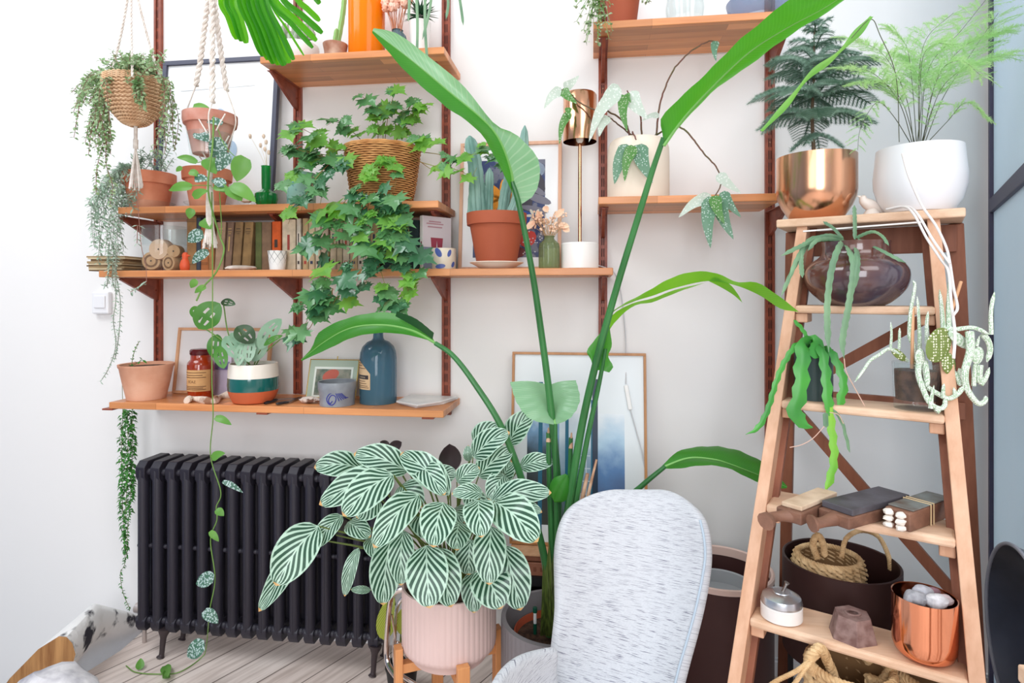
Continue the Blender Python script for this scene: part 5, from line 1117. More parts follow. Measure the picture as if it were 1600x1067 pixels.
def misty(name, stops, nsc=14):
    m = bpy.data.materials.new(name); m.use_nodes = True; n = m.node_tree.nodes; L = m.node_tree.links; b = n['Principled BSDF']; b.inputs['Roughness'].default_value = .35
    tcx = n.new('ShaderNodeTexCoord'); sp = n.new('ShaderNodeSeparateXYZ'); L.new(tcx.outputs['Generated'], sp.inputs[0]); ns = n.new('ShaderNodeTexNoise'); ns.inputs['Scale'].default_value = nsc; ns.inputs['Detail'].default_value = 8; L.new(tcx.outputs['Object'], ns.inputs['Vector'])
    v = mth(n, L, 'ADD', sp.outputs['Z'], mth(n, L, 'MULTIPLY', mth(n, L, 'SUBTRACT', ns.outputs['Fac'], .5), .45)); r = n.new('ShaderNodeValToRGB'); L.new(v, r.inputs[0])
    while len(r.color_ramp.elements) > 1: r.color_ramp.elements.remove(r.color_ramp.elements[0])
    r.color_ramp.elements[0].position = stops[0][0]; r.color_ramp.elements[0].color = lin(stops[0][1])
    for p_, c_ in stops[1:]: e = r.color_ramp.elements.new(p_); e.color = lin(c_)
    L.new(r.outputs[0], b.inputs['Base Color']); return m
# the photograph printed on it: misty garden seen through window bars
pq(.12, .10, .36, .68, 'printed_dark_trees', misty('print_dark', [(0, (46, 52, 44)), (.3, (30, 34, 34)), (.6, (60, 74, 84)), (.85, (120, 160, 196)), (1, (206, 222, 230))]))
pq(.36, .10, .62, .68, 'printed_house', misty('print_house', [(0, (60, 84, 70)), (.25, (96, 116, 132)), (.5, (132, 160, 180)), (.8, (196, 212, 222)), (1, (222, 230, 234))]))
pq(.62, .10, .84, .68, 'printed_mist', misty('print_mist', [(0, (226, 234, 238)), (.12, (100, 130, 110)), (.25, (86, 104, 140)), (.5, (92, 132, 180)), (.75, (170, 200, 220)), (1, (228, 234, 238))]))
M_bar = mat('print_teal', (24, 100, 128), rough=.4); M_bar2 = mat('print_navy', (42, 58, 78), rough=.4)
for u0, u1, v1, mm in ((.205, .235, .84, M_bar), (.405, .43, .84, M_bar), (.605, .645, .86, M_bar2), (.595, .606, .75, M_bar)): pq(u0, .06, u1, v1, 'printed_bar', mm, .0093)
m = MB()
for k in range(6): m.bar(q(.44*hx, (.20+.065*k)*Hh, .0095), q(.59*hx, (.20+.065*k)*Hh, .0095), .003, .0004, up=Nn)
for k in range(3): m.bar(q((.47+.045*k)*hx, .16*Hh, .0095), q((.47+.045*k)*hx, .52*Hh, .0095), .003, .0004, up=Nn)
build(m, 'printed_lattice', mat('print_white_lines', (206, 216, 224)), t, smooth=0)

# ---- grey fabric armchair
def fabric():
    m = bpy.data.materials.new('slub_fabric'); m.use_nodes = True; n = m.node_tree.nodes; L = m.node_tree.links; b = n['Principled BSDF']; b.inputs['Roughness'].default_value = .95; b.inputs['Specular IOR Level'].default_value = .15; b.inputs['Sheen Weight'].default_value = .25
    u = n.new('ShaderNodeUVMap'); mp = n.new('ShaderNodeMapping'); mp.inputs['Scale'].default_value = (6, 200, 1); mp.inputs['Rotation'].default_value = (0, 0, .0); sh_ = n.new('ShaderNodeSeparateXYZ'); cb_ = n.new('ShaderNodeCombineXYZ'); L.new(u.outputs[0], sh_.inputs[0]); L.new(sh_.outputs[0], cb_.inputs[0]); L.new(mth(n, L, 'SUBTRACT', sh_.outputs[1], mth(n, L, 'MULTIPLY', sh_.outputs[0], .26)), cb_.inputs[1]); L.new(cb_.outputs[0], mp.inputs[0])
    ns = n.new('ShaderNodeTexNoise'); ns.inputs['Scale'].default_value = 1.5; ns.inputs['Detail'].default_value = 2; L.new(mp.outputs[0], ns.inputs['Vector'])
    r = n.new('ShaderNodeValToRGB'); e = r.color_ramp.elements; e[0].position = .57; e[0].color = lin((202, 205, 210)); e[1].position = .66; e[1].color = lin((112, 112, 130)); L.new(ns.outputs['Fac'], r.inputs[0])
    m2 = n.new('ShaderNodeMapping'); m2.inputs['Scale'].default_value = (60, 420, 1); L.new(u.outputs[0], m2.inputs[0]); n2 = n.new('ShaderNodeTexNoise'); n2.inputs['Scale'].default_value = 1; L.new(m2.outputs[0], n2.inputs['Vector'])
    mx = n.new('ShaderNodeMix'); mx.data_type = 'RGBA'; mx.blend_type = 'OVERLAY'; mx.inputs[0].default_value = .35; L.new(r.outputs[0], mx.inputs[6]); L.new(n2.outputs['Fac'], mx.inputs[7]); L.new(mx.outputs[2], b.inputs['Base Color'])
    bp = n.new('ShaderNodeBump'); bp.inputs['Strength'].default_value = .3; bp.inputs['Distance'].default_value = .002; L.new(ns.outputs['Fac'], bp.inputs['Height']); L.new(bp.outputs[0], b.inputs['Normal']); return m
M_fab = fabric()
# outline of the back as seen: (y, left x, right x, depth in front of the wall at the middle)
rows = [(762, 975, 1022), (766, 938, 1052), (775, 912, 1070), (790, 892, 1084), (812, 880, 1094), (840, 872, 1100), (870, 869, 1102), (900, 870, 1098), (930, 871, 1092), (960, 872, 1085), (1000, 868, 1074), (1040, 864, 1062), (1080, 860, 1052), (1120, 862, 1040), (1160, 872, 1030)]
NX = 16; vs = []; uv = []
for i, (y, xl_, xr_) in enumerate(rows):
    t_ = i/(len(rows)-1); base = .56+.16*t_
    for j in range(NX+1):
        a_ = j/NX; px = xl_+(xr_-xl_)*a_; e = abs(2*a_-1)
        d = base+(.09*(max(0, (a_-.55)/.45))**2 if a_ > .55 else .04*((.45-a_)/.45 if a_ < .45 else 0)**2)*min(1, max(0, t_-.05)*4)
        vs.append(P(px, y, d)); uv.append((a_, t_*1.6+.10*a_))
fs = [(i*(NX+1)+j, (i+1)*(NX+1)+j, (i+1)*(NX+1)+j+1, i*(NX+1)+j+1) for i in range(len(rows)-1) for j in range(NX)]
cc = P(950, 1100, .9); ch_ = E('armchair', (cc.x, cc.y, 0), 'pale grey slubbed fabric shell armchair in the foreground', 'armchair')
mb = MB().add(vs, fs, uv); o = build(mb, 'backrest', M_fab, ch_, smooth=180)
md = o.modifiers.new('solid', 'SOLIDIFY'); md.thickness = .035; md.offset = -1; md2 = o.modifiers.new('sub', 'SUBSURF'); md2.levels = md2.render_levels = 2
# seat with its left wing rising into view
seat = []; uv = []
z_ = .33; RW = 10; CL = 14
bl_ = P(866, 1100, .74); brr = P(1045, 1100, .74)
for i in range(RW+1):
    t_ = i/RW
    for j in range(CL+1):
        a_ = j/CL; q_ = V((bl_.x+.01+(brr.x-bl_.x-.03)*a_-.16*t_-.05*math.sin(PI*t_)*(1-a_), -.70-.46*t_+.03*math.cos(a_*PI*2), 0)); e = abs(2*a_-1)
        q_.z = z_+.03*(e**3)*(1-t_*.7); seat.append(q_); uv.append((a_, t_))
fs = [(i*(CL+1)+j, (i+1)*(CL+1)+j, (i+1)*(CL+1)+j+1, i*(CL+1)+j+1) for i in range(RW) for j in range(CL)]
# wing: a fabric side piece whose upper edge climbs from the seat front to the back
wing = [(866, 1004, .78), (850, 1007, .80), (830, 1011, .84), (812, 1016, .88), (796, 1024, .92), (780, 1038, .96), (768, 1054, 1.0), (760, 1072, 1.04), (752, 1100, 1.08)]
wv = []; wu = []
K = 8
for i, (x, y, d) in enumerate(wing):
    top = P(x, y, d); bot = V((bl_.x+.05-.14*i/8, -.76-.38*i/8, z_+.005))
    for k in range(K+1):
        s_ = k/K; p_ = top.lerp(bot, s_); p_ += V((-.03*math.sin(PI*s_), 0, -.02*math.sin(PI*s_))); wv.append(p_); wu.append((i/8, s_*.5))
wf = [(i*(K+1)+k, i*(K+1)+k+1, (i+1)*(K+1)+k+1, (i+1)*(K+1)+k) for i in range(len(wing)-1) for k in range(K)]
for nm, v_, f_, u_ in (('seat', seat, fs, uv), ('seat_wing', wv, wf, wu)):
    o = build(MB().add(v_, f_, u_), nm, M_fab, ch_, smooth=180); md = o.modifiers.new('solid', 'SOLIDIFY'); md.thickness = .03; md.offset = -1; md2 = o.modifiers.new('sub', 'SUBSURF'); md2.levels = md2.render_levels = 1
pip = MB(); pip.tube(path([(x, y, .562+.16*i/14+.09*min(1, max(0, i/14-.05)*4)) for i, (y, xl_, x) in enumerate(rows) if i > 3], 4), .003, 8)
build(pip, 'piping', mat('blue_grey_piping', (176, 192, 206), rough=.9), ch_)
for sx_, sy_ in ((-1, -.78), (1, -.78), (-1, -1.1), (1, -1.1)):
    x0 = (bl_.x+brr.x)/2; build(MB().tube([V((x0+sx_*.13, sy_, z_-.05)), V((x0+sx_*.2, sy_*1.0+(.04 if sy_ > -1 else -.04), 0))], [.016, .010], 12), 'leg', M_std, ch_)
build(MB().box(((bl_.x+brr.x)/2, -.94, z_-.06), (.3, .36, .02)), 'seat_base', mat('seat_base_black', (40, 40, 44)), ch_, smooth=0)
# ================================================================ plants
def ruled(m, A, B, n=26, nc=5, mi=0, bow=0.0, flip=False):
    """blade between two curves given in the photo with depths; UV across 0.5..1"""
    a = resample(cr([P(*p) for p in A], 8), n); b = resample(cr([P(*p) for p in B], 8), n); vs = []; uv = []
    for i in range(n+1):
        d = (a[min(i+1, n)]-a[max(i-1, 0)]); nn = d.cross(b[i]-a[i]); nn = nn.normalized() if nn.length > 1e-9 else V((0, 0, 0))
        w_ = (b[i]-a[i]).length
        for j in range(nc+1):
            t_ = j/nc; vs.append(a[i].lerp(b[i], t_)+nn*(bow*w_*math.sin(PI*t_)+.02*w_*math.sin(i*1.7)*t_)); uv.append((.5+.5*t_ if not flip else .5-.5*t_, i/n))
    m.add(vs, [(i*(nc+1)+j, i*(nc+1)+j+1, (i+1)*(nc+1)+j+1, (i+1)*(nc+1)+j) for i in range(n) for j in range(nc)], uv, mi)

# ---------------------------------------------------------------- bird of paradise in the grey pot
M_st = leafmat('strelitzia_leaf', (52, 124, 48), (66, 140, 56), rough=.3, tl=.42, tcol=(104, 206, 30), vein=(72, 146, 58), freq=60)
M_stp = leafmat('strelitzia_pale_sheen', (132, 184, 142), (162, 206, 168), rough=.22, tl=.4, tcol=(130, 200, 110), vein=(176, 210, 176), freq=30)  # pale green, whitened so the upper blade's gloss sits in the colour
M_stem = mat('strelitzia_stem', (60, 122, 66), rough=.35, c2=(44, 98, 50), nscale=3, stretch=(8, 8, 1))
sp = E('bird_of_paradise', V((cG.x, cG.y, zG-.06)), 'tall bird of paradise plant with long arching green leaves growing from the grey pot', 'plant')
def stem(l, r0, r1, m=M_stem, name='stem'):
    p = path(l, 8); n = len(p); build(MB().tube(p, [r0+(r1-r0)*i/(n-1) for i in range(n)], 10), name, m, sp)
base = lambda dx: (868+dx, 992, .40)
stem([base(-6), (862, 900, .42), (872, 780, .45), (861, 640, .49), (843, 500, .53), (829, 410, .56), (811, 320, .59), (800, 284, .60)], .013, .0065)
stem([base(4), (880, 860, .46), (903, 700, .52), (928, 580, .56), (962, 455, .60), (1000, 330, .64), (1020, 265, .66), (1037, 215, .68)], .013, .0065)
stem([base(-10), (852, 880, .45), (822, 770, .50), (785, 670, .52), (742, 600, .52), (708, 556, .51), (680, 536, .50)], .012, .0065)
stem([base(0), (870, 850, .45), (868, 740, .48), (868, 662, .50)], .010, .0055)
stem([base(8), (890, 850, .46), (915, 700, .52), (936, 600, .55), (946, 545, .56)], .010, .005)
stem([base(10), (915, 880, .44), (960, 800, .46), (1005, 757, .48), (1040, 728, .49)], .011, .006)
stem([base(-4), (862, 860, .44), (858, 740, .46), (857, 676, .47)], .010, .007)
stem([base(2), (884, 880, .46), (890, 760, .48), (892, 684, .49)], .010, .006)
M_dried = mat('dried_sheath', (206, 170, 142), rough=.8, c2=(150, 104, 76), nscale=20)
stem([(857, 690, .47), (857, 668, .47)], .0075, .002, M_dried, 'cut_tip'); stem([(892, 700, .49), (893, 676, .49)], .0065, .002, M_dried, 'cut_tip')
stem([(900, 860, .47), (908, 790, .49), (918, 740, .50)], .008, .005, M_dried, 'dry_stub'); stem([(905, 860, .48), (918, 780, .50), (932, 718, .51)], .007, .003, M_dried, 'dry_stub')
def blade(mid, e1, e2, m=M_st, bow=.08, label=None):
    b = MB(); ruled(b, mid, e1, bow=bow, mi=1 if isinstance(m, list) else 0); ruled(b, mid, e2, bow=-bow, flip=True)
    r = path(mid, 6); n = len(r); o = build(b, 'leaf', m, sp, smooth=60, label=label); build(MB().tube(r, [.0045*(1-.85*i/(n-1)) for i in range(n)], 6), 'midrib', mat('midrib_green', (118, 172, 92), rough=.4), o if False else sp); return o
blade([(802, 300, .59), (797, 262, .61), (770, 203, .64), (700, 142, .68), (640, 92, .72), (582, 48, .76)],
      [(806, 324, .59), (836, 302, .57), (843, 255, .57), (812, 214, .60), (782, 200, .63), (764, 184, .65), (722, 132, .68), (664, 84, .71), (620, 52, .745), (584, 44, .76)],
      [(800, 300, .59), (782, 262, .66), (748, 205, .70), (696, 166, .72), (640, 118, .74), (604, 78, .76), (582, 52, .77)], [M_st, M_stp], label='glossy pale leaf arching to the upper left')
blade([(1037, 228, .68), (1080, 170, .70), (1161, 89, .74), (1225, 46, .77), (1290, 11, .80), (1350, -30, .83)],
      [(1035, 205, .68), (1036, 180, .72), (1103, 115, .77), (1155, 63, .80), (1200, 26, .83), (1240, -6, .86), (1330, -50, .88)],
      [(1038, 225, .68), (1072, 186, .66), (1118, 139, .66), (1163, 108, .68), (1233, 56, .71), (1300, 14, .75), (1355, -28, .8)], label='bright backlit leaf rising to the upper right')
blade([(680, 536, .50), (645, 517, .50), (600, 508, .49), (550, 512, .47), (510, 532, .45), (471, 562, .43)],
      [(676, 528, .50), (630, 494, .47), (590, 488, .45), (540, 498, .43), (500, 518, .42), (486, 545, .42), (470, 562, .43)],
      [(678, 534, .50), (640, 524, .52), (600, 520, .52), (555, 526, .50), (515, 544, .47), (471, 564, .43)], label='broad leaf arching over the blue bottle')
m = MB(); ruled(m, [(676, 530, .5), (650, 512, .5), (618, 494, .48)], [(678, 520, .51), (650, 498, .51), (620, 486, .49)]); build(m, 'leaf_fold', leafmat('strelitzia_dark', (34, 78, 40), tl=.1), sp)
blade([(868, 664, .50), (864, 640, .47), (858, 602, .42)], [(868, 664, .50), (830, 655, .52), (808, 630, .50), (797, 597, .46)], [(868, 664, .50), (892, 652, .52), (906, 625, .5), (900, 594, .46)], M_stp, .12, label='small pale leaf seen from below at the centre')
b = MB(); ruled(b, [(949, 517, .56), (957, 489, .57), (988, 472, .58), (1020, 462, .59), (1054, 450, .60), (1107, 439, .61), (1150, 446, .62), (1188, 462, .63), (1219, 482, .64), (1246, 487, .65)],
                [(949, 505, .57), (954, 490, .58), (972, 476, .60), (1008, 457, .61), (1045, 436, .62), (1080, 425, .63), (1116, 426, .64), (1153, 441, .65), (1182, 441, .655), (1219, 464, .655), (1248, 487, .65)], 40)
ruled(b, [(949, 517, .56), (957, 492, .57), (988, 474, .58), (1020, 466, .57), (1054, 453, .57), (1100, 442, .58)], [(950, 520, .55), (962, 502, .55), (990, 478, .56), (1020, 472, .55), (1060, 456, .55), (1104, 441, .57)], 20)
ruled(b, [(1107, 439, .61), (1125, 448, .60), (1145, 460, .60), (1159, 472, .60)], [(1118, 430, .63), (1138, 442, .62), (1152, 458, .61), (1160, 473, .60)], 12)
build(b, 'leaf', leafmat('strelitzia_lime', (96, 170, 60), (120, 190, 60), rough=.3, tl=.45, tcol=(150, 230, 30), vein=(124, 184, 70), freq=50), sp, smooth=60, label='narrow torn lime green leaf arching right')
b = MB(); ruled(b, [(949, 510, .56), (940, 535, .565), (930, 556, .57), (925, 575, .57)], [(950, 505, .55), (930, 530, .55), (917, 548, .55), (920, 556, .56)], 14, bow=.2); ruled(b, [(949, 510, .56), (944, 540, .565), (938, 560, .57), (932, 578, .57)], [(952, 508, .56), (956, 540, .55), (950, 556, .55), (958, 572, .55), (952, 582, .56)], 14, bow=-.2)
build(b, 'leaf', M_st, sp, smooth=60)
blade([(1036, 730, .49), (1076, 716, .49), (1115, 718, .50), (1143, 726, .50), (1185, 742, .50), (1230, 761, .50)],
      [(1034, 728, .49), (1062, 704, .46), (1111, 697, .43), (1154, 704, .42), (1192, 722, .44), (1210, 736, .46), (1230, 760, .50)],
      [(1036, 732, .49), (1060, 732, .52), (1100, 727, .54), (1136, 731, .54), (1172, 748, .53), (1207, 762, .52), (1228, 763, .50)], label='low glossy leaf reaching right above the chair')
b = MB(); ruled(b, [(866, 784, .50), (872, 765, .51), (886, 742, .51)], [(866, 784, .50), (858, 768, .5), (864, 748, .5), (884, 740, .51)], 12, bow=.2); ruled(b, [(866, 784, .50), (872, 765, .51), (886, 742, .51)], [(866, 785, .50), (884, 782, .5), (892, 762, .5), (887, 742, .51)], 12, bow=-.2); build(b, 'leaf', M_st, sp)
m = MB()
for dx, y1 in ((-14, 870), (-6, 850), (2, 862), (10, 880)): m.leaf(path([(866+dx, 992, .42), (862+dx*.6, 930, .45), (864+dx, y1, .46)], 6), .03, V((0, -1, 0)), lambda t: .9*(1-t**3)+.05, fold=.5, nc=4)
build(m, 'sheath', mat('sheath_green', (54, 66, 30), rough=.5, c2=(96, 116, 50), nscale=6, stretch=(30, 30, 1)), sp)

# ---------------------------------------------------------------- calathea
def calmat():
    m = bpy.data.materials.new('calathea_leaf'); m.use_nodes = True; n = m.node_tree.nodes; L = m.node_tree.links; b = n['Principled BSDF']; b.inputs['Roughness'].default_value = .32
    h = uvstripes(n, L, 6.5, 1.5, .4); u = n.new('ShaderNodeUVMap'); s = n.new('ShaderNodeSeparateXYZ'); L.new(u.outputs[0], s.inputs[0]); a = mth(n, L, 'ABSOLUTE', mth(n, L, 'SUBTRACT', s.outputs[0], .5))
    # fewer, broader dark bars that fade before the edge
    k = mth(n, L, 'SUBTRACT', h, mth(n, L, 'MULTIPLY', mth(n, L, 'GREATER_THAN', a, .45), .6))
    k = mth(n, L, 'SUBTRACT', k, mth(n, L, 'MULTIPLY', mth(n, L, 'LESS_THAN', a, .02), .8))
    r = n.new('ShaderNodeValToRGB'); e = r.color_ramp.elements; e[0].position = .34; e[0].color = lin((192, 222, 202)); e[1].position = .50; e[1].color = lin((34, 74, 60)); x = e.new(.42); x.color = lin((96, 148, 112)); L.new(k, r.inputs[0])
    ed = mth(n, L, 'GREATER_THAN', s.outputs[1], .965); mx = n.new('ShaderNodeMix'); mx.data_type = 'RGBA'; L.new(ed, mx.inputs[0]); L.new(r.outputs[0], mx.inputs[6]); mx.inputs[7].default_value = lin((214, 164, 104)); L.new(mx.outputs[2], b.inputs['Base Color'])
    t = n.new('ShaderNodeBsdfTranslucent'); t.inputs[0].default_value = lin((110, 170, 90)); ms = n.new('ShaderNodeMixShader'); ms.inputs[0].default_value = .18; L.new(b.outputs[0], ms.inputs[1]); L.new(t.outputs[0], ms.inputs[2]); L.new(ms.outputs[0], n['Material Output'].inputs[0]); return m
M_cal = calmat(); M_petiole = mat('petiole_olive', (96, 112, 52), rough=.5); M_maroon = leafmat('calathea_underside', (60, 44, 48), (44, 50, 40), tl=.1, rough=.5)
cal = E('calathea', V((cK.x, cK.y, fK(928))), 'bushy calathea with silver and dark green striped leaves in the pink pot', 'plant')
K_ = lambda x, y: (x/2.964+390, y/2.964+640)
# (base, tip, width) in the enlarged view; depth in front of the wall at base and tip; under = purple back
CL_ = [((520, 270), (298, 268), 112, .50, .58), ((735, 285), (482, 205), 120, .52, .56), ((925, 395), (700, 200), 120, .62, .52), ((665, 305), (322, 440), 130, .56, .62), ((665, 300), (432, 492), 150, .62, .72), ((785, 395), (575, 640), 130, .64, .78),
       ((900, 430), (850, 638), 150, .66, .78), ((1060, 418), (1075, 592), 130, .66, .76), ((1135, 425), (1335, 612), 165, .64, .74), ((1120, 420), (1398, 385), 105, .56, .60), ((970, 520), (960, 652), 118, .62, .70), ((322, 540), (120, 815), 165, .62, .72),
       ((320, 600), (42, 935), 95, .60, .66), ((655, 600), (618, 905), 130, .60, .66), ((712, 560), (702, 815), 108, .62, .68), ((820, 628), (835, 920), 175, .66, .74), ((872, 640), (935, 915), 140, .64, .70), ((1120, 540), (1110, 812), 138, .62, .70),
       ((1180, 630), (1255, 930), 150, .58, .64), ((1085, 730), (1165, 922), 165, .60, .67), ((1040, 750), (1040, 942), 100, .56, .62), ((1035, 220), (1205, 105), 105, .50, .54), ((1195, 160), (1312, 8), 100, .44, .44), ((1060, 310), (1220, 185), 110, .50, .52),
       ((1040, 160), (1160, 75), 100, .42, .42), ((1250, 265), (1410, 240), 78, .46, .46), ((455, 520), (560, 590), 85, .56, .60), ((505, 640), (440, 865), 55, .58, .62), ((560, 835), (468, 832), 32, .58, .60), ((1080, 385), (935, 390), 66, .62, .66),
       ((960, 335), (1065, 268), 78, .54, .52), ((905, 320), (800, 225), 70, .52, .50), ((1025, 600), (1015, 765), 115, .58, .60), ((430, 490), (300, 640), 80, .57, .62), ((600, 410), (495, 500), 120, .58, .62), ((790, 255), (905, 395), 100, .56, .64),
       ((1015, 240), (1012, 165), 38, .46, .46), ((1170, 330), (1215, 240), 80, .46, .46), ((1190, 440), (1355, 475), 66, .58, .62), ((740, 430), (720, 500), 80, .56, .60), ((840, 330), (960, 290), 90, .50, .50), ((1180, 300), (1110, 420), 90, .50, .56),
       ((560, 590), (600, 690), 70, .56, .60), ((700, 350), (800, 450), 110, .54, .60), ((940, 460), (1000, 520), 90, .52, .58), ((600, 500), (700, 560), 90, .52, .56), ((1010, 380), (1100, 500), 90, .50, .56), ((780, 480), (840, 600), 100, .50, .56)]
crown = V((cK.x, cK.y, fK(928))); random.seed(21)
for (bx, by), (tx, ty), w_, wb_, wt_ in CL_:
    b = P(*K_(bx, by), wb_); t_ = P(*K_(tx, ty), wt_); s_ = S(K_(bx, by)[0], (wb_+wt_)/2)/2.964; L_ = (t_-b).length
    mid = b.lerp(t_, .45)+V((0, -.012, .10*L_)); spn = resample(cr([b, mid, t_], 10), 16)
    tow = (CAM-mid).normalized(); nrm = (tow*1.0+V((rnd(-.15, .15), 0, .35))).normalized()
    m = MB().leaf(spn, w_*s_*1.14, nrm, lambda t: (math.sin(PI*min(1, t*1.0)**.88))**.58 if t < .999 else .02, fold=.10+rnd(-.05, .12), nc=6, wav=.05); build(m, 'leaf', M_cal, cal, smooth=80)
    r0 = crown+V((rnd(-.03, .03), rnd(-.03, .03), 0)); md = r0.lerp(b, .55)+V((0, .01, .03)); pp = cr([r0, md, b], 6); build(MB().tube(pp, [.0028]*(len(pp)-3)+[.0024, .002, .0016], 6), 'petiole', M_petiole, cal)
for (bx, by), (tx, ty), w_, wd_ in (((925, 290), (925, 158), 105, .40), ((640, 190), (705, 150), 50, .42), ((640, 185), (604, 148), 40, .42), ((400, 580), (450, 510), 55, .52)):
    b = P(*K_(bx, by), wd_); t_ = P(*K_(tx, ty), wd_); s_ = S(K_(bx, by)[0], wd_)/2.964
    build(MB().leaf([b.lerp(t_, i/10)+V((0, .01*math.sin(i/10*PI), 0)) for i in range(11)], w_*s_, (CAM-b).normalized(), paddle, fold=.3, nc=6), 'leaf', M_maroon, cal, smooth=80, label='dark purple underside of a leaf'); build(MB().tube(cr([crown, crown.lerp(b, .5)+V((0, .02, .03)), b], 6), .0022, 6), 'petiole', M_petiole, cal)
# yellow-green striped plant behind the chrome rack
M_yel = leafmat('yellow_striped_leaf', (150, 168, 60), rough=.35, tl=.3, tcol=(180, 200, 60), vein=(232, 222, 120), freq=9)
yp = E('prayer_plant', P(622, 1040, .30), 'yellow and green striped leaves of a small plant behind the chrome rack', 'plant')
for b, t_, w_, wd_ in (((610, 940), (600, 1000), 30, .33), ((634, 948), (630, 992), 24, .31), ((615, 930), (592, 985), 20, .32)):
    a = P(b[0], b[1], wd_); c = P(t_[0], t_[1], wd_+.03); build(MB().leaf([a.lerp(c, i/10)+V((0, -.01*math.sin(i/10*PI), 0)) for i in range(11)], w_*S(610, wd_), (CAM-a).normalized(), paddle, fold=.2, nc=6), 'leaf', M_yel, yp, smooth=80)
    build(MB().tube(cr([P(624, 1046, .30), P(626, 990, .29), a], 6), .002, 6), 'petiole', M_petiole, yp)
cy = C0(628, .28); t = E('nursery_pot', (cy.x, cy.y, 0), 'black plastic nursery pot on the floor behind the chrome rack', 'plant pot'); build(MB().lathe([(.04, 0), (.052, .09), (.055, .092), (.055, .10), (.048, .10), (.046, .085), (.001, .084)], cy, 28), 'body', mat('black_plastic', (26, 26, 28), rough=.5), t)

# ---------------------------------------------------------------- palm leaf at the top, nearest the camera
M_palm = leafmat('palm_leaf', (60, 140, 30), (78, 160, 36), rough=.35, tl=.5, tcol=(130, 226, 10), nscale=3)
pl = E('palm_leaf', P(398, -60, .95), 'bright green fan palm leaf hanging in from the top left edge', 'palm leaf')
m = MB(); hub = P(396, -70, .95)
tips = [((348, -5), (371, 62), 13), ((357, -5), (378, 65), 12), ((365, -5), (385, 68), 12), ((376, -5), (412, 88), 14), ((384, -5), (420, 94), 14), ((390, -5), (428, 100), 14), ((397, -5), (436, 102), 14), ((404, -5), (444, 103), 14), ((411, -5), (452, 99), 13), ((417, 5), (459, 94), 9), ((422, 3), (475, 87), 3.5), ((424, 2), (489, 75), 8), ((429, -2), (495, 64), 10), ((440, -4), (504, 52), 10), ((462, -4), (500, 33), 9), ((488, -8), (500, 6), 8)]
for ti, ((ax, ay), (tx, ty), w_) in enumerate(tips):
    l = path([(396+(ax-396)*.35, -70, .95), (ax, ay, .96), ((ax+tx)/2, (ay+ty)/2, .965), (tx, ty, .96)], 6)
    m.leaf(l, w_*S(430, .96), (CAM-l[5]).normalized(), lambda t: (.5+.5*min(1, t*2.2))*(1 if t < .93 else 1-(t-.93)*6), fold=.55, nc=2, mi=ti % 2)
build(m, 'fan', [M_palm, leafmat('palm_leaf_shaded', (44, 120, 24), (56, 134, 30), rough=.35, tl=.4, tcol=(90, 190, 10))], pl, smooth=25)  # alternate segments in darker green, the shade between folds put into the colour
build(MB().tube(cr([hub, hub+V((-.05, .05, .14)), hub+V((-.16, .1, .3))], 6), .006, 8), 'petiole', M_petiole, pl)

# ---------------------------------------------------------------- small-leaved trailers
def sprigs(lm, sm, p, n, L_, W_, r=.0012, both=True, up=None, jit=.4, t0=0.0):
    p = resample(p, n); sm.tube(p, r, 4)
    for i in range(int(n*t0), n+1):
        d = (p[min(n, i+1)]-p[max(0, i-1)]).normalized(); o = d.orthogonal().normalized(); o = Matrix.Rotation(rnd(0, 6.28), 3, d)@o
        for s in ((1, -1) if both else (1,)):
            dr_ = (o*s+d*.5+rdir()*jit).normalized(); lm.sleaf(p[i], dr_, (V((0, -.5, .8))+rdir()*.5).normalized(), L_*rnd(.7, 1.2), W_*rnd(.8, 1.1))
M_tiny = leafmat('tiny_grey_leaf', (128, 164, 108), (172, 192, 150), tl=.25, rough=.5, nscale=30); M_tiny2 = leafmat('sedum_leaf', (138, 166, 142), (176, 196, 176), tl=.15, rough=.5, nscale=30)
M_twig = mat('pink_brown_twig', (150, 108, 96), rough=.7)
# hanging basket and macrame
M_rope = mat('cotton_rope', (236, 228, 220), rough=.95, c2=(214, 202, 192), nscale=60, bump=.5, bscale=200)
def twist(m, pts, r, turns):
    pts = resample(pts, int(turns*8)); k = len(pts)
    for s in range(2):
        l = []
        for i, p_ in enumerate(pts):
            d = (pts[min(i+1, k-1)]-pts[max(0, i-1)]).normalized(); a_ = d.orthogonal().normalized(); b_ = d.cross(a_); ph = 2*PI*(turns*i/(k-1)+s/2); l.append(p_+(a_*math.cos(ph)+b_*math.sin(ph))*r*.55)
        m.tube(l, r*.7, 6)
wh = .42; cH = C0(211, wh); sH = S(211, wh); fH = Y2Z(211, wh)
hb = E('hanging_basket', (cH.x, cH.y, fH(122)), 'round woven tan hanging basket at top left on cotton ropes', 'hanging basket')
pf = [(.012, fH(197)), (18*sH, fH(192)), (32*sH, fH(176)), (40*sH, fH(155)), (42*sH, fH(135)), (41*sH, fH(124))]
m = MB(); braided_wall(m, cH, pf, 19, 34, w_=.006); build(m, 'weave', mat('tan_weave', (236, 202, 166), rough=.8, c2=(216, 174, 134), nscale=30), hb); build(MB().lathe([(max(.001, r-.004), z) for r, z in pf], cH, 30), 'liner', mat('tan_liner', (206, 166, 128), rough=.9), hb); build(MB().cap(38*sH, fH(130), cH, 20, bumpy=.005), 'soil', M_soil, hb)
for i, l in enumerate(([(206, -40, wh), (205, 30, wh+.04), (207, 120, wh+.09)], [(206, -40, wh), (190, 50, wh), (171, 128, wh)], [(206, -40, wh), (230, 55, wh), (252, 128, wh)])):
    m = MB(); pp = path(l, 6); twist(m, pp, .0035, 14); build(m, 'rope', M_rope, hb)
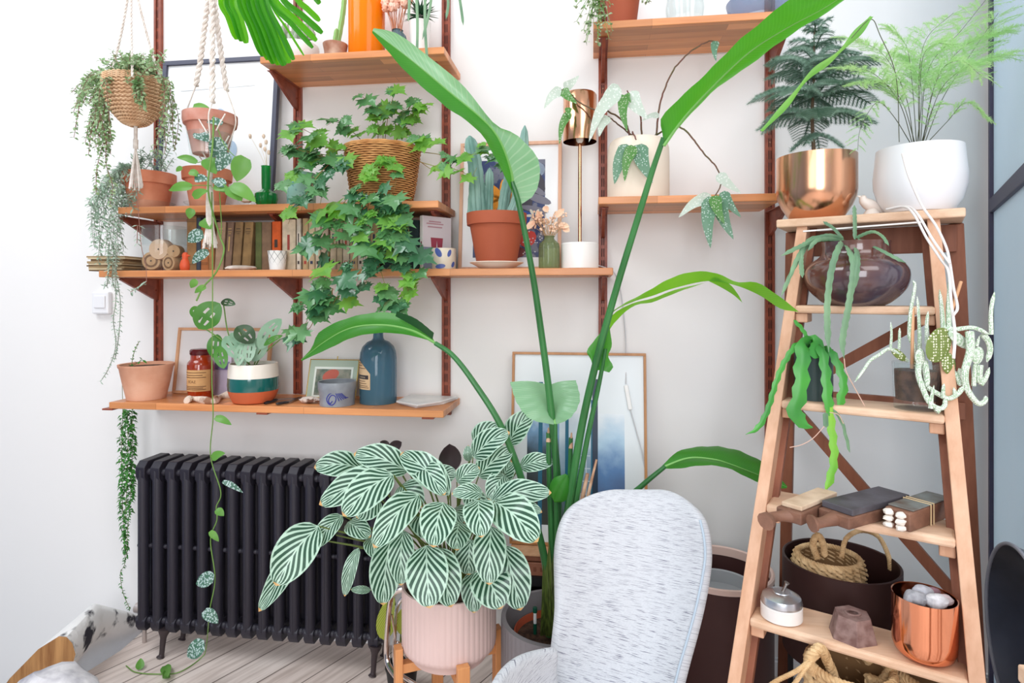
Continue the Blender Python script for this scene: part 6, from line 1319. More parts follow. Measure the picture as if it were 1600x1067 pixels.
m = MB(); m.tube(path([(212, 196, wh), (212, 232, wh-.03)], 4), .0055, 10); m.tube(path([(212, 218, wh-.02), (212, 232, wh-.03)], 4), .0075, 10)
for i in range(16):
    a = rnd(0, 6.28); tp = P(212, 230, wh-.03); m.tube(cr([tp, tp+V((.01*math.cos(a), .01*math.sin(a), -.06)), tp+V((.020*math.cos(a), .02*math.sin(a), -.135+rnd(-.01, .01)))], 4), .0022, 5)
build(m, 'tassel', M_rope, hb)
hp = E('trailing_plant', (cH.x, cH.y, fH(125)), 'small-leaved bushy trailing plant in the tan hanging basket', 'plant'); lm, sm = MB(), MB(); random.seed(4)
for i in range(120):
    a = rnd(0, 2*PI); x0 = 211+36*math.cos(a)*rnd(.3, 1); d0 = wh+.085*math.sin(a)*rnd(.3, 1)
    if i < 55:   # upright and bushy
        dx = rnd(-1, 1); l = [(x0, 122, d0), (x0+dx*18, 112-rnd(0, 15), d0+rnd(-.03, .03)), (x0+dx*36, 125-rnd(10, 45), d0+rnd(-.06, .06))]
    elif i < 95:
        sd = -1 if rnd(0, 1) < .62 else 1; ex = 211+sd*rnd(38, 68); l = [(211+sd*34, 122, d0), (211+sd*rnd(42, 55), 128, d0+rnd(-.04, .05)), (ex, rnd(150, 190), d0+rnd(-.05, .05)), (ex+rnd(-12, 12)-(0 if sd < 0 else 8), rnd(200, 242), d0)]
    elif i < 100: l = [(211+rnd(-14, 10), 124, wh+.085), (211+rnd(-8, 12), 140, wh+.11), (211+rnd(-4, 16), rnd(150, 172), wh+.10)]
    else: ex = rnd(105, 150); l = [(176, 122, d0), (ex+20, rnd(110, 140), d0), (ex, rnd(120, 215), d0+rnd(-.04, .04))]
    p = path(l, 6); sprigs(lm, sm, p, 12 if i < 55 else 17, .0155, .010, .0009)
for l in ([(172, 190, wh), (165, 250, wh-.02), (176, 290, wh-.02), (172, 320, wh-.03)], [(168, 200, wh), (152, 260, wh), (150, 300, wh)]): sprigs(lm, sm, path(l, 6), 26, .016, .011, .001)
build(lm, 'leaves', M_tiny, hp); build(sm, 'stems', M_twig, hp)
# thin strand below the tassel
ts = MB(); tl_ = MB(); ts.tube(path([(214, 292, .38), (217, 340, .37), (221, 385, .36), (228, 415, .35), (229, 440, .34)], 6), .0011, 5); sprigs(tl_, ts, path([(229, 440, .34), (218, 448, .34), (204, 456, .34)], 5), 9, .014, .008); sprigs(tl_, ts, path([(215, 352, .37), (214, 380, .37)], 4), 4, .022, .004)
t = E('trailing_strand', P(214, 292, .38), 'single thin trailing strand hanging below the left tassel', 'plant'); build(ts, 'stem', M_twig, t); build(tl_, 'leaves', M_tiny2, t)

# stonecrop in the left terracotta pot
t = E('stonecrop', (cB1.x, cB1.y, B_+.1), 'grey-green trailing stonecrop spilling left from the weathered terracotta pot', 'plant'); lm, sm = MB(), MB(); random.seed(6)
for i in range(16):
    x0 = rnd(205, 262); l = [(x0, 268, .185+rnd(-.05, .05)), (x0+rnd(-12, 12), 250, .19), (x0+rnd(-25, 22), rnd(232, 258), .2)]; sprigs(lm, sm, path(l, 5), 9, .015, .006, .0013)
for i in range(34):
    ex = rnd(138, 205); ey = rnd(300, 425) if ex < 190 else rnd(290, 360); d0 = rnd(.16, .29)
    l = [(205, 266, .2), (rnd(186, 202), 262, d0), (ex+14, rnd(270, 300), d0), (ex, (300+ey)/2, d0), (ex+rnd(-8, 8), ey, d0)]; sprigs(lm, sm, path(l, 6), 26, .020, .0070, .0009, jit=.3)
for l in ([(182, 380, .29), (180, 420, .29), (181, 470, .29), (177, 500, .29), (181, 540, .29), (170, 575, .29), (157, 596, .29)], [(184, 380, .28), (182, 430, .28), (188, 470, .28), (186, 520, .28), (180, 560, .28)], [(178, 380, .27), (176, 440, .27), (184, 455, .27)], [(170, 380, .28), (168, 440, .28), (163, 447, .28)]): sprigs(lm, sm, path(l, 6), 40, .013, .0045, .0014, jit=.25)
build(lm, 'leaves', M_tiny2, t); build(sm, 'stems', mat('sedum_stem', (146, 156, 140), rough=.7), t)
# curly strand from the plain pot
t = E('trailing_plant', (cD1.x, cD1.y, D_+.12), 'curly dark green trailing strand and small sprig from the plain pale terracotta pot', 'plant'); lm, sm = MB(), MB(); random.seed(9)
sprigs(lm, sm, path([(205, 574, .175), (209, 552, .175), (217, 534, .175)], 5), 7, .009, .006); sprigs(lm, sm, path([(205, 572, .175), (216, 566, .19), (222, 562, .2)], 5), 4, .018, .008)
sm.tube(path([(203, 573, .17), (192, 572, .15), (191, 600, .125), (192, 645, .12)], 6), .001, 5)
for l, n_ in (([(192, 640, .12), (190, 700, .12), (191, 760, .12), (192, 800, .12), (194, 840, .12), (195, 880, .12), (188, 895, .12), (192, 925, .12), (203, 952, .12)], 74), ([(206, 642, .13), (207, 690, .13), (206, 740, .13), (203, 790, .13), (199, 830, .13), (198, 870, .13)], 58), ([(199, 642, .14), (200, 700, .14), (198, 760, .14), (196, 810, .14)], 46)):
    p = path(l, 6)
    q_ = resample(p, n_); sm.tube(q_, .001, 4)
    for i, a in enumerate(q_):
        k = 2 if i < n_*.75 else 1
        for _ in range(k*2): lm.sleaf(a, (V((rnd(-1, 1), rnd(-1, 1), rnd(-.5, .3)))).normalized(), V((0, -.3, 1)), .020*(1 if i < n_*.7 else .5), .010*(1 if i < n_*.7 else .6), droop=.5)
build(lm, 'leaves', leafmat('curly_green', (52, 116, 46), (76, 146, 60), tl=.2, rough=.3, nscale=20), t); build(sm, 'stems', mat('thin_stem', (120, 130, 80)), t)

# ---------------------------------------------------------------- macrame pot with silvery vine
w2 = .40; c2h = C0(328.5, w2); s2 = S(328.5, w2); f2 = Y2Z(328.5, w2)
t = E('hanging_pot', (c2h.x, c2h.y, f2(245)), 'weathered terracotta pot slung in a twisted white macrame hanger', 'hanging pot')
q = [(25*s2, f2(242)), (34*s2, f2(198)), (38*s2, f2(197)), (39.5*s2, f2(190)), (39.5*s2, f2(180))]
build(MB().lathe(q+[(r-.006, z) for r, z in q[::-1] if z > f2(235)], c2h, 44), 'pot', mat('aged_terracotta', (192, 124, 104), rough=.9, c2=(214, 170, 156), nscale=12, bump=.3), t); build(MB().cap(34*s2, f2(190), c2h, 20, bumpy=.003), 'soil', M_soil, t)
build(MB().lathe([(19*s2, f2(252)), (28*s2, f2(246)), (33*s2, f2(210)), (32*s2, f2(210)), (26*s2, f2(244))], c2h, 36), 'glass_liner', M_glass, t)
top = (330, -40, w2)
for l, l2 in (([top, (320, 40, w2), (313, 95, w2), (306, 134, w2)], [(306, 134, w2), (297, 158, w2), (289, 182, w2), (291, 200, w2), (304, 232, w2), (325, 264, w2-.01)]), ([top, (332, 40, w2+.03), (332, 100, w2+.05), (332, 160, w2+.08)], [(332, 160, w2+.08), (326, 180, w2+.09), (328, 215, w2+.08), (328, 264, w2)]), ([top, (341, 50, w2), (348, 100, w2), (354, 142, w2)], [(354, 142, w2), (361, 160, w2), (368, 184, w2), (366, 202, w2), (352, 236, w2), (332, 264, w2-.01)])):
    m = MB(); twist(m, path(l, 8), .0078, 9); build(m, 'twisted_rope', M_rope, t); m = MB(); m.tube(path(l2, 8), .0022, 6); build(m, 'cord', M_rope, t)
m = MB()
for l in ([(306, 178, w2+.07), (316, 195, w2+.08), (324, 208, w2+.08)], [(352, 178, w2+.07), (344, 192, w2+.08), (338, 204, w2+.08)], [(300, 215, w2+.03), (318, 240, w2+.03), (328, 262, w2)], [(358, 212, w2+.03), (342, 240, w2+.03), (330, 262, w2)]): m.tube(path(l, 6), .0022, 6)
build(m, 'cord', M_rope, t)
m = MB(); m.tube(path([(328, 256, w2), (328, 276, w2-.01)], 4), .009, 12)
for i in range(18):
    a = i/18*6.28; tp = P(328, 272, w2-.01); r1 = .009; m.tube(cr([tp+V((.004*math.cos(a), .004*math.sin(a), 0)), tp+V((r1*math.cos(a), r1*math.sin(a), -.09)), tp+V((r1*1.1*math.cos(a), r1*math.sin(a), -.17)), tp+V((.022*math.cos(a), .016*math.sin(a), -.235+rnd(-.01, .012)))], 5), .003, 5)
build(m, 'tassel', M_rope, t)
def spotmat(name, c, sp, scale=90, th=.28, tl=.2):
    m = leafmat(name, c, rough=.35, tl=tl); n = m.node_tree.nodes; L = m.node_tree.links; b = n['Principled BSDF']; g = n.new('ShaderNodeTexCoord'); v = n.new('ShaderNodeTexVoronoi'); v.inputs['Scale'].default_value = scale; L.new(g.outputs['Object'], v.inputs['Vector'])
    r = n.new('ShaderNodeValToRGB'); r.color_ramp.elements[0].position = th; r.color_ramp.elements[0].color = lin(sp); r.color_ramp.elements[1].position = th+.08; r.color_ramp.elements[1].color = lin(c); L.new(v.outputs['Distance'], r.inputs[0]); L.new(r.outputs[0], b.inputs['Base Color']); return m
M_sat = spotmat('satin_leaf', (74, 116, 96), (186, 208, 204), 160, .42); M_hrt = leafmat('heart_leaf', (96, 156, 62), (120, 176, 80), tl=.3, rough=.35, nscale=8); M_vine = mat('vine_stem', (110, 150, 70), rough=.5)
sv = E('satin_vine', V((c2h.x, c2h.y, f2(185))), 'silvery spotted heart-leaved vine trailing from the macrame pot down to the floor', 'plant')
def hleaf(b, t_, w_, m, wd_, wt_=None, nz=.3, fold=.15, parent=None):
    a = P(b[0], b[1], wd_); c = P(t_[0], t_[1], wt_ or wd_); L_ = (c-a).length; spn = resample(cr([a, a.lerp(c, .5)+V((0, -.05*L_, .08*L_)), c], 6), 9)
    build(MB().leaf(spn, w_*S(b[0], wd_), ((CAM-a).normalized()+V((0, 0, nz))).normalized(), heart, fold=fold, nc=4), 'leaf', m, parent or sv, smooth=80)
G, Sv_ = M_hrt, M_sat
for b, e, w_, mm in (((302, 166), (336, 180), 14, G), ((348, 193), (318, 190), 12, Sv_), ((305, 206), (329, 222), 22, Sv_), ((350, 220), (332, 246), 28, Sv_), ((358, 240), (340, 268), 22, Sv_), ((308, 254), (276, 246), 12, G), ((322, 248), (338, 272), 24, G), ((384, 246), (370, 284), 30, G),
                     ((300, 292), (264, 298), 16, G), ((304, 280), (328, 282), 14, Sv_), ((352, 290), (330, 282), 16, Sv_), ((302, 308), (326, 298), 14, G), ((334, 292), (362, 300), 14, G), ((362, 290), (400, 316), 22, G), ((358, 292), (378, 314), 26, G), ((296, 268), (312, 276), 12, G), ((300, 326), (296, 342), 14, G), ((316, 344), (330, 358), 20, G), ((318, 366), (293, 378), 22, Sv_), ((326, 393), (300, 412), 16, Sv_), ((308, 438), (298, 450), 12, G), ((322, 448), (304, 458), 10, G), ((285, 262), (275, 268), 8, G)):
    hleaf(b, e, w_, mm, .46 if b[1] < 320 else .40)
build(MB().tube(path([(334, 182, w2+.06), (332, 230, w2+.08), (325, 290, w2+.07), (332, 330, w2+.03), (344, 370, w2), (350, 392, w2), (338, 425, w2), (318, 448, w2), (307, 470, w2)], 8), .0028, 7), 'stem', M_vine, sv)
for l in ([(334, 182, w2+.06), (350, 225, w2+.07), (372, 248, w2+.06), (384, 246, .46)], [(330, 290, .46), (300, 290, .46), (264, 297, .46)], [(330, 292, .46), (350, 300, .46), (364, 292, .46)], [(343, 300, .44), (346, 350, .42), (345, 372, .41)], [(330, 250, .46), (308, 254, .46)]): build(MB().tube(path(l, 6), .0014, 6), 'stem', M_vine, sv)
vl = [(331, 300, .44), (332, 400, .42), (332, 500, .40), (331, 590, .38), (333, 650, .36), (329, 712, .34), (345, 768, .33), (338, 792, .33), (339, 812, .33), (329, 844, .33), (336, 904, .33), (328, 952, .33)]
fl_ = [PZ(322, 1012, .05), PZ(314, 1028, .006), PZ(280, 1050, .004), PZ(245, 1053, .004), PZ(212, 1050, .004), PZ(197, 1040, .004)]
build(MB().tube(cr([P(*p) for p in vl]+fl_, 8), .0018, 7), 'stem', M_vine, sv)
for b, e, w_, mm in (((336, 652), (362, 664), 12, G), ((331, 716), (352, 708), 14, G), ((348, 752), (380, 770), 9, Sv_), ((338, 796), (350, 806), 12, G), ((328, 830), (342, 846), 10, G), ((334, 904), (306, 912), 24, Sv_), ((319, 954), (341, 974), 18, Sv_), ((320, 1008), (292, 1026), 28, Sv_)): hleaf(b, e, w_, mm, .36 if b[1] < 800 else .35)
for (bx, by), (ex, ey), w_ in (((262, 1052), (254, 1060), 14), ((218, 1046), (220, 1028), 12), ((258, 1040), (262, 1058), 15)):
    a = PZ(bx, by, .006); c = PZ(ex, ey, .03); build(MB().leaf([a.lerp(c, i/8) for i in range(9)], w_*S(bx, .25), (CAM-a).normalized(), heart, fold=.2), 'leaf', G, sv, smooth=80)

# ---------------------------------------------------------------- swiss cheese vine in the striped pot
def holed(m, b, t_, w_, wd_, n=16, nc=10):
    a = P(b[0], b[1], wd_); c = P(t_[0], t_[1], wd_+.02); o = len(m.f); L_ = (c-a).length
    m.leaf(resample(cr([a, a.lerp(c, .5)+V((0, -.06*L_, .05*L_)), c], 6), n), w_*S(b[0], wd_), ((CAM-a).normalized()+V((0, 0, .2))).normalized(), oval, fold=.1, nc=nc)
    keep = []
    for k, f in enumerate(m.f[o:]):
        i, j = k//nc, k % nc
        if 3 <= i <= n-4 and i % 5 in (0, 1, 2) and (j == 3 or j == nc-4): continue
        keep.append(f)
    m.f = m.f[:o]+keep; m.mi = m.mi[:len(m.f)]
mv = E('cheese_plant', (cD4.x, cD4.y, D_+.13), 'swiss cheese vine with holed leaves growing from the striped pot', 'plant'); M_mon = leafmat('cheese_leaf', (70, 134, 52), (98, 160, 70), tl=.3, rough=.3, nscale=6); M_monp = leafmat('cheese_leaf_pale', (140, 184, 150), (176, 208, 184), tl=.25, rough=.4, nscale=8); M_mond = leafmat('cheese_leaf_dark', (50, 84, 44), (36, 54, 34), tl=.1, rough=.4)
for b, e, w_, mm in (((344, 474), (310, 514), 40, M_mon), ((303, 478), (312, 500), 18, M_mon), ((345, 472), (368, 476), 13, M_mond), ((370, 510), (396, 536), 30, M_mond), ((340, 522), (336, 560), 24, M_mon), ((352, 525), (374, 560), 26, M_monp), ((342, 540), (350, 576), 20, M_mon), ((380, 535), (372, 572), 16, M_monp), ((394, 530), (388, 566), 18, M_monp), ((395, 565), (418, 524), 26, M_monp), ((405, 545), (440, 498), 26, M_monp), ((412, 540), (442, 524), 9, M_mon), ((360, 520), (382, 545), 16, M_monp), ((384, 556), (374, 584), 12, M_monp)):
    m = MB(); holed(m, b, e, w_, .24+rnd(-.02, .03)); build(m, 'leaf', mm, mv, smooth=80)
for l in ([(394, 574, .19), (370, 550, .22), (345, 530, .24), (318, 512, .24), (306, 505, .24)], [(394, 574, .19), (360, 530, .22), (350, 480, .24), (348, 472, .24)], [(390, 574, .19), (384, 540, .2), (372, 512, .22)], [(396, 574, .19), (405, 550, .22), (430, 520, .23)], [(398, 574, .19), (410, 555, .22), (438, 530, .22)]): build(MB().tube(path(l, 6), .0022, 6), 'stem', M_vine, mv)

# ---------------------------------------------------------------- grape ivy in the wicker basket
iv = E('grape_ivy', (cb.x, cb.y, zof(598, 240, .15)), 'large grape ivy with lobed leaves spilling out of the wicker basket', 'plant'); random.seed(12)
M_iv = [leafmat('ivy_bright', (112, 172, 76), (140, 196, 90), tl=.4, tcol=(160, 220, 60), rough=.4, nscale=10), leafmat('ivy_mid', (84, 142, 84), (116, 168, 112), tl=.3, rough=.22, nscale=10, spec=.7), leafmat('ivy_dark', (54, 106, 70), (78, 130, 92), tl=.2, rough=.2, nscale=10, spec=.8)]
M_ivs = mat('ivy_stem', (150, 104, 66), rough=.6, c2=(140, 140, 70), nscale=12)
gv = MB(); gs = MB()
def ivy(l, n, size, kinds, t0=.25, r=.0016, cluster=.022):
    p = resample(path(l, 8), max(8, n*2)); k = len(p)-1; gs.tube(p, [r*(1-.5*i/k) for i in range(k+1)], 5)
    for j in range(n):
        i = int(k*(t0+(1-t0)*(j+.5)/n)); a = p[i]; off = V((rnd(-1, 1), rnd(-1.2, .2), rnd(-.4, .7)))*cluster; c = a+off; gs.tube([a, a.lerp(c, .6)+V((0, 0, .004)), c], .0008, 4)
        az = rnd(-1.9, 1.9); d = V((math.sin(az), -math.cos(az)*.8, rnd(-.75, -.1))).normalized(); nr = V((rnd(-.35, .35), rnd(-1.0, -.3), rnd(.4, 1.0))).normalized(); sz = size*1.3*rnd(.75, 1.2)*S(600, .3)
        mi = random.choice(kinds)
        if rnd(0, 1) < .55:
            for q_, f_ in ((0, 1), (1.1, .75), (-1.1, .75)): gv.lobed(c, Matrix.Rotation(q_, 3, nr)@d, nr, sz*.8*f_, mi=mi)
        else: gv.lobed(c, d, nr, sz*1.1, mi=mi)
up_ = [[(600, 236, .15), (605, 190, .18), (615, 150, .2), (628, 136, .2)], [(590, 236, .15), (590, 190, .2), (575, 160, .22), (560, 146, .22)], [(610, 236, .15), (635, 190, .16), (640, 165, .18), (655, 168, .2)], [(580, 236, .15), (550, 205, .2), (525, 190, .24), (510, 196, .25)], [(570, 238, .15), (520, 225, .2), (480, 205, .24), (455, 190, .26)], [(570, 238, .18), (515, 232, .25), (480, 215, .28), (440, 205, .3)], [(560, 240, .18), (510, 245, .26), (470, 235, .3), (440, 228, .3)], [(620, 238, .15), (650, 220, .18), (665, 225, .2), (690, 225, .22)], [(600, 236, .15), (598, 200, .14), (600, 165, .15), (585, 175, .2)], [(615, 236, .15), (625, 205, .12), (648, 175, .14), (672, 168, .18)]]
for l in up_: ivy(l, 6, 21, [0, 0, 1, 1], t0=.35)
for l in ([(640, 240, .15), (670, 262, .2), (685, 268, .22), (710, 250, .25), (740, 243, .28), (770, 228, .3)], [(640, 236, .15), (680, 240, .22), (720, 248, .26), (755, 230, .28), (770, 215, .3)], [(645, 250, .18), (690, 262, .25), (720, 266, .28), (735, 280, .28), (745, 262, .28)]): ivy(l, 4, 18, [0, 1], t0=.5, cluster=.012)
ivy([(755, 235, .29), (775, 250, .29), (790, 262, .29)], 6, 22, [1, 2], t0=0)
for l in ([(560, 240, .2), (530, 255, .3), (510, 280, .33), (500, 320, .33)], [(550, 240, .2), (510, 260, .3), (480, 300, .34), (470, 330, .34)], [(545, 245, .2), (500, 275, .3), (465, 320, .34), (450, 350, .34)], [(590, 240, .22), (585, 265, .3), (575, 285, .33), (545, 300, .34)], [(600, 240, .22), (610, 255, .3), (620, 270, .32), (615, 300, .33)], [(530, 245, .2), (480, 262, .28), (450, 280, .3), (440, 300, .32)], [(520, 245, .2), (470, 235, .28), (440, 245, .3)]): ivy(l, 5, 24, [1, 1, 2, 0])
for l in ([(560, 300, .33), (540, 340, .34), (520, 380, .35), (505, 430, .35), (500, 470, .35)], [(570, 300, .33), (560, 350, .35), (555, 400, .36), (540, 440, .36), (520, 475, .35)], [(585, 300, .33), (590, 350, .35), (590, 400, .36), (600, 440, .36), (610, 475, .35)], [(600, 300, .33), (610, 340, .35), (620, 390, .36), (630, 430, .36), (640, 462, .36)], [(610, 300, .33), (630, 330, .34), (640, 370, .35), (640, 410, .35)], [(550, 300, .33), (520, 340, .34), (500, 370, .35), (490, 400, .35)], [(575, 300, .33), (575, 360, .35), (570, 420, .36), (575, 450, .36)], [(590, 330, .34), (605, 380, .35), (625, 410, .36), (650, 430, .35), (665, 425, .34)], [(600, 310, .33), (625, 345, .34), (615, 380, .36)]): ivy(l, 9, 25, [1, 1, 2, 2, 0], t0=.05)
for l in ([(500, 440, .35), (490, 475, .35), (480, 500, .33), (470, 520, .32)], [(505, 430, .35), (485, 465, .34), (470, 488, .33)], [(490, 470, .35), (490, 500, .33), (478, 518, .3), (458, 515, .3), (445, 530, .3)], [(520, 450, .35), (515, 475, .35), (500, 470, .34)], [(600, 450, .36), (615, 465, .36), (640, 480, .36)]): ivy(l, 4, 25, [1, 1, 2], t0=.2)
build(gv, 'leaves', M_iv, iv, smooth=60); build(gs, 'stems', M_ivs, iv)

# ---------------------------------------------------------------- angel wing begonia
bg_ = E('angel_wing_begonia', (cF1.x, cF1.y, F_+.2), 'angel wing begonia with spotted leaves on zigzag stems in the cream planter', 'plant')
M_bgp = spotmat('begonia_pale', (206, 222, 208), (240, 246, 240), 120, .3, .3); M_bgg = spotmat('begonia_green', (92, 146, 74), (206, 222, 190), 150, .24, .3); M_bgd = spotmat('begonia_dark', (96, 138, 110), (196, 214, 206), 150, .24, .15)
def wing(b, t_, w_, m, wd_, parent=bg_):
    a = P(b[0], b[1], wd_); c = P(t_[0], t_[1], wd_+.02); L_ = (c-a).length; sd = (c-a).cross((CAM-a)).normalized()*.07*L_
    build(MB().leaf(resample(cr([a, a.lerp(c, .5)+V((0, -.06*L_, .03*L_))+sd, c], 6), 12), w_*S(b[0], wd_), ((CAM-a).normalized()+V((0, 0, .2))).normalized(), lambda t: (1-t)**.75*min(1, (t+.02)*6)**.5*1.15, fold=.12, nc=6, wav=.03), 'leaf', m, parent, smooth=80)
for l in ([(985, 214, .15), (975, 190, .17), (945, 172, .2), (930, 172, .21), (905, 160, .22), (893, 148, .22), (878, 140, .22)], [(990, 214, .15), (968, 196, .17), (950, 182, .2)], [(1003, 214, .15), (1000, 180, .16), (990, 155, .18), (980, 142, .2)], [(1025, 214, .15), (1030, 170, .17), (1040, 135, .19), (1055, 105, .2), (1080, 80, .21), (1103, 66, .21), (1116, 64, .22)], [(1020, 214, .15), (1045, 200, .2), (1065, 200, .22), (1085, 220, .24), (1100, 240, .25), (1118, 260, .26), (1128, 282, .26), (1118, 305, .27)], [(990, 214, .15), (988, 206, .22), (994, 218, .27)]):
    p = path(l, 6); build(MB().tube([q_+rdir()*.0012 for q_ in p], [.0032*(1-.4*i/len(p)) for i in range(len(p))], 8), 'stem', mat('begonia_stem', (120, 76, 68), rough=.6, c2=(90, 90, 54), nscale=20), bg_)
for b, e, w_, mm, wd_ in (((878, 140), (850, 170), 18, M_bgp, .22), ((878, 140), (902, 162), 17, M_bgg, .22), ((882, 138), (905, 118), 16, M_bgp, .2), ((890, 175), (874, 226), 14, M_bgg, .23), ((888, 168), (892, 186), 11, M_bgg, .23), ((968, 136), (938, 172), 22, M_bgp, .21), ((968, 140), (920, 222), 24, M_bgp, .23), ((975, 148), (980, 206), 18, M_bgg, .23), ((982, 145), (1012, 186), 28, M_bgp, .22), ((976, 148), (986, 160), 16, M_bgg, .22), ((984, 228), (960, 288), 28, M_bgd, .26), ((990, 228), (976, 284), 20, M_bgg, .27), ((997, 226), (1020, 286), 28, M_bgd, .26), ((950, 182), (936, 214), 18, M_bgp, .21),
                     ((1118, 64), (1119, 96), 13, M_bgd, .22), ((1122, 272), (1158, 302), 18, M_bgp, .27), ((1112, 308), (1060, 340), 22, M_bgp, .28), ((1112, 308), (1110, 388), 26, M_bgd, .30), ((1122, 308), (1146, 374), 26, M_bgd, .30), ((1116, 306), (1132, 350), 20, M_bgg, .31), ((1128, 300), (1158, 340), 18, M_bgd, .29), ((1030, 180), (1002, 190), 10, M_bgp, .2)): wing(b, e, w_, mm, wd_)

# ---------------------------------------------------------------- norfolk pine
wdP = -cP.y; pn = E('norfolk_pine', (cP.x, cP.y, zof(1275, 240, wdP)), 'small dark green norfolk pine in the large copper planter', 'plant'); random.seed(15)
tr = path([(1272, 245, wdP), (1269, 180, wdP), (1272, 120, wdP), (1272, 60, wdP), (1276, 30, wdP)], 8); build(MB().tube(tr, [.0055*(1-.75*i/(len(tr)-1)) for i in range(len(tr))], 8), 'trunk', mat('pine_bark', (104, 84, 66), rough=.9), pn)
nd = MB(); ts = MB()
def needles(p, L_, dens, r=.0008):
    n = max(3, int((p[-1]-p[0]).length/dens)); p = resample(p, n); ts.tube(p, r, 4)
    for i in range(n+1):
        d = (p[min(n, i+1)]-p[max(0, i-1)]).normalized(); o = d.orthogonal().normalized()
        for k in range(6):
            q_ = Matrix.Rotation(k*PI/3+i*.7, 3, d)@o; e = (q_+d*.55).normalized(); w_ = d.cross(q_)*.00065; nd.add([p[i]+w_, p[i]-w_, p[i]+e*L_*rnd(.8, 1.15)], [(0, 1, 2)])
sP = S(1272, wdP)
for y, L_, nb, rise in ((208, 40, 4, -.5), (178, 84, 6, -.10), (152, 96, 7, .02), (124, 92, 6, .12), (98, 66, 6, .25), (74, 44, 5, .35), (52, 26, 5, .5), (38, 12, 4, .8)):
    z = zof(1272, y, wdP); ph = rnd(0, 6)
    for b in range(nb):
        a = ph+b*2*PI/nb+rnd(-.25, .25); d = V((math.cos(a), math.sin(a)*.8, 0)); L2 = L_*sP*rnd(.85, 1.1); c0 = V((cP.x, cP.y, z)); rise += rnd(-.12, .12); br_ = cr([c0, c0+d*L2*.5+V((0, 0, L2*(rise+.12)*.6)), c0+d*L2+V((0, 0, L2*(rise-.12)))], 8)
        needles(br_, .011, .0035, .0016); n = max(3, int(L_/6.5)); pts = resample(br_, n); sd = d.cross(V((0, 0, 1)))
        for i in range(1, n):
            f_ = 1-abs(i/n-.35)*.9; tl2 = L2*.40*f_
            for s_ in (1, -1): e = pts[i]+(sd*s_*.9+d*.55).normalized()*tl2+V((0, 0, -tl2*.28)); needles([pts[i], pts[i].lerp(e, .5)+V((0, 0, tl2*.08)), e], .0098, .0036)
build(nd, 'needles', leafmat('pine_needle', (96, 134, 112), (150, 180, 164), tl=.15, rough=.5, nscale=30), pn, smooth=0, uvs=False); build(ts, 'twigs', mat('pine_twig', (60, 92, 66), rough=.7), pn)

# ---------------------------------------------------------------- asparagus fern
fr_ = E('asparagus_fern', (cW.x, cW.y, zof(1436, 225, wdW)), 'airy light green asparagus fern in the round white pot', 'plant'); random.seed(18); nd = MB(); ts = MB()
def frond(l, plen, n, r=.0011, t0=.4, col=0):
    p = resample(path(l, 8), 40); ts.tube(p, [r*(1-.6*i/40) for i in range(41)], 5)
    for j in range(n):
        i = int(40*(t0+(1-t0)*(j+.5)/n)); d = (p[min(40, i+1)]-p[max(0, i-1)]).normalized(); sd = d.cross(V((0, -.35, 1)).normalized()).normalized()*(1 if j % 2 else -1); L_ = plen*S(1436, wdW)*(1-.55*abs(j/n-.35))*rnd(.7, 1.2)
        e = p[i]+(sd+d*.8+rdir()*.2).normalized()*L_+V((0, 0, -L_*.12)); q_ = resample([p[i], p[i].lerp(e, .5)+V((0, 0, L_*.06)), e], 12)
        nd.tube(q_, .00035, 3)
        for k in range(1, 13):
            dd_ = (q_[min(12, k+1)]-q_[k-1]).normalized(); L3 = L_*.34*(1-k/18)
            for s_ in range(5):
                o = (dd_*.9+rdir()*.95).normalized(); w_ = o.cross(dd_); w_ = (w_.normalized() if w_.length > 1e-6 else V((0, 0, 1)))*.00055; a = q_[k]; nd.add([a+w_, a-w_, a+o*L3], [(0, 1, 2)])
b0 = lambda dx=0, dd_=0: (1436+dx, 226, wdW+dd_)
for l, pl_, n_ in (([b0(-8), (1415, 150, wdW+.02), (1380, 85, wdW+.06), (1330, 60, wdW+.1)], 46, 30), ([b0(-4), (1425, 130, wdW), (1415, 70, wdW), (1385, 40, wdW)], 46, 28), ([b0(0), (1436, 120, wdW), (1448, 60, wdW-.03), (1490, 20, wdW-.05)], 52, 30), ([b0(5), (1462, 130, wdW), (1510, 70, wdW), (1580, 45, wdW+.05)], 58, 34), ([b0(5), (1470, 140, wdW+.03), (1520, 100, wdW+.06), (1575, 85, wdW+.1)], 54, 30), ([b0(8), (1470, 160, wdW), (1500, 110, wdW), (1560, 20, wdW+.02)], 54, 30),
                   ([b0(-10), (1405, 160, wdW+.05), (1365, 115, wdW+.1), (1320, 105, wdW+.12)], 44, 28), ([b0(-6), (1410, 160, wdW+.06), (1380, 130, wdW+.08), (1335, 130, wdW+.1)], 40, 26), ([b0(-12), (1395, 180, wdW+.05), (1370, 160, wdW+.06), (1345, 200, wdW+.07), (1340, 235, wdW+.08)], 26, 18), ([b0(10), (1480, 190, wdW+.03), (1510, 160, wdW+.05), (1545, 185, wdW+.06)], 26, 18), ([b0(3), (1450, 190, wdW+.05), (1460, 165, wdW+.06), (1478, 162, wdW+.07)], 20, 14), ([b0(-3), (1440, 140, wdW-.03), (1420, 95, wdW-.05), (1400, 85, wdW-.05)], 42, 26), ([b0(2), (1450, 110, wdW-.02), (1500, 50, wdW), (1540, 0, wdW)], 52, 28), ([b0(0), (1440, 100, wdW+.04), (1460, 70, wdW+.06), (1490, 70, wdW+.08)], 46, 26), ([b0(4), (1465, 120, wdW+.06), (1500, 95, wdW+.1), (1535, 120, wdW+.13)], 44, 24)): frond(l, pl_, n_)
fl2 = MB(); fl2.leaf(path([(1300, 232, wdP), (1322, 170, wdW+.05), (1330, 150, wdW+.06)], 6), .0015, V((0, -1, 0)))
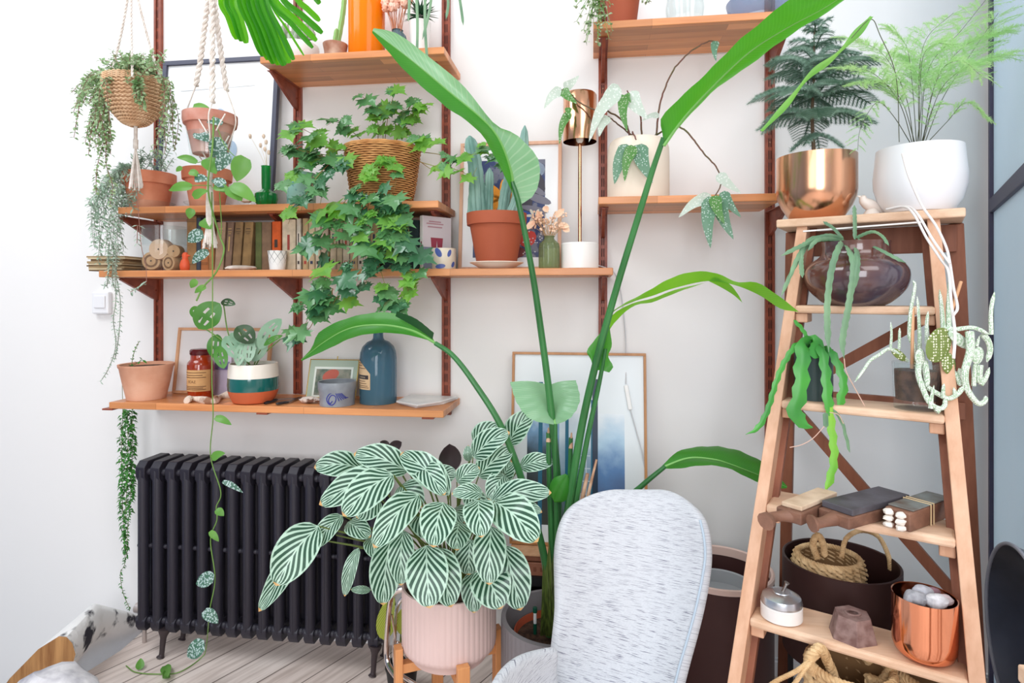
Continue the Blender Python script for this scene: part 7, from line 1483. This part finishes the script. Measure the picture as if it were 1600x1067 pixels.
ts.tube(path([(1405, 222, wdW+.05), (1400, 120, wdW+.12), (1375, 55, wdW+.15), (1360, 30, wdW+.16), (1330, 60, wdW+.17)], 6), .001, 5)
lb2 = MB().leaf(path([(1362, 26, wdW+.16), (1335, 58, wdW+.17), (1300, 92, wdW+.18), (1262, 122, wdW+.19), (1228, 165, wdW+.2), (1190, 205, wdW+.2)], 8), 15*S(1280, wdW+.18), V((-.5, -1, .3)), lambda t: .35+.65*abs(math.sin(t*9.5))**2*(1-t)**.3, fold=.3)
build(lb2, 'young_frond', leafmat('young_frond', (120, 186, 84), (150, 206, 100), tl=.4), fr_)
build(nd, 'foliage', leafmat('fern_haze', (184, 224, 168), (210, 236, 180), tl=.5, tcol=(206, 244, 168), rough=.6, nscale=8), fr_, smooth=0, uvs=False); build(ts, 'stems', mat('fern_stem', (88, 92, 70), rough=.6), fr_)

# ---------------------------------------------------------------- jungle cactus and fishbone cactus
def zrib(m, l, w_, teeth=0, amp=.3, fold=.25, nrm=None, taper=.9):
    p0 = path(l, 8); n = max(10, teeth*4 if teeth else 24); p = resample(p0, n); N = nrm or V((0, -1, .1)); vs = []; uv = []; sc_ = S(l[0][0], l[0][2])
    for i in range(n+1):
        t_ = i/n; d = (p[min(n, i+1)]-p[max(0, i-1)]).normalized(); sd = d.cross(N); sd = sd.normalized() if sd.length > 1e-5 else d.orthogonal().normalized(); nn = sd.cross(d); h = w_*sc_/2*min(1, t_*8+.3)*(1 if t_ < taper else max(.08, (1-t_)/(1-taper)))
        a = 1+amp*math.sin(2*PI*t_*teeth) if teeth else 1; b = 1+amp*math.sin(2*PI*t_*teeth+PI*.9) if teeth else 1
        for q_, k in ((-1, a), (-.4, 1), (0, 1), (.4, 1), (1, b)): vs.append(p[i]+sd*q_*h*k+nn*(-abs(q_)*fold*h)); uv.append((.5+q_/2, t_))
    m.add(vs, [(i*5+j, i*5+j+1, (i+1)*5+j+1, (i+1)*5+j) for i in range(n) for j in range(4)], uv)
wb_ = -cBr.y; jc = E('jungle_cactus', (cBr.x, cBr.y, zof(1337, 376, wb_)), 'grey-green jungle cactus with long flat strap stems in the brown glazed pot', 'plant'); M_jc = mat('jungle_cactus_skin', (92, 128, 98), rough=.45, c2=(120, 156, 118), nscale=14)
for l, w_ in (([(1322, 376, wb_), (1312, 385, wb_+.10), (1300, 420, wb_+.13), (1293, 480, wb_+.13), (1295, 550, wb_+.13)], 9), ([(1318, 376, wb_), (1328, 392, wb_+.10), (1334, 420, wb_+.13), (1326, 480, wb_+.13), (1317, 530, wb_+.13), (1319, 562, wb_+.13)], 9), ([(1336, 376, wb_), (1340, 395, wb_+.10), (1339, 420, wb_+.13), (1334, 455, wb_+.13)], 9), ([(1318, 372, wb_), (1290, 368, wb_+.05), (1250, 385, wb_+.1), (1220, 400, wb_+.12)], 6), ([(1310, 374, wb_), (1270, 378, wb_+.05), (1245, 410, wb_+.09), (1220, 464, wb_+.10)], 6), ([(1318, 374, wb_), (1270, 372, wb_+.05), (1248, 400, wb_+.1), (1233, 435, wb_+.12)], 6), ([(1256, 378, wb_+.08), (1252, 405, wb_+.1), (1254, 434, wb_+.1)], 7), ([(1318, 374, wb_), (1302, 356, wb_), (1286, 346, wb_)], 5), ([(1336, 374, wb_), (1336, 345, wb_), (1335, 320, wb_)], 6), ([(1336, 372, wb_), (1362, 362, wb_+.03), (1378, 368, wb_+.06), (1389, 384, wb_+.08)], 5), ([(1340, 372, wb_), (1372, 388, wb_+.09), (1398, 402, wb_+.12), (1416, 411, wb_+.12)], 5), ([(1316, 374, wb_), (1280, 374, wb_+.08), (1262, 392, wb_+.1)], 6)):
    m = MB(); zrib(m, l, w_, teeth=int(len(l)*3), amp=.12); build(m, 'stem', M_jc, jc, smooth=60)
m = MB(); m.tube(path([(1319, 560, wb_+.13), (1322, 580, wb_+.13), (1335, 605, wb_+.13), (1351, 634, wb_+.13)], 6), .0012, 5); build(m, 'aerial_root', mat('root_pale', (214, 178, 160)), jc)
wf_ = -cFb.y; fb = E('fishbone_cactus', (cFb.x, cFb.y, zof(1271, 545, wf_)), 'bright green fishbone cactus with wavy stems in the dark glass planter', 'plant'); M_fb = mat('fishbone_green', (70, 156, 56), rough=.35, c2=(52, 128, 56), nscale=8); M_fb2 = mat('fishbone_lime', (140, 200, 70), rough=.4, c2=(110, 180, 66), nscale=8)
for l, w_, te, mm in (([(1268, 548, wf_), (1258, 535, wf_+.05), (1254, 570, wf_+.08), (1252, 610, wf_+.09), (1243, 640, wf_+.09), (1252, 660, wf_+.09), (1270, 668, wf_+.09)], 21, 6, M_fb), ([(1275, 545, wf_), (1282, 540, wf_+.05), (1290, 575, wf_+.08), (1294, 620, wf_+.09), (1296, 650, wf_+.09)], 14, 6, M_fb), ([(1296, 630, wf_+.09), (1300, 670, wf_+.09), (1304, 710, wf_+.09), (1300, 740, wf_+.09), (1290, 768, wf_+.09)], 12, 6, M_fb2), ([(1262, 545, wf_), (1246, 538, wf_+.05), (1226, 566, wf_+.08), (1212, 600, wf_+.09), (1200, 640, wf_+.09), (1185, 668, wf_+.09), (1165, 679, wf_+.09)], 8, 12, M_fb), ([(1278, 545, wf_), (1296, 548, wf_+.05), (1310, 570, wf_+.07), (1319, 600, wf_+.08), (1314, 625, wf_+.08), (1312, 642, wf_+.08)], 12, 7, M_fb), ([(1262, 528, wf_+.03), (1252, 512, wf_+.03), (1240, 500, wf_+.03)], 6, 3, M_fb), ([(1302, 640, wf_+.09), (1316, 660, wf_+.09), (1328, 707, wf_+.09)], 5, 3, M_jc), ([(1290, 645, wf_+.10), (1291, 668, wf_+.10)], 8, 0, M_jc), ([(1262, 548, wf_), (1266, 530, wf_+.02), (1276, 535, wf_+.04), (1272, 560, wf_+.07)], 20, 2, M_fb)):
    m = MB(); zrib(m, l, w_, te, .24); build(m, 'stem', mm, fb, smooth=60)
m = MB()
for l in ([(1288, 666, wf_+.10), (1270, 685, wf_+.10), (1252, 695, wf_+.10), (1234, 699, wf_+.10)], [(1296, 644, wf_+.10), (1310, 648, wf_+.10), (1318, 662, wf_+.10)]): m.tube(path(l, 6), .001, 5)
build(m, 'aerial_root', mat('root_pale', (214, 178, 160)), fb)

# ---------------------------------------------------------------- bunny ear cactus
wo = -cOp.y; op = E('bunny_ear_cactus', (cOp.x, cOp.y, zof(1431, 576, wo)), 'white-spined bunny ear cactus with trailing fuzzy arms in the clear glass tumbler', 'plant')
def dotmat(name, c, dot, scale, th):
    m = mat(name, c, rough=.6); n = m.node_tree.nodes; L = m.node_tree.links; g = n.new('ShaderNodeTexCoord'); v = n.new('ShaderNodeTexVoronoi'); v.inputs['Scale'].default_value = scale; v.inputs['Randomness'].default_value = .35; L.new(g.outputs['Object'], v.inputs['Vector'])
    r = n.new('ShaderNodeValToRGB'); r.color_ramp.elements[0].position = th; r.color_ramp.elements[0].color = lin(dot); r.color_ramp.elements[1].position = th+.1; r.color_ramp.elements[1].color = lin(c); L.new(v.outputs['Distance'], r.inputs[0]); L.new(r.outputs[0], n['Principled BSDF'].inputs['Base Color']); return m
M_pad = dotmat('cactus_pad', (116, 134, 66), (240, 240, 214), 170, .30); M_fuz = dotmat('cactus_fuzz', (160, 188, 156), (238, 242, 236), 330, .42)
O_ = lambda x, y: (x/4.848+1350, y/4.848+440)
def otube(l, r0, r1, mm=M_fuz, w_=None):
    p = cr([P(*O_(x, y), wo+d) for x, y, d in l], 8); n = len(p); s_ = S(1431, wo)/4.848; build(MB().tube(p, [(r0+(r1-r0)*i/(n-1))*s_*(1 if i < n-3 else (n-i)/4) for i in range(n)], 10), 'arm', mm, op)
for l, r0, r1 in (([(200, 515, .02), (208, 400, .02), (202, 305, .02)], 10, 7), ([(265, 510, .02), (268, 430, .02), (270, 350, .02)], 10, 9), ([(385, 600, 0), (372, 480, 0), (345, 400, 0), (355, 220, 0), (385, 40, 0), (370, -10, 0)], 20, 8), ([(420, 520, .01), (420, 400, .01), (412, 230, .01), (402, 110, .01)], 15, 8), ([(478, 470, .02), (475, 330, .02), (486, 225, .02)], 15, 10), ([(600, 350, .03), (588, 200, .03), (572, 60, .03)], 17, 10), ([(642, 350, .03), (640, 200, .03), (652, 0, .03), (655, -60, .03)], 18, 12),
                  ([(963, 400, .05), (962, 220, .05), (988, 78, .05)], 15, 12), ([(330, 600, .01), (200, 512, .03), (120, 550, .04), (45, 600, .05), (0, 665, .06), (-70, 760, .06)], 14, 9), ([(600, 360, .03), (700, 360, .04), (830, 350, .05), (950, 400, .06)], 18, 14), ([(800, 380, .05), (805, 520, .06), (765, 680, .07), (780, 810, .07), (860, 920, .07), (915, 905, .07), (922, 865, .07)], 28, 14), ([(420, 570, .04), (412, 700, .06), (450, 820, .07), (500, 920, .08), (570, 960, .08), (610, 940, .08), (615, 880, .08)], 20, 15), ([(455, 600, .04), (475, 730, .05), (470, 800, .06)], 24, 18),
                  ([(480, 800, .06), (560, 850, .07), (640, 885, .07), (710, 850, .07), (755, 790, .07)], 18, 16), ([(505, 960, .08), (512, 880, .08), (530, 785, .08)], 16, 8), ([(600, 880, .08), (600, 820, .08), (606, 772, .08)], 14, 9), ([(690, 860, .07), (680, 800, .07)], 14, 9), ([(545, 985, .08), (580, 960, .08)], 22, 14), ([(900, 400, .05), (940, 450, .05), (955, 520, .05), (930, 610, .05)], 22, 16), ([(880, 780, .05), (920, 730, .05), (950, 650, .05)], 20, 12), ([(830, 790, .05), (835, 690, .05), (845, 590, .05)], 16, 10), ([(850, 490, .05), (875, 410, .05)], 14, 8), ([(680, 690, .04), (720, 750, .05), (730, 790, .06)], 22, 18), ([(740, 660, .05), (730, 700, .05), (760, 740, .06)], 20, 16), ([(875, 630, .05), (870, 720, .05), (880, 780, .05)], 24, 20)): otube(l, r0, r1)
for (x, y), rx, ry, ro, mm, d in (((565, 480), 104, 136, .55, M_pad, .05), ((640, 620), 60, 88, -.3, M_pad, .04), ((265, 555), 32, 78, -1.0, M_pad, .02), ((862, 560), 50, 66, .3, M_fuz, .05), ((720, 440), 42, 110, -1.0, M_fuz, .04), ((425, 570), 42, 62, 0, M_fuz, .05), ((385, 610), 34, 60, 0, M_pad, .0), ((600, 370), 40, 26, 0, M_fuz, .03)):
    s_ = S(1431, wo)/4.848; R_ = Matrix.Rotation(TH+.2, 3, 'Z')@Matrix.Rotation(ro, 3, 'Y'); build(MB().blob(P(*O_(x, y), wo+d), (rx*s_, min(rx, 34)*s_*.42, ry*s_), 18, rot=R_), 'pad', mm, op)
build(MB().tube([P(*O_(362, 660), wo+.01), P(*O_(372, 200), wo)], .0035, 8), 'support_cane', M_pinewood, op); build(MB().tube([P(*O_(655, 250), wo+.03), P(*O_(735, 0), wo+.01)], .0035, 8), 'support_cane', M_pinewood, op)

# ---------------------------------------------------------------- top right trailer, strands at the top
t = E('trailing_plant', (cE1.x, cE1.y, E_+.1), 'variegated small round-leaved trailer from the terracotta pot at top right', 'plant'); lm, sm = MB(), MB(); random.seed(30)
for i in range(26):
    ex = rnd(900, 962); ey = rnd(-10, 76); l = [(965, -44, .15), (950, -50, .26), (935+rnd(-10, 12), -35, .29), ((935+ex)/2, (ey-30)/2, .30), (ex, ey, .30)]; sprigs(lm, sm, path(l, 6), 14, .013, .012, .0009)
for i in range(5): sprigs(lm, sm, path([(985, -40, .16), (1000, -40, .24), (1008+rnd(-6, 4), rnd(-10, 4), .25)], 5), 6, .013, .012, .0009)
build(lm, 'leaves', leafmat('variegated_round', (112, 152, 92), (206, 214, 186), tl=.25, rough=.4, nscale=60), t); build(sm, 'stems', M_vine, t)
t = E('trailing_strand', P(670, -30, .32), 'thin green strap strands hanging from above in front of the white pot', 'plant')
for l in ([(648, -40, .30), (652, 30, .30), (651, 96, .30)], [(664, -40, .31), (664, 40, .31), (668, 104, .31)], [(640, -40, .30), (639, 10, .30), (638, 34, .30)], [(690, -40, .3), (700, 0, .3), (697, 30, .3)], [(712, -40, .3), (720, 10, .3), (724, 40, .3)], [(676, -40, .31), (672, 10, .31), (660, 62, .31)]):
    m = MB(); zrib(m, l, 4.5, 0, nrm=V((0, -1, 0))); build(m, 'strand', M_jc, t)
